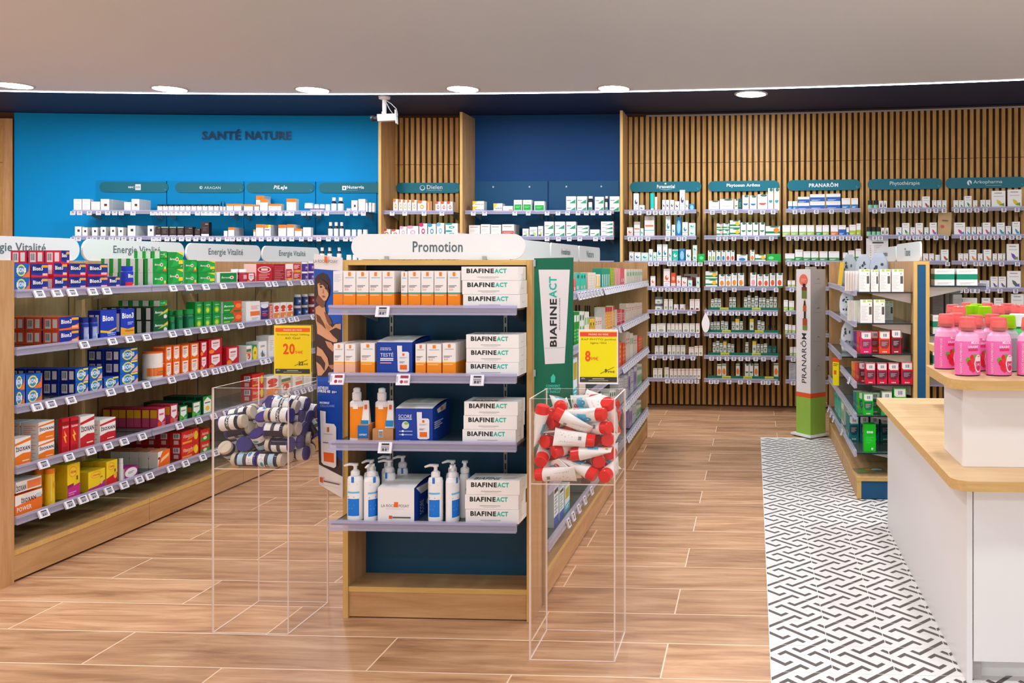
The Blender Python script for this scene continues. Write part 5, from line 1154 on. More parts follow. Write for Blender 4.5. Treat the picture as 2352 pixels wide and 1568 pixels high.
JAR_POSE = [(-0.0492,-0.0461,0.0302,0.463,-0.185,0.682,-0.534), (0.0987,-0.0017,0.0302,0.512,0.512,-0.488,-0.488), (-0.0637,0.0704,0.0302,0.508,-0.245,-0.663,0.491), (0.1026,0.0981,0.0302,0.682,0.682,0.186,0.186), (-0.0399,-0.128,0.0302,0.376,-0.599,-0.376,0.599), (0.0673,-0.128,0.0302,0.5,0.5,0.5,0.5), (0.0277,0.0791,0.0302,0.193,0.193,-0.68,-0.68), (0.0611,-0.0636,0.0302,0.578,-0.344,0.618,-0.407), (-0.0944,0.1288,0.0466,0.531,-0,-0.848,0), (-0.1223,-0.1014,0.0542,0.506,0.261,-0.378,0.73), (-0.0095,0.0312,0.0567,0.472,-0.139,0.376,0.785), (-0.0949,0.0147,0.0763,0.035,-0.621,0.001,-0.783), (0.0578,0.101,0.0789,0.611,-0.345,-0.62,-0.351), (-0.0628,-0.0986,0.0869,0.04,0.313,-0.697,-0.644), (0.0946,0.0222,0.0877,0.678,-0.166,0.709,0.102), (-0.0958,0.0785,0.0879,0.66,-0.265,0.597,-0.372), (-0.0038,-0.0299,0.0891,0.669,-0.559,0.459,-0.168), (0.0992,-0.0524,0.0896,0.699,-0.141,-0.684,0.155), (0.0995,-0.1235,0.0906,0.239,0.666,-0.227,-0.669), (0.0133,-0.1052,0.1008,0.099,-0.499,-0.812,-0.286), (0.0992,0.1288,0.1158,0.213,0.288,-0.066,-0.931), (-0.094,-0.0234,0.1244,0.694,0.247,0.552,0.39), (0.0392,0.0502,0.1352,0.173,-0.46,-0.598,0.633), (-0.0948,0.0381,0.1355,0.384,-0.549,0.284,-0.686), (-0.0951,-0.0819,0.1415,0.076,-0.633,0.02,-0.77), (0.0953,-0.0071,0.1433,0.515,-0.47,-0.422,0.579), (-0.0545,0.1115,0.1464,0.613,0.332,-0.007,-0.717), (0.0993,-0.0682,0.148,0.164,-0.697,0.169,-0.677), (0.0935,-0.1288,0.1519,0.157,-0.693,0.158,-0.686), (0.012,0.1129,0.1551,0.001,0.21,0.032,-0.977), (-0.122,0.1286,0.1572,0,0.792,-0.611,0), (0.0157,-0.076,0.1644,0.04,-0.136,0.942,0.305), (-0.0967,-0.1281,0.1807,0.698,-0.244,0.613,-0.278), (-0.0155,-0.0078,0.1829,0.569,-0.199,0.78,-0.171), (0.095,0.0378,0.1857,0.776,-0.052,-0.623,0.079), (-0.1222,0.0204,0.1899,0.751,-0.602,-0.169,-0.211), (0.097,0.0979,0.1952,0.1,-0.66,-0.085,0.74), (-0.0301,0.0575,0.1962,0.242,0.775,0.564,0.152), (0.0956,-0.0345,0.1992,0.321,0.629,-0.197,-0.68), (-0.0953,-0.0665,0.202,0.046,-0.631,0.018,-0.774), (0.0997,-0.128,0.2131,0.704,0.095,-0.697,-0.096), (0.0107,0.0368,0.2378,0.48,-0.316,0.692,0.437), (0.0954,0.0101,0.241,0.621,-0.291,-0.589,0.427), (0.0961,-0.0758,0.245,0.643,-0.154,0.748,-0.063)]
TUBE_POSE = [(-0.0208,-0.0406,0.0199,0.47,0.569,-0.52,-0.43), (-0.0199,0.0927,0.0199,0.457,0.554,0.537,0.443), (0.1053,0.032,0.0263,0.676,-0.65,0.308,0.161), (-0.08,-0.1032,0.0291,0.132,-0.666,0.184,-0.711), (-0.0792,0.0387,0.0297,0.403,0.616,0.303,0.606), (0.1321,-0.0535,0.0307,0.469,-0.529,-0.431,-0.561), (0.0509,0.0584,0.0446,0.139,-0.232,-0.825,0.497), (-0.0886,-0.0508,0.0452,0.799,0.434,0.415,-0.03), (0.0246,-0.0862,0.0518,0.675,-0.421,-0.335,0.505), (-0.0521,0.0239,0.0651,0.248,0.508,-0.45,-0.691), (0.0726,-0.0293,0.0725,0.684,-0.651,-0.321,-0.078), (-0.1176,0.1069,0.0734,0.995,-0.094,0.016,0.02), (0.016,0.0549,0.084,0.785,0.573,0.167,0.169), (0.1237,0.033,0.087,0.339,-0.41,0.626,0.57), (-0.1235,-0.0533,0.1055,0.812,-0.518,0.16,0.217), (0.0557,-0.0964,0.1117,0.563,-0.471,0.47,-0.49), (-0.1231,0.0423,0.1144,0.88,-0.409,0.121,0.209), (-0.0192,0.0072,0.1209,0.474,-0.546,0.132,-0.678), (-0.0286,-0.0635,0.1252,0.483,-0.64,-0.019,-0.597), (-0.0177,0.0705,0.1254,0.725,0.283,0.553,0.297), (0.0704,0.0257,0.1291,0.094,-0.111,0.802,0.58), (0.0778,0.1025,0.1423,0.538,0.158,-0.815,-0.147), (-0.0891,-0.0361,0.1454,0.215,0.058,0.729,0.647), (0.1249,-0.0142,0.1459,0.597,-0.71,-0.284,-0.243), (-0.0494,0.1066,0.16,0.098,-0.878,-0.014,-0.469), (0.0123,-0.1035,0.164,0.181,0.657,-0.093,-0.726), (-0.03,-0.0139,0.1739,0.659,-0.748,0.048,0.062), (-0.092,-0.0026,0.1758,0.054,0.024,0.652,-0.756), (0.0374,0.0737,0.1894,0.001,-0.706,0.366,-0.607), (-0.0025,0.0318,0.198,0.58,0.598,0.482,0.272), (0.0795,-0.0667,0.2032,0.095,-0.674,0.288,0.674), (-0.1319,0.0357,0.204,0.334,0.608,0.555,-0.46), (-0.0539,-0.0325,0.2242,0.72,-0.592,0.341,-0.126), (0.0793,0.0964,0.2244,0.5,-0.461,-0.476,0.557), (-0.1321,-0.0963,0.2255,0.042,0.706,-0.701,-0.092), (-0.0152,-0.0969,0.2327,0.222,-0.797,0.31,-0.469), (0.0872,-0.0134,0.2348,0.254,0.154,-0.184,-0.937), (0.0325,0.0167,0.2424,0.451,-0.324,-0.559,0.616), (-0.0921,0.0406,0.245,0.661,-0.471,0.471,0.345), (0.1313,-0.0282,0.2522,0.158,-0.652,-0.677,-0.302), (0.0548,-0.0847,0.2527,0.605,0.132,-0.733,-0.282), (0.078,0.0853,0.2746,0.761,-0.22,-0.61,-0.026), (0.0149,0.0718,0.2786,0.597,-0.218,-0.742,-0.211), (-0.0784,0.0003,0.2817,0.722,-0.656,-0.004,0.222)]

posed('supplement_jar', 'jar', 'dark supplement jar', JAR_POSE, (cxl, cyl), .6685, (('', JB), ('lid', JL)), 'dark jars in the acrylic bin')
tubew = paint('efecea', .35); capr = paint('e2231f', .22)
q = MB(); RG = []
for z, rx, ry in ((-.036, .0275, .0275), (0.0, .0295, .0235), (.04, .032, .016), (.075, .0345, .008), (.09, .0366, .0024)):
    RG.append([(rx * cos(2 * pi * k / 24), ry * sin(2 * pi * k / 24), z) for k in range(24)])
V = [p for g_ in RG for p in g_]
q.idx(V, [(i * 24 + k, i * 24 + (k + 1) % 24, (i + 1) * 24 + (k + 1) % 24, (i + 1) * 24 + k) for i in range(4) for k in range(24)], tubew, True)
q.idx(RG[-1], [tuple(range(24))], tubew); q.idx(RG[0], [tuple(range(23, -1, -1))], tubew)
def tp(s):
    def f(x, y, L):
        z = -.034 + .122 * y; h = 0
        T_ = [(-.036, .0275, .0275), (0.0, .0295, .0235), (.04, .032, .016), (.075, .0345, .008), (.09, .0366, .0024)]
        for (z0, a0, b0), (z1, a1, b1) in zip(T_[:-1], T_[1:]):
            if z0 <= z <= z1: k = (z - z0) / (z1 - z0); rx = a0 + (a1 - a0) * k; ry = b0 + (b1 - b0) * k
        X = (x - .5) * 1.7 * rx
        return (X * s, -s * (ry * sqrt(max(0, 1 - (X / rx) ** 2)) + .0005 + .00012 * L), z)
    return f
def strips(items, f):
    for it in items:
        if it[0] == 'r':
            x0, y0, x1, y1, c = it[1:]
            for j in range(4): prints(q, [('r', x0, y0 + (y1 - y0) * j / 4, x1, y0 + (y1 - y0) * (j + 1) / 4, c)], f, cols=6)
        else: prints(q, [it], f, cols=6)
strips([('r', .1, .28, .9, .62, '5ac0e0')], tp(1)); prints(q, [('e', .5, .25, .2, .12, '2a9fc8'), ('e', .3, .72, .2, .11, 'd8343c'), ('t', 'RAP', .16, .68, .44, .76, 'f2e8e8', B_), ('e', .7, .88, .12, .05, '8ac43a'), ('l', .3, .36, .8, .56, 4, '3aa4cc')], lambda x, y, L: tp(1)(x, y, L + 3), cols=1)
prints(q, [('l', .15, .35, .85, .85, 9, 'bcbcc0'), ('b', .3, .1, .7, .25)], tp(-1), cols=1)
TB = q.mesh('tube_body')
q = MB(); q.lathe([(0, -.07), (.0225, -.07), (.0255, -.067), (.026, -.0365), (0, -.0365)], [capr] * 4, 28); TC = q.mesh('tube_cap')
posed('cream_tube', 'tube', 'red capped white tube', TUBE_POSE, ((BR[0] + BR[1]) / 2, (BR[2] + BR[3]) / 2), .6685, (('', TB), ('cap', TC)), 'red capped tubes in the acrylic bin')
def price_sign(label, y, u0, u1, v0, v1, vb, ycol, frame, top, topc, l1, l2, big, small, old, olds):
    pl = Plane((0, y), (1, 0)); o = thing('price_sign', label, 'price sign', (0, 0, 0))
    a = pl.pt(u0, v0); b_ = pl.pt(u1, vb)
    q = MB(); q.box(a.x - .003, b_.x + .004, y + .0005, y + .003, b_.z, a.z + .003, ACRYL, {k: ACRYLE for k in ('-x', '+x', '-z', '+z')}); q.build('holder', o)
    q = MB(); c = pl.pt(u1, v1); q.box(a.x, c.x, y - .0015, y, c.z, a.z, paint(frame, .4)); W = c.x - a.x; H = a.z - c.z
    prints(q, [('r', .03, .03, .97, .97, ycol), ('r', .03, .87, .97, .95, topc), ('t', top, .25, .892, .75, .925, 'f8d8c8', B_), ('t', l1, .07, .79, .95, .835, '6a5a14'), ('t', l2, .3, .725, .7, .77, '6a5a14'), *big, ('t', small, .57 if len(old) > 1 else .3, .43, .78 if len(old) > 1 else .5, .5, 'ee5a1a'), ('t', old, .66, .205, .79 if len(old) > 1 else .72, .28, '3a3014', B_), ('t', olds, .8 if len(old) > 1 else .73, .205, .92, .245, '3a3014'), ('p', [(.55, .19), (.9, .31), (.9, .318), (.55, .2)], '4a4018'), ('r', .03, .035, .97, .13, '3e3c38'), ('r', .35, .09, .65, .105, 'c8c0a0'), ('r', .25, .06, .75, .072, 'a8a488'), ('t', 'offre', .06, .09, .16, .118, 'd8d4c0', IT)], lambda x, y_, L: (a.x + W * x, y - .0015 - .00012 * L, c.z + H * y_)); q.build('card', o)
price_sign('yellow price card reading 20 euro 94 behind the jar bin', BL[3] + .006, 630.5, 715, 747, 862, 926, 'f8d60e', 'f8dc3a', 'PROMO DU MOIS', 'f26a12', 'Gremone Shilajit 1000mg', '60 Gel', [('t', '20', .24, .42, .56, .64, 'ee5416', {'b': .03})], '94€', '22', '94€')
price_sign('yellow price card in white frame reading 8 euro 99 behind tube bin', BR[3] + .006, 1329.5, 1420, 756, 882, 898, 'f2e404', 'f2eef4', 'PROMO DU MOIS', 'ee4436', 'RAP PHYTO Jambes', 'légères 150ml', [('t', '8', .16, .41, .3, .61, 'ee5416', {'b': .03})], '99€', '9', '99€')

# ------------------------------------------------------------------ curved back wall: signs, shelves, goods
WZ = [2.04, 1.775, 1.52, 1.26, 1.022, .795, .565, .33]
tpill = paint('0b6f80', .4)
def pill(u0, u1, items, label, off=.046):
    X = wall_x((u0 + u1) / 2, off); f = wall_frame(X).off(off)
    c = f.p; L = (f.hit(u1)[0] - f.hit(u0)[0]).length; s0 = (f.hit(u0)[0] - c).dot(f.t)
    mb = MB(); h = .108; z = 2.262; M = Matrix.Translation((c.x, c.y, 0)) @ Matrix.Rotation(f.phi, 4, 'Z'); rr = h / 2; P = []
    for cx, a0 in ((s0 + L - rr, -90), (s0 + rr, 90)):
        for k in range(13):
            a = radians(a0 + k * 15); P.append((cx + rr * cos(a), z + rr + rr * sin(a)))
    n = len(P); V = [M @ Vector((x, -.005, zz)) for x, zz in P] + [M @ Vector((x, .005, zz)) for x, zz in P]
    mb.idx(V, [tuple(range(n)), tuple(range(2 * n - 1, n - 1, -1))] + [(n + k, n + (k + 1) % n, (k + 1) % n, k) for k in range(n)], tpill)
    prints(mb, list(items) + [('e', .955, .3, .014, .1, '4ab8c4'), ('e', .955, .3, .009, .065, '0b6f80'), ('p', [(.955, .32), (.98, .32), (.98, .5), (.955, .5)], '0b6f80')], lambda x, y, L_: M @ Vector((s0 + L * x, -.005 - .0006 * L_, z + h * y)))
    tag(mb.build('brand_sign'), label, 'sign')
wt = 'eef4f4'
pill(229, 387, [('r', .52, .22, .6, .8, wt), ('t', 'NH', .42, .4, .48, .6, wt, B_), ('t', 'CO', .53, .4, .59, .6, '0b6f80', B_), ('t', 'C', .485, .4, .515, .6, wt)], 'teal rounded wall sign with small white square, first over the blue wall')
pill(403, 561, [('t', 'ARAGAN', .42, .36, .66, .62, 'cfe2e4'), ('e', .375, .5, .022, .15, 'cfe2e4'), ('e', .38, .5, .01, .07, '0b6f80')], 'teal rounded wall sign with round emblem, second over the blue wall')
pill(567, 722, [('t', 'PiLeJe', .4, .26, .6, .74, wt, {'b': .03, 's': .2})], 'teal rounded wall sign with slanted lettering, third over the blue wall')
pill(733, 890, [('r', .34, .28, .4, .7, wt), ('e', .37, .48, .012, .1, '0b6f80'), ('t', 'Nutergia', .41, .32, .66, .74, wt, B_), ('r', .41, .26, .57, .28, 'a8d0d4')], 'teal rounded wall sign partly hidden by the oak partition')
pill(910, 1058, [('e', .41, .5, .04, .26, wt), ('e', .41, .53, .032, .2, '0b6f80'), ('t', 'Dielen', .48, .38, .72, .78, wt), ('t', 'LABORATOIRE', .48, .22, .71, .3, 'b4d8dc')], 'teal rounded wall sign inside the narrow oak niche')
pill(1447, 1611, [('t', 'Puressentiel', .38, .34, .63, .7, wt, B_), ('e', .5, .8, .014, .09, wt), ('p', [(.4, .28), (.5, .18), (.62, .28), (.5, .22)], wt)], 'teal rounded wall sign with smile line, first on the slatted wall')
pill(1627, 1790, [('t', 'Phytosun Arôms', .26, .34, .73, .74, wt, B_)], 'teal rounded wall sign, second on the slatted wall')
pill(1808, 1976, [('t', 'PRANARÔM', .3, .3, .7, .76, wt, B_)], 'teal rounded wall sign with serif capitals, third on the slatted wall')
pill(1993, 2164, [('t', 'Phytothérapie', .3, .3, .7, .76, wt)], 'teal rounded wall sign, fourth on the slatted wall')
pill(2172, 2356, [('e', .3, .52, .03, .24, wt), ('p', [(.29, .72), (.33, .3), (.3, .3)], '0b6f80'), ('t', 'Arkopharma', .35, .34, .71, .74, wt), ('r', .5, .22, .7, .25, 'a8d0d4')], 'teal rounded wall sign with leaf emblem, fifth on the slatted wall')

# back panels under the signs
def bays(us, col, nm, off, z1):
    for i, (a, c) in enumerate(us):
        m = MB(); xa, xc = wall_x(a), wall_x(c); n = 4
        P = []
        for k in range(n + 1):
            X = xa + (xc - xa) * k / n; t = wall_tan(X); P.append((X + t.y * off, wallY(X) - t.x * off))
        for p0, p1 in zip(P[:-1], P[1:]): m.face([(p0[0], p0[1], .05), (p1[0], p1[1], .05), (p1[0], p1[1], z1), (p0[0], p0[1], z1)], col)
        for p0 in (P[0], P[-1]): m.face([(p0[0], p0[1], .05), (p0[0], p0[1] + .012, .05), (p0[0], p0[1] + .012, z1), (p0[0], p0[1], z1)], paint('0a4a80'))
        for k in (1, 3):
            for z in ((z1 - .06,) if 'navy' in nm else ()):
                p0 = P[k]; m.face([(p0[0] - .008, p0[1] - .002, z - .008), (p0[0] + .008, p0[1] - .002, z - .008), (p0[0] + .008, p0[1] - .002, z + .008), (p0[0] - .008, p0[1] - .002, z + .008)], paint('c8d0d4'))
        tag(m.build(nm + str(i + 1)), kind='structure')
bays([(226, 387), (389.5, 564), (566.5, 728), (730.5, 868)], CYAN2, 'wall_back_blue_panel_', .042, 2.385)
bays([(1094, 1260), (1263, 1423)], NAVY2, 'wall_back_navy_panel_', .042, 2.385)
def wbay(uc, xoff=0.0, depth=.38):
    f = wall_frame(wall_x(uc)); return f.off(depth)
BAYS = {}
def wshelves(name, uc, L, zs, s0=None, depth=.375):
    f = wall_frame(wall_x(uc, .02)); BAYS[name] = f.off(depth)
    pl = f.off(depth)
    for i, z in enumerate(zs):
        o = thing('glass_shelf', '%s glass shelf from top in %s' % (ORD[i], name), 'shelf', (0, 0, 0))
        glass_shelf(o, pl, -L / 2 if s0 is None else s0, L, z, depth - .045, 'shelf_board')
NB = ['first oak-slat bay', 'second oak-slat bay', 'third oak-slat bay', 'fourth oak-slat bay', 'fifth oak-slat bay']
for nm, uc in zip(NB, (1528, 1708, 1891, 2078, 2266)): wshelves(nm, uc, .745 if nm != NB[0] else .74, WZ)
LB = ['first blue-wall bay', 'second blue-wall bay', 'third blue-wall bay', 'fourth blue-wall bay']
for nm, uc, L in zip(LB, (305, 478, 645, 806), (.765, .765, .745, .67)): wshelves(nm, uc, L, WZ[:3], None if nm != LB[3] else -.37)
wshelves('oak niche', 985, .76, WZ[:3])
NV = ['first navy bay', 'second navy bay']
wshelves(NV[0], 1178, .79, WZ[:3], -.4); wshelves(NV[1], 1342, .77, WZ[:3])
def Wr(bay, s, spec): row('%s shelf, %s' % (ORD[s], bay), BAYS[bay].off(-.02), WZ[s], spec)
# blue wall
Wr(LB[0], 0, 'nh:169-188@457 nh:189-207@457 nh:209-230@463 nhr:231-251@457^6/.05 nh:285-301@464 nhr:302-320@457^4/.05')
Wr(LB[1], 0, ' '.join('arjar:%d-%d@469' % (362 + 13 * i, 374 + 13 * i) for i in range(11)) + ' dropper:505-512@462 dropper:513-519@463')
Wr(LB[2], 0, 'pil:520-536@468 pil:537-554@468 pil:560-581@469 pil:584-595@470 pil:597-615@457 pil:616-646@468 pil:658-680@456')
row('rear of first shelf, third blue-wall bay', BAYS[LB[2]].off(-.14), WZ[0], 'pil:588-606@449^3/.05')
Wr(LB[3], 0, 'wredb:712-744@481 whjar:700-721@466+.035 whjar:722-734@469+.035 whjar:735-747@469+.035 whjar:748-759@469 darkbot:761-774@453 darkbot:776-790@453 wredb:796-806@478 nhr:807-821@460 nh:823-839@457 whjar:840-845@466 whjar:847-854@465 whjar:855-863@466')
Wr(LB[0], 1, 'nhd:172-187@520 nhd:189-201@522^2 nhd:211-224@522^2 nhd:231-243@521^2 nhd:253-265@521^2 nhd:271-283@522^2 nhd:293-311@518^6/.05 nhd:339-353@518^2')
Wr(LB[1], 1, 'blk2:357-369@520 blk:370-387@520 blk:389-405@520 blk:407-422@520 blk2:424-443@521 blk2:447-460@525 blk2:462-480@510 nh:514-522@530 pil:524-538@522^4/.05')
Wr(LB[2], 1, 'pil:582-587@527 pil:588-605@515 pilb:607-622@516^3/.05 pil:639-657@516 pil:659-675@515^3/.05 pil:677-693@525 whtall:696-714@522')
Wr(LB[3], 1, 'wredb:716-752@540 darkbot:754-765@510 darkbot:767-778@510 darkbot:780-790@510 whjar:793-806@527 whjar:808-819@527 whjar:821-832@527 whjar:834-845@527')
Wr(LB[3], 2, 'darkbot:735-746@568 darkbot:752-763@568 darkbot:774-785@568 whjar:796-808@585 whjar:810-821@585 whjar:823-834@585')
# oak niche
Wr('oak niche', 0, 'dor:903-914@457 dor:916-925@458 dor:926-935@459 dor:936-944@459 dor:946-957@459 dor:959-979@461 ortube:981-990@462 dred:1000-1012@463 dred:1013-1026@463 dred:1027-1040@463^2')
Wr('oak niche', 1, 'dred:879-897@526 dred:899-917@527 dpink:918-934@520 dpink:935-961@519 dmag:963-981@513 dblu:983-1001@514 dlb:1003-1020@512 dteal:1023-1052@513*2')
Wr(NV[0], 0, 'nyel:1085-1112@462*2/.1 nyel:1133-1154@467/.1 norsq:1155-1178@473 ngreen:1180-1199@459/.08 ngreen:1201-1221@459/.08 ngreen:1227-1251@462/.08')
Wr(NV[1], 0, 'narc:1300-1323@451*2 narc:1325-1348@451*2 narcb:1350-1364@450 narc:1366-1387@452*2 narcb:1389-1398@450 narc:1400-1423@451*2')
Wr(NV[0], 1, 'cream:1077-1103@517 cream:1104-1126@515 cream:1127-1151@516 credr:1153-1181@515^4/.05 nwg:1200-1214@525 nwg:1216-1234@521 nwg:1236-1247@519')
Wr(NV[1], 1, 'narcr:1250-1272@509*2 narcr:1274-1298@509*2 narc:1300-1323@509*2 narc:1325-1352@518*3 narc:1355-1377@527 narc:1380-1409@509*4')
# slatted wall, bay by bay
Wr(NB[0], 0, 'pn:1455-1467@444 pn:1468-1480@471 tealtube:1493-1503@443 whtube:1504-1510@452 pn:1521-1528@459 pn:1529-1537@459 pn:1539-1548@459 pn:1550-1560@462 pn:1561-1573@436 pw:1574-1581@460 pbl:1583-1595@468')
Wr(NB[0], 1, 'pr:1440-1454@522 pbeige:1456-1470@509 pg:1471-1478@524 pbeige:1480-1503@496 pw:1529-1540@496 pw:1543-1551@516 pbl:1553-1565@498 pw:1567-1580@510 pg:1582-1597@512*2')
Wr(NB[0], 2, 'pw:1445-1456@578 pw:1457-1472@579 pg:1473-1489@580 pw:1490-1499@572 pg:1500-1508@579 pw:1509-1520@561 pw:1522-1533@561 pw:1535-1543@571 pt:1544-1558@572 pbl:1560-1573@571 pw:1575-1587@573 pg:1591-1601@563*2 pgb:1603-1619@583')
Wr(NB[0], 3, 'pr:1494-1505@634 pr:1524-1539@617 pred:1541-1552@626 pr:1554-1564@633 pr:1566-1578@637 pg:1580-1590@643 pg:1599-1607@636')
row('rear of fourth shelf, first oak-slat bay', BAYS[NB[0]].off(-.13), WZ[3], 'pbox:1570-1603@629')
Wr(NB[0], 4, 'potb:1504-1523@682*2 oilb:1525-1534@687 oilb:1536-1545@687 poto:1547-1559@699 poto:1561-1575@699 oilbk:1584-1595@687 oilbk:1596-1607@687')
Wr(NB[0], 5, 'oilb:1495-1507@744 oilb:1508-1529@743 oilr:1532-1540@743 oilb:1541-1550@743 oilr:1551-1558@743 oilr:1559-1566@743 oilb:1568-1583@743 oilb:1584-1596@743 oilr:1598-1607@743')
Wr(NB[0], 6, 'oilb:1504-1513@794 oilb:1514-1524@794 oilb:1533-1542@793 oilb:1543-1552@793 oilb:1553-1562@793 oilb:1563-1574@793 oilr:1582-1594@797 oilr:1595-1604@795 oilr:1605-1614@794')
Wr(NB[0], 7, 'oilb:1500-1510@846 oilb:1511-1521@846 oilb:1526-1536@844 ' + ' '.join('oilr:%d-%d@847' % (1538 + 9 * i, 1546 + 9 * i) for i in range(8)))
Wr(NB[1], 0, 'fgr:1628-1652@461 fgr:1653-1685@457 fg:1687-1695@457 fdk:1696-1703@456 fb:1705-1720@448 fb:1722-1738@449 fr:1740-1763@446 ft:1764-1776@432 ft:1778-1790@432')
Wr(NB[1], 1, 'fpg:1646-1660@513*2 fgg:1661-1675@513*2 fyg:1676-1700@506*2 fg:1701-1714@511 fg:1715-1728@511 fg:1729-1742@511 fg:1744-1757@511 fog:1758-1792@519')
Wr(NB[1], 2, 'fli:1626-1634@575 fli:1635-1643@575 fbl:1645-1655@575 fbl:1657-1666@575 fro:1667-1677@575 fro:1678-1687@575 fbl:1692-1717@584 fo:1723-1733@574 fyg:1734-1759@584 fgn:1761-1794@583')
Wr(NB[1], 3, 'fyg:1620-1648@623*2 fo:1651-1665@630 fo:1666-1679@630 fo:1680-1693@627 fo:1695-1709@627 fpk:1723-1737@626 fro:1739-1752@630 fro:1753-1766@630 fro:1768-1781@627 fro:1783-1798@627')
def tray(s, spec, stickers):
    pl = BAYS[NB[1]].off(-.012)
    a = pl.pt(1626, 700); b_ = pl.pt(1790, 700); t = Vector((pl.t.x, pl.t.y, 0)); n = Vector((pl.n.x, pl.n.y, 0)); W = (b_ - a).dot(t)
    M = Matrix.Translation((a.x, a.y, WZ[s] + .001)) @ Matrix.Rotation(pl.phi, 4, 'Z')
    q = MB(); g = paint('0d6a4c', .4); q.box(0, W, 0, .006, 0, .036, g, M=M); q.box(0, W, .0065, .2, 0, .012, g, M=M); q.box(0, .004, .0065, .2, .0125, .03, g, M=M); q.box(W - .004, W, .0065, .2, .0125, .03, g, M=M)
    prints(q, [('r', x, .02, x + .12, .98, 'd8d02c') for x in stickers] + [('r', x + .01, .4, x + .11, .7, '8aa84a') for x in stickers], lambda x, y, L: M @ Vector((W * x, -.0006 * L, .036 * y)))
    tag(q.build('display_tray'), 'green display tray with yellow stickers on %s shelf of second oak-slat bay' % ORD[s], 'tray', None)
    row('tray on %s shelf, %s' % (ORD[s], NB[1]), pl.off(-.03), WZ[s] + .0135, spec)
tray(4, 'oil:1633-1640@687 oil:1641-1648@685 oil:1649-1656@686 oil:1675-1682@683 oil:1683-1690@683 ' + ' '.join('oil:%d-%d@%d' % (1709 + 8.5 * i, 1716 + 8.5 * i, (683, 679, 684, 680, 684, 684, 687, 682, 683)[i]) for i in range(9)), (.17, .62))
tray(5, 'oil:1632-1638@740 oil:1639-1645@739 oil:1646-1653@739 oil:1656-1663@737 oil:1664-1672@739 oil:1681-1688@739 oily:1689-1698@730 oil:1699-1706@738 oily:1722-1731@730 oil:1740-1747@736 oil:1748-1756@739 oildrop:1763-1768@747 oildrop:1770-1775@747 oildrop:1777-1782@747', (.2, .66))
tray(6, 'oil:1637-1644@787 oil:1645-1652@783 oil:1653-1660@788 oily:1661-1669@782 oil:1671-1678@789 oil:1679-1686@791 oil:1712-1719@786 oily:1728-1737@781 oil:1738-1745@790 oil:1747-1753@791 oil:1754-1762@789 fdk:1763-1772@794 fdk:1774-1783@794', (.18, .62))
tray(7, 'spray:1647-1657@836 spray:1658-1668@835 spray:1690-1699@835 fg:1711-1720@835 fg:1721-1730@835 spray:1732-1742@835 spray:1777-1788@834', (.2, .5, .8))
Wr(NB[1], 7, 'whdrop:1627-1634@833 whdrop:1636-1643@833') if False else None
Wr(NB[2], 0, 'ab:1810-1820@462 ab:1821-1831@462 abl:1832-1859@452*2 abp:1860-1895@446*2 abp:1897-1931@445*2 ab:1933-1953@455 ab:1955-1971@455')
Wr(NB[2], 1, 'al:1797-1815@517 al:1816-1833@517 al:1835-1852@517 al:1853-1870@517 ag:1874-1888@517 al:1889-1904@517 ao:1908-1925@517 abl:1926-1943@517 ab:1944-1950@522 aly:1951-1966@516 aly:1967-1977@513')
Wr(NB[2], 2, 'ag:1803-1825@582 ag:1826-1844@573 ag:1845-1862@577 ag:1863-1880@577 ag:1882-1901@577 ag:1903-1928@577 ag:1936-1947@580 ag:1948-1963@575 ag:1965-1978@571')
Wr(NB[2], 3, 'al:1809-1817@644 al:1818-1826@644'); Wr(NB[2], 4, 'al:1800-1810@689 al:1812-1824@691'); Wr(NB[2], 5, 'al:1803-1810@745 al:1811-1818@746 al:1819-1827@747'); Wr(NB[2], 6, 'al:1814-1821@797 al:1822-1830@797'); Wr(NB[2], 7, 'agry:1812-1828@834*2')
Wr(NB[3], 0, 'blkjar:1993-2005@460 blkjar:2006-2018@460 bottlebox:2019-2028@461 bottlebox:2029-2037@461 kg:2057-2068@461 kg:2070-2081@461 kr:2083-2094@461 kr:2095-2106@461 kr:2107-2117@461 kr:2118-2136@451^2 kr:2141-2151@460 kg:2152-2162@460 kg:2164-2174@460')
Wr(NB[3], 1, 'blkjar:1990-2001@521 blkjar:2002-2012@521 blkjar:2013-2023@521 bottlebox:2024-2032@523 bottlebox:2033-2041@523 kt:2058-2071@522 kg:2072-2089@512 kob:2091-2102@522 kob:2103-2120@512 kt:2123-2133@522 kp:2135-2152@511')
Wr(NB[3], 2, 'ko:2106-2118@582 ko:2120-2132@582 kob:2134-2145@582 kr:2161-2179@573^2 whjar:2146-2160@585')
pl = BAYS[NB[3]].off(-.06); a = pl.pt(2152, 546); b_ = pl.pt(2183, 546); c = (a + b_) / 2; W = (b_ - a).length; z0 = WZ[1] + .001
M = Matrix.Translation((c.x, c.y, z0)) @ Matrix.Rotation(pl.phi, 4, 'Z') @ Matrix.Rotation(.06, 4, 'Y'); q = MB(); kr = paint('c8a878', .6)
RG = [[(sx * W * .5 * k, sy * t_, h) for sx, sy in ((-1, -1), (1, -1), (1, 1), (-1, 1))] for h, t_, k in ((.002, .03, .96), (.06, .028, 1), (.16, .012, 1), (.2, .003, 1), (.235, .002, 1))]
V = [M @ Vector(p) for g_ in RG for p in g_]
q.idx(V, [(i * 4 + k, i * 4 + (k + 1) % 4, (i + 1) * 4 + (k + 1) % 4, (i + 1) * 4 + k) for i in range(4) for k in range(4)] + [(16, 17, 18, 19), (3, 2, 1, 0)], kr)
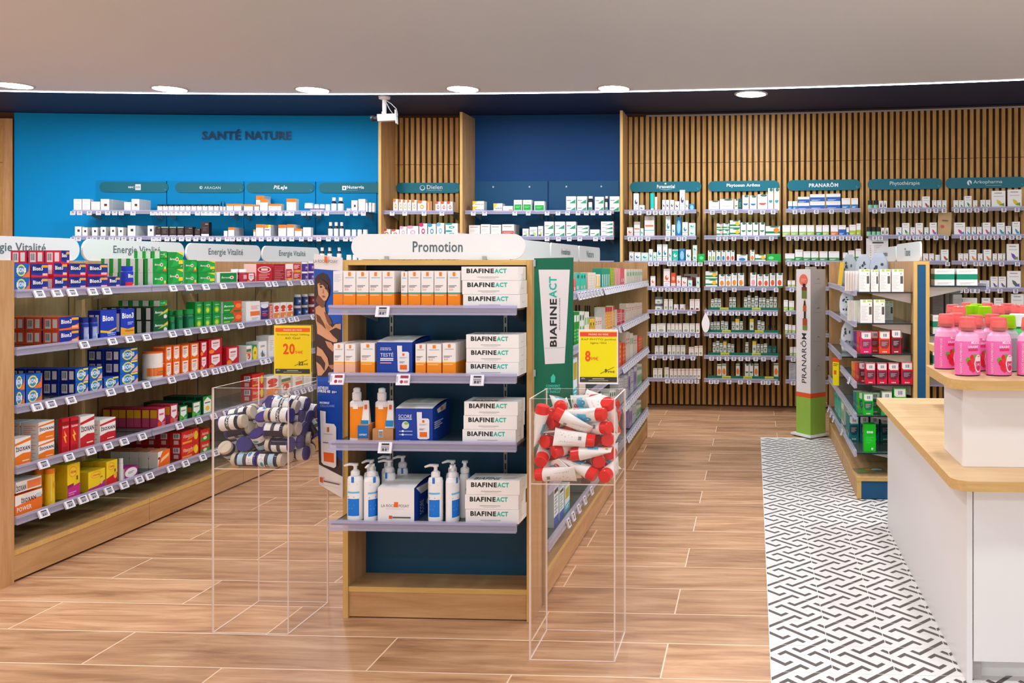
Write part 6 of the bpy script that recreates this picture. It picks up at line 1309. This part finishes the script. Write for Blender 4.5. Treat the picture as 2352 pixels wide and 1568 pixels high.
prints(q, [('p', [(.15, .45), (.35, .3), (.6, .2), (.8, .4), (.5, .42)], 'e0902c'), ('p', [(.4, .3), (.7, .15), (.85, .3)], '4ab0c0'), ('e', .35, .38, .14, .07, 'c8485a'), ('r', .3, .62, .75, .66, '6a5a40')], lambda x, y, L: M @ Vector(((x - .5) * W, -.029 + .02 * y - .0012 * L - (.012 * (y - .5) if y > .5 else 0), .235 * y)))
tag(q.build('kraft_pouch'), 'brown kraft stand-up pouch with fruit print between white herbal cartons', 'pouch')
Wr(NB[4], 0, 'kg:2190-2201@460 kg:2202-2214@460 kg:2215-2232@450^2 ky:2235-2245@460 kg:2252-2263@459 kg:2264-2275@459 kyg:2277-2310@438/.05 kyg:2314-2347@435/.05')
Wr(NB[4], 1, 'kp:2191-2217@511 kt:2218-2229@521 kt:2231-2242@521 kp:2244-2255@521 kp:2257-2275@511^2 kt:2277-2287@521 kt:2289-2308@511^2 kt:2310-2322@519 kt:2325-2343@509^3/.05')
Wr(NB[4], 2, 'ko:2201-2212@582 ko:2213-2224@582 ko:2226-2243@573^3/.05 ko:2246-2257@582 ko:2259-2277@573^2 ky:2280-2290@582 ky:2292-2302@582 ky:2303-2309@582 kv:2312-2341@560/.05')
Wr(NB[4], 3, 'kt:2250-2273@644 kv:2275-2292@635 kv:2293-2311@635 kd:2313-2345@622/.05'); Wr(NB[4], 4, 'ko:2210-2245@684 ko:2255-2275@684 kd:2283-2305@684 kd:2322-2352@675/.05')
for bay, s, us in ((0, 0, (1451, 1469, 1491, 1506, 1520, 1533, 1546, 1557, 1568)), (0, 1, (1448, 1459, 1472, 1489, 1534, 1560, 1572)), (0, 2, (1495, 1509, 1538, 1550, 1569, 1584, 1597, 1609)), (0, 3, (1504, 1519, 1534, 1546, 1557, 1570, 1581, 1593, 1604)), (0, 4, (1510, 1528, 1550, 1585)), (0, 5, (1498, 1510, 1530, 1555, 1567, 1581, 1602)), (0, 6, (1503, 1528, 1544, 1569, 1592)), (0, 7, (1534, 1550, 1562, 1575, 1587, 1601)),
                   (1, 0, (1637, 1664, 1691, 1724, 1752, 1776)), (1, 1, (1651, 1667, 1686, 1713, 1739, 1772)), (1, 2, (1634, 1653, 1673, 1697, 1720, 1748, 1774)), (1, 3, (1638, 1665, 1687, 1728, 1755, 1783)), (1, 4, (1630, 1647, 1664, 1681, 1695, 1714, 1732, 1748, 1767, 1781)), (1, 5, (1635, 1652, 1670, 1687, 1704, 1722, 1739, 1757, 1774, 1789)), (1, 6, (1635, 1652, 1670, 1686, 1702, 1718, 1736, 1754, 1777)), (1, 7, (1634, 1646, 1675, 1701, 1721, 1753, 1765, 1785)),
                   (2, 0, (1826, 1844, 1875, 1910, 1946)), (2, 1, (1812, 1830, 1849, 1866, 1882, 1899, 1915, 1933, 1948, 1962, 1975)), (2, 2, (1814, 1831, 1854, 1877, 1891)), (2, 3, (1819,)), (2, 4, (1812,)), (2, 5, (1815, 1826)), (2, 6, (1822,)), (2, 7, (1822,)),
                   (3, 0, (2009, 2028, 2074, 2092, 2106, 2133, 2149, 2168)), (3, 1, (2009, 2022, 2069, 2086, 2101, 2113, 2130, 2149, 2173)), (3, 2, (2176,)),
                   (4, 0, (2196, 2210, 2226, 2243, 2262, 2305, 2335)), (4, 1, (2210, 2225, 2240, 2256, 2271, 2287, 2304, 2323, 2339)), (4, 2, (2215, 2241, 2254, 2272, 2300, 2336)), (4, 3, (2205, 2219, 2233, 2244, 2268, 2296, 2332))):
    tags('%s shelf of %s' % (ORD[s], NB[bay]), BAYS[NB[bay]], WZ[s], us, .044, .038, .1, zoff=-.022)
for bay, s, us in ((LB[0], 0, (171, 187, 209, 230, 251, 267, 282, 309)), (LB[1], 0, (354, 366, 378, 390, 402, 413, 424, 435, 457, 470, 481, 492, 503)), (LB[2], 0, (523, 536, 557, 577, 595, 611, 628, 646, 662, 673)), (LB[3], 0, (700, 714, 735, 753, 800, 819, 837)),
                   (LB[0], 1, (171, 184, 208, 221, 239, 259, 273, 288, 306, 323)), (LB[1], 1, (356, 368, 387, 402, 420, 436, 453, 470, 488, 505)), (LB[2], 1, (525, 537, 552, 570, 586, 603, 621, 638, 655, 673)), (LB[3], 1, (695, 715, 735, 757, 776, 796, 811, 822)),
                   ('oak niche', 0, (903, 932, 976, 1017)), (NV[0], 0, (1089, 1115, 1184, 1215)), (NV[1], 0, (1258, 1283, 1305, 1329, 1348, 1363, 1382, 1400)), (NV[1], 1, (1258, 1284, 1309, 1333, 1369, 1386))):
    tags('', BAYS[bay], WZ[s], us, .046, .038, .12, rest=True, zoff=-.022)

# ------------------------------------------------------------------ aisle side of the promotion gondola
RP = RPL.off(-.022); RB = 'right-hand aisle side'
def Rr(s, spec): row('%s shelf, %s' % (SH5[s], RB), RP, RZ[s], spec, split=.085)
Rr(0, 'hrd:1318-1322@640 hteal:1323-1333@626/.06 hteal:1334-1346@627/.06 hbeige:1350-1368@626/.08 hyel:1369-1379@630/.06 hgt:1382-1401@616/.06 hol:1403-1411@615/.05 hpk:1412-1417@615/.05 hpk:1418-1425@616/.05 hrd:1426-1434@616/.05 hwg:1439-1445@618/.05 hwg:1446-1451@618/.05 hwg:1452-1457@618/.05 hwg:1458-1463@618/.05 hwg:1464-1469@618/.05 hwg:1470-1475@618/.05')
Rr(1, 'hgn:1318-1330@716/.06 hgw:1331-1342@715/.06 hwg:1343-1353@716/.06 hbee:1354-1366@732/.06 hcr:1367-1382@728/.06 hor:1390-1406@705/.07 hor:1408-1412@702/.05 hred:1417-1426@710/.06 hred:1427-1434@711/.06 hcr:1438-1444@697/.05 hcr:1445-1450@697/.05 hcr:1451-1456@697/.05 hcr:1457-1462@696/.05 hcr:1463-1468@696/.05 hcr:1469-1475@695/.05')
row('rear of second shelf, ' + RB, RPL.off(-.15), RZ[1], 'hamb:1320-1334@701 hamb:1342-1356@702 hamb:1364-1382@703', split=.08)
Rr(2, 'hbl:1316-1326@822/.06 hcr:1330-1345@806/.06 hog:1422-1428@785/.05 hog:1430-1437@788/.05 hcr:1438-1446@762/.05 hwg:1447-1454@765/.05 hcr:1455-1464@770/.05 hog:1466-1474@772/.05')
Rr(3, 'hpu:1318-1334@938/.06 hor:1336-1350@932/.06 hred:1352-1362@925/.06 hgn:1363-1382@912/.06 hcl:1384-1398@905/.06 hgw:1400-1414@895/.06 hcl:1420-1432@868/.06 hcl:1434-1442@862/.06 hpu:1443-1448@852/.06 hcl:1449-1455@848/.06 hpu:1456-1462@842/.06 hgw:1463-1474@836/.06')
Rr(4, 'hpu:1445-1452@934/.05 hcl:1453-1460@928/.05 hgw:1462-1472@920/.05')
tags('top shelf on ' + RB, RPL, RZ[0], tuple(1321 + 7.5 * i for i in range(8)), .05, .042, .3)
for s in range(5):
    lo = (1390, 1425, 1425, 1425, 1436)[s]
    us = []; u = float(lo if s else 1382)
    while u < 1484:
        us.append(u); u += 6.0 - (u - 1320) * .018
    tags('', RPL, RZ[s], us, .05, .042, .3, rest=True)
tags('second shelf on ' + RB, RPL, RZ[1], (1398, 1408, 1417), .05, .042, .3)
tags('fourth shelf on ' + RB, RPL, RZ[3], (1347, 1358, 1366, 1372), .05, .042, .3)
PB = RPL.off(0)
row('lowest shelf behind tube bin, ' + RB, RP, RZ[4], 'hww:1272-1283@1117/.08 hww:1285-1295@1119/.08 hbl:1297-1309@1113/.06', split=.085)
tags('lowest near shelf on ' + RB, RPL, RZ[4], (1296, 1307, 1320, 1334, 1350), .05, .042, .3)
o = REST.build('price_tag_strip'); tag(o, 'further small electronic price tags along the far wall shelves', 'price tag', None, 'stuff')

# ------------------------------------------------------------------ open gondola by the till
TEA = Plane((GX, GY0 + .012), (1, 0))
def tea(key, desc, c, c2):
    D(key, 'tea_carton', desc, 'box', c, [('p', [(.06, .97), (.06, .74), (.2, .68), (.94, .68), (.94, .97)], 'eae6dc'), ('b', .3, .72, .8, .92), ('p', [(.08, .62), (.92, .62), (.92, .38), (.75, .24), (.25, .24), (.08, .38)], c2), ('l', .22, .34, .78, .54, 4, 'b49aa0'), ('e', .35, .08, .06, .03, 'ecd8d8'), ('e', .5, .08, .06, .03, 'ecd8d8'), ('e', .65, .08, .06, .03, 'ecd8d8')], [('e', .5, .3, .36, .2, c2), ('e', .55, .25, .16, .1, 'e8a04a'), ('r', .1, .6, .9, .9, c)], c, 'cfc4b4')
tea('tred', 'red tea carton with white tag', 'd8163c', '6a2c40'); tea('tpin', 'magenta tea carton with white tag', 'dc1a64', '8a3050'); tea('tora', 'orange tea carton with white tag', 'ea4426', '8a3a3a'); tea('tdar', 'dark red tea carton with white tag', 'a0182c', '4a2028'); tea('tpur', 'purple tea carton', '5a2a8a', '3a1a60'); tea('tyel', 'amber tea carton', 'e0901c', '7a4a1a')
tea('tgre', 'green tea carton with white tag', '18b02c', '1a6a48'); tea('tmid', 'mid green tea carton with white tag', '3a9a50', '2a7044'); tea('ttea', 'teal tea carton with white tag', '0d7a80', '0a4a58')
D('whgr', 'herbal_tea_carton', 'white carton with lime patches', 'box', 'eceae4', [('r', .2, .89, .45, .99, 'b4d050'), ('r', .58, .9, .95, .98, 'b4d050'), ('r', .72, .36, .95, .7, '5a574c'), ('e', .78, .8, .04, .03, '4a4a4a'), ('l', .08, .1, .62, .75, 9, 'd4d2cc')], [('l', .3, .05, .7, .95, 2, 'e0a890')], 'e6e2da')
D('slor', 'herbal_tea_carton', 'slim orange edged carton', 'box', 'e4ded6', [], [('r', .1, .05, .8, .95, 'ee8a52')], 'e8d8cc'); D('slpk', 'herbal_tea_carton', 'slim pink edged carton', 'box', 'e4ded6', [], [('r', .2, .05, .8, .95, 'e0b0c4')], 'e8d8d4'); D('slgn', 'herbal_tea_carton', 'slim lime edged carton', 'box', 'e4ded6', [], [('r', .2, .05, .8, .95, 'b4cc8a')], 'dfe4d4')
D('brgn', 'juice_carton', 'bright green carton with three white dots', 'box', '12c81c', [('e', .32, .71, .09, .045, 'e8f8e8'), ('e', .5, .71, .09, .045, 'e8f8e8'), ('e', .68, .71, .09, .045, 'e8f8e8'), ('e', .7, .1, .09, .045, 'd8f4d8'), ('l', .2, .3, .8, .55, 4, '4ad850')], None, '0fa018')
def Gr(z, spec, pl=TEA, place=None, nm=''): return row((nm or place), pl, z, spec)
GS_ = 'shelf, open gondola'
Gr(GZ[0], 'whgr:1973-1998@618/.035 whgr:2000-2018@619/.035 whgr:2020-2046@618/.035 whgr:2048-2076@618/.035', nm='top ' + GS_)
for k, (key, y) in enumerate((('slpk', .05), ('slor', .085), ('slor', .12), ('slpk', .155), ('slor', .19))): row('top shelf slot %s, open gondola' % ORD[k], TEA.off(-y), GZ[0], '%s:%d-1995@622/.026' % (key, 1964 - k * 6))
Gr(GZ[1], 'whgr:1976-2004@688/.035 whgr:2006-2033@688/.035', nm='second ' + GS_)
for k, (key, y) in enumerate((('slgn', .05), ('slgn', .085), ('whgr', .12), ('slpk', .155), ('slgn', .19), ('whgr', .23))): row('second shelf slot %s, open gondola' % ORD[k], TEA.off(-y), GZ[1], '%s:%d-2004@690/.026' % (key, 1971 - k * 5))
row('far corner of second shelf, open gondola', TEA.off(-.3), GZ[1], 'whgr:2030-2052@692/.035')
def tearow(s, z, first, keys, top, nm):
    row(nm, TEA, z, first)
    for k, key in enumerate(keys):
        row('%s, %s row' % (nm, ORD[k + 1]), TEA.off(-.075 * (k + 1)), z, ' '.join('%s:%d-%d@%d/.07' % (kk, u - 3.5 * (k + 1), u + 24 - 3.5 * (k + 1), top) for kk, u in zip(key, (1976, 2002, 2028, 2054))))
tearow(2, GZ[2], 'tpin:1977-2002@762/.07 tora:2019-2045@761/.07 tdar:2047-2070@757/.07', (('tora', 'tora', 'tred', 'tdar'), ('tred', 'tora', 'tred', 'tred'), ('tpur', 'tred', 'tora', 'tred'), ('tpur', 'tred', 'tred', 'tred')), 760, 'third ' + GS_)
tearow(3, GZ[3], 'tred:1988-2011@834/.07 tred:2014-2038@834/.07 tred:2040-2065@834/.07 tred:2070-2097@832/.07', (('tdar', 'tred', 'tred', 'tred'), ('tora', 'tora', 'tred', 'tred'), ('tora', 'tora', 'tora', 'tora'), ('tyel', 'tora', 'tred', 'tred'), ('tyel', 'tyel', 'tora', 'tred')), 832, 'fourth ' + GS_)
tearow(4, GZ[4], 'tgre:1983-2006@904/.07 tmid:2024-2050@899/.07 tgre:2052-2082@891/.07', (('tgre', 'tmid', 'tmid', 'tgre'), ('tgre', 'tgre', 'tmid', 'tgre'), ('ttea', 'ttea', 'tgre', 'tgre'), ('ttea', 'ttea', 'ttea', 'tgre')), 900, 'fifth ' + GS_)
row('lowest ' + GS_, TEA.off(-.03), GZ[5], 'brgn:1984-2012@974/.07')
row('rear of lowest ' + GS_, TEA.off(-.36), GZ[5], 'ttea:1950-1973@954^3/.07 ttea:1975-1996@954^3/.07 ttea:1998-2020@954^3/.07 ttea:2022-2044@954^3/.07')
tags('fourth ' + GS_, GPL, GZ[3], (1957,), .05, .042, .3); tags('lowest ' + GS_, GPL, GZ[5], (1940,), .05, .042, .3)
tags('lowest far ' + GS_, GPL, GZF[4], (1902, 1908, 1914, 1920), .05, .042, .3)
# far unit
GF = GPL.off(-.03)
row('lowest far ' + GS_, GF, GZF[4], 'hteal:1917-1922@902/.05 hteal:1924-1930@905/.05 hgw:1932-1938@908/.06', split=.1)
def pouch(u, v0, v1, x, wd, pl, z, label, pal):
    p, d = pl.hit(u); h = (v1 - v0) * d / F; o = MB(); M = Matrix.Translation((p.x + x, p.y, z + .001)) @ Matrix.Rotation(-.5, 4, 'Z')
    ns = 8; RG = []
    for i in range(ns + 1):
        t = i / ns; wv = wd * (.8 + .25 * sin(pi * min(1, t * 1.1))) * (1 if t < .8 else (1 - (t - .8) * 2.4)); th = .03 * (1 - t) + .003
        RG.append([(wv / 2 * cos(2 * pi * k / 12), th * sin(2 * pi * k / 12) + .02 * t, h * t) for k in range(12)])
    V = [M @ Vector(q_) for g_ in RG for q_ in g_]
    o.idx(V, [(i * 12 + k, i * 12 + (k + 1) % 12, (i + 1) * 12 + (k + 1) % 12, (i + 1) * 12 + k) for i in range(ns) for k in range(12)] + [tuple(range(ns * 12, ns * 12 + 12)), tuple(range(11, -1, -1))], paint(pal[0], .4), True)
    rs = random.Random(u)
    prints(o, [('e', rs.uniform(.2, .8), rs.uniform(.15, .75), rs.uniform(.04, .1), rs.uniform(.02, .06), pal[1]) for _ in range(10)], lambda a, b_, L: M @ Vector(((a - .5) * wd * .8, -(.03 * (1 - b_) + .003) * sqrt(max(0, 1 - ((a - .5) * 1.5) ** 2)) + .02 * b_ - .001 - .0003 * L, h * b_)))
    tag(o.build('heat_pack_pouch'), label, 'pouch')
GFM = Plane((GX + .06, 0), (0, -1))
pouch(1940, 592, 664, .03, .13, GFM, GZF[0], 'grey animal print heat pouch at aisle end of far top shelf', ('a8b0b4', '3a3e44'))
pouch(1946, 590, 664, .12, .14, GFM, GZF[0], 'grey animal print heat pouch second from aisle on far top shelf', ('b4bcc4', '2c3036'))
pouch(1952, 590, 668, .21, .15, GFM, GZF[0], 'pale grey animal print heat pouch nearest the spine on far top shelf', ('b0b8c8', '30343c'))
pouch(1938, 684, 742, .02, .12, GFM, GZF[1], 'white heat pouch with black print on far second shelf', ('dcdce0', '26262c'))
pouch(1940, 758, 828, .02, .11, GFM, GZF[2], 'white heat pouch with black print on far third shelf', ('dedce2', '2a2a34'))
q = MB(); p, d = GPL.off(.012).hit(1920); M = Matrix.Translation((p.x, p.y, GZF[0] + .002)) @ Matrix.Rotation(-.5, 4, 'Z') @ Matrix.Rotation(.12, 4, 'Y'); q.box(0, .035, .03, .036, 0, .19, paint('eabf3a'), M=M); tag(q.build('yellow_booklet'), 'narrow yellow booklet leaning on far top shelf, open gondola', 'booklet')
q = MB(); p, d = GPL.off(.02).hit(1920); M = Matrix.Translation((p.x, p.y, GZF[3] + .03)) @ Matrix.Rotation(-.75, 4, 'Z'); q.box(-.03, .03, -.0015, .0015, 0, .21, paint('f2de08'), M=M); prints(q, [('r', 0, .86, 1, 1, 'ea4a1c'), ('r', .2, .4, .6, .55, 'e0602a'), ('l', .1, .7, .9, .82, 2, '8a7a1a')], lambda x, y, L: M @ Vector((-.03 + .06 * x, -.0016 - .0002 * L, .21 * y))); tag(q.build('price_card'), 'small yellow price card on shelf edge, open gondola', 'price card')
p = at(1998, 1077, 5.72); q = MB(); M = Matrix.Translation((p.x, p.y, .141)) @ Matrix.Rotation(.15, 4, 'Z'); q.box(-.1, .1, -.06, .07, 0, .004, paint('8a7a62'), M=M); prints(q, [('e', .25, .4, .18, .3, '6aa03a'), ('e', .5, .6, .14, .25, 'e0902c'), ('e', .75, .6, .18, .25, 'd8d8d0'), ('r', .62, .25, .8, .4, '4a4a4a')], lambda x, y, L: M @ Vector((-.1 + .2 * x, -.06 + .13 * y, .004 + .0003 * L))); tag(q.build('leaflet'), 'glossy leaflet lying on base, open gondola', 'leaflet')
# right side of that gondola
RS = Plane((GS + .06, GY0 + .03), (1, 0))
row('top right shelf, open gondola', RS, 1.362, 'gband:2146-2193@617/.12 gband:2197-2246@617/.12')
row('second right shelf, open gondola', RS.off(-.02), 1.052, 'gband:2142-2182@724/.12 mesh:2188-2210@676/.1')
row('rear of second right shelf, open gondola', RS.off(-.2), 1.052, 'mesh:2141-2168@661/.1 mesh:2170-2206@660/.1 whtall:2210-2240@686/.1')
row('third right shelf, open gondola', RS, .802, 'gband:2142-2180@796/.1')

# ------------------------------------------------------------------ bottles on the till counter
pk = paint('ee70b4', .3); pkw = paint('f0b0d4', .35); nk = paint('3a1424', .2)
CORAL = clear('coral_cup', 'fcbcb8', .8, .45, 'f98e8a', .1); LIME = clear('lime_cup', 'c8f030', .7, .62, 'a8e018', .1)
def drink(kind):
    col = {'pink': pk, 'green': paint('1fb84a', .3), 'grey': paint('8a8c92', .35)}[kind]; tp_ = {'pink': pkw, 'green': paint('5ad87a', .3), 'grey': paint('b0b4b8', .35)}[kind]
    r = .049; q = MB(); q.lathe([(0, 0), (r * .96, 0), (r, .004)], [nk, nk], 28, sy=.78); q.lathe([(r, .004), (r, .115), (r * .97, .132)], [col, col], 28, sy=.78); q.lathe([(r * .97, .132), (r * .86, .152), (r * .6, .166), (r * .5, .17)], [tp_, tp_, tp_], 28, sy=.78)
    def pl(x, y, L):
        a = -pi / 2 + (x - .5) * 2.6; rr = r * 1.006 + .0002 * L
        return (rr * cos(a), rr * .78 * sin(a), .17 * y)
    if kind == 'pink':
        prints(q, [('t', 'GOÛT FRAMBOISE', .14, .06, .23, .74, 'f6d8ea', {'v': 1}), ('r', .42, .56, .74, .62, 'd8306a'), ('t', 'DRAINE', .42, .63, .74, .68, 'f6e6f0', B_), ('e', .42, .36, .08, .06, '5ab030'), ('e', .6, .44, .1, .05, '5ab030'), ('e', .53, .42, .06, .06, 'e02030'), ('e', .46, .3, .075, .07, 'd81a38'), ('e', .57, .33, .08, .08, 'e83040'), ('e', .53, .2, .09, .08, 'dc2038'), ('e', .57, .14, .06, .05, 'e02840'),
                   ('e', .74, .28, .15, .2, 'f4d8e0'), ('e', .75, .28, .12, .17, 'd42060'), ('r', .64, .33, .86, .43, 'f0dce2'), ('t', '1+1', .67, .22, .82, .3, 'f6dce8', B_), ('t', 'MILICAL', .5, .72, .78, .78, 'f8eef6', B_)], pl, cols=6)
    body = q.mesh('body')
    q = MB(); q.lathe([(0, .17), (r * .5, .17), (r * .5, .186)], [nk, nk], 20); nkm = q.mesh('neck')
    cm = {'pink': CORAL, 'green': paint('e6ecec', .3), 'grey': LIME}[kind]; inn = {'pink': paint('fbc0b8', .35), 'green': paint('dfe6e6', .3), 'grey': paint('b4e83a', .35)}[kind]
    q = MB(); q.lathe([(.034, .172), (.0335, .176), (.030, .22), (.026, .223), (0, .223)], [cm] * 4, 24); cap = q.mesh('cap')
    q = MB(); q.lathe([(.0265, .184), (.0265, .206), (.024, .208), (0, .208)], [inn] * 3, 20); ic = q.mesh('inner_cap')
    return body, nkm, cap, ic
DR = {k: drink(k) for k in ('pink', 'green', 'grey')}
def bottle(kind, u, v, d, z, label, turn=0.0):
    p = at(u, v, d); o = thing('drink_bottle', label, 'bottle', (p.x, p.y, z + .0006), 'drink bottles on the till counter', turn)
    for nm, me in zip(('body', 'neck', 'cap', 'inner_cap'), DR[kind]): link(nm, me, o)
ZT = 1.073
def du(v, z=ZT): return (EYE - z) * F / (v - PY)
bottle('pink', 2173, 0, du(846), ZT, 'pink raspberry drink bottle at the left rear of counter front group', .25)
bottle('pink', 2222, 0, 3.345, ZT, 'pink raspberry drink bottle nearest the counter corner', .12)
bottle('pink', 2294, 0, 3.345, ZT, 'pink raspberry drink bottle second along the counter front edge', .08)
bottle('pink', 2366, 0, 3.335, ZT, 'pink raspberry drink bottle cut by the frame edge')
bottle('pink', 2196, 0, 3.62, ZT, 'pink bottle behind the corner pair of raspberry bottles', .3)
bottle('pink', 2240, 0, 3.49, ZT, 'pink bottle tucked directly behind the corner raspberry bottle', .5)
bottle('pink', 2279, 0, 3.55, ZT, 'pink bottle behind the second raspberry bottle, rear', .4)
bottle('grey', 2314, 0, 3.47, ZT, 'grey bottle with lime cap just behind the second raspberry bottle', .4)
bottle('green', 2336, 0, 3.56, ZT, 'bright green bottle with white cap behind the pink bottles', .2)
nk_ = {}
for i, (u, d, k) in enumerate(((2188, 4.38, 'pink'), (2203, 4.2, 'pink'), (2232, 4.30, 'grey'), (2262, 4.2, 'grey'), (2242, 4.45, 'grey'), (2268, 4.57, 'pink'), (2222, 4.6, 'pink'), (2292, 4.33, 'pink'), (2314, 4.5, 'pink'), (2338, 4.36, 'pink'), (2358, 4.2, 'pink'))):
    nk_[k] = nk_.get(k, 0) + 1
    bottle(k, u, 0, d, ZT, '%s %s on the rear counter step, seen over the front bottles' % (ORD[nk_[k] - 1], 'coral capped drink bottle' if k == 'pink' else 'lime capped drink bottle'), .3 * i)


# ------------------------------------------------------------------ floor display of oils and the white drop
p = at(1862, 1004, 7.46)
M = Matrix.Translation((p.x, p.y + .02, 0)) @ Matrix.Rotation(YAW, 4, 'Z') @ Matrix.Rotation(radians(37), 4, 'Z')
fd = thing('floor_display', 'tall white cardboard display column with green foot beside open gondola', 'display', (0, 0, 0)); S = .18
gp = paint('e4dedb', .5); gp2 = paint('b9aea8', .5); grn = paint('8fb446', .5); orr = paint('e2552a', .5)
q = MB(); q.box(-.035, S + .02, -.035, S + .035, .012, .028, paint('e6e6e4'), M=M); [q.box(x, x + .02, y, y + .02, .0, .0118, paint('888480'), M=M) for x in (-.02, S - .02) for y in (-.02, S)]; q.build('base', fd)
q = MB()
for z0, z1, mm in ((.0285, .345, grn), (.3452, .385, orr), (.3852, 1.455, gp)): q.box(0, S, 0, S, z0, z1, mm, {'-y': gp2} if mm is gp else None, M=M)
lf = lambda x, y, L: M @ Vector((-.0006 * L, S * (1 - x), y))
prints(q, [('t', 'PRANARÔM', .3, .47, .72, .9, '3a3438', {'v': 1, 'b': .008}), ('e', .52, 1.36, .3, .052, 'e8725a'), ('l', .34, 1.345, .7, 1.375, 2, 'f0a898'), ('r', .4, 1.2, .75, 1.27, '6a7a3a'), ('r', .4, 1.27, .75, 1.3, '7a2a20'), ('r', .48, 1.3, .66, 1.33, '2a2024'), ('p', [(.5, 1.09), (.72, 1.09), (.72, 1.13), (.62, 1.2), (.5, 1.13)], 'b8582a'), ('r', .56, 1.14, .66, 1.18, '2a2024'), ('r', .48, .93, .78, 1.03, 'a84a2a'), ('r', .48, .93, .78, .97, '7a8a3a'), ('r', .57, 1.03, .7, 1.09, '2a2024')], lf)
rf = lambda x, y, L: M @ Vector((S * x, -.0006 * L, y))
prints(q, [it for z in (1.33, 1.08, .83, .58) for it in (('r', .22, z, .7, z + .003, '9a8e88'), ('p', [(.36, z + .03), (.5, z + .045), (.68, z + .03), (.5, z + .04)], '5a4a44'))], rf); q.build('column', fd)
q = MB(); q.box(.03, .12, .05, .1, 1.4555, 1.475, paint('a89c94'), M=M); q.build('topper', fd)
pl = BAYS[NB[0]].off(.02); a = pl.pt(1621, 741); q = MB(); n = 20; RG = []
M = Matrix.Translation((a.x, a.y, a.z)) @ Matrix.Rotation(pl.phi, 4, 'Z')
pts = []
for k in range(28):
    t = 2 * pi * k / 28; pts.append((.041 * sin(t) * (1 - .55 * max(0, cos(t)) ** 1.2), .098 * cos(t)))
V = [M @ Vector((x, -.006, z)) for x, z in pts] + [M @ Vector((x, .006, z)) for x, z in pts]
q.idx(V, [tuple(range(27, -1, -1)), tuple(range(28, 56))] + [(k, (k + 1) % 28, 28 + (k + 1) % 28, 28 + k) for k in range(28)], paint('f2eeee', .4)); q.tube([M @ Vector((0, 0, .095)), M @ Vector((0, .03, .13)), M @ Vector((0, .05, .145))], .0015, paint('d0d0d0'), 5)
tag(q.build('drop_sign'), 'white drop-shaped sign hanging between first and second oak-slat bays', 'sign')
pl = BAYS[NB[3]].off(-.03); M = Matrix.Translation((*pl.hit(2015)[0], WZ[2] + .001)) @ Matrix.Rotation(pl.phi, 4, 'Z') @ Matrix.Rotation(-.06, 4, 'X')
q = MB(); q.box(-.108, .108, 0, .003, 0, .235, paint('edebe8'), M=M)
prints(q, [('r', .28, .78, .78, .84, '4a4448'), ('l', .35, .3, .7, .72, 6, 'd0c8c8')] + [('e', .2, .68 - .1 * i, .025, .018, 'c89a94') for i in range(6)], lambda x, y, L: M @ Vector((-.108 + .216 * x, -.0005 - .0003 * L, .235 * y)))
tag(q.build('info_card'), 'white printed card standing behind the header signs of open gondola', 'card')
# white flat box on top of the long gondola
p = at(48, 560, 4.9); q = MB(); q.box(-.16, .16, -.1, .1, 0, .13, paint('ecebe8')); prints(q, [('r', .3, .3, .68, .85, 'f2d020'), ('r', .3, .75, .68, .85, 'e0782a'), ('r', .7, .4, .95, .7, 'b8d0e0')], lambda x, y, L: (-.16 + .32 * x, -.1 - .0003 * L, .13 * y)); tag(q.build('delivery_carton', None, (p.x, p.y, 1.518)), 'flat white carton with yellow patch lying on the long gondola top', 'box')
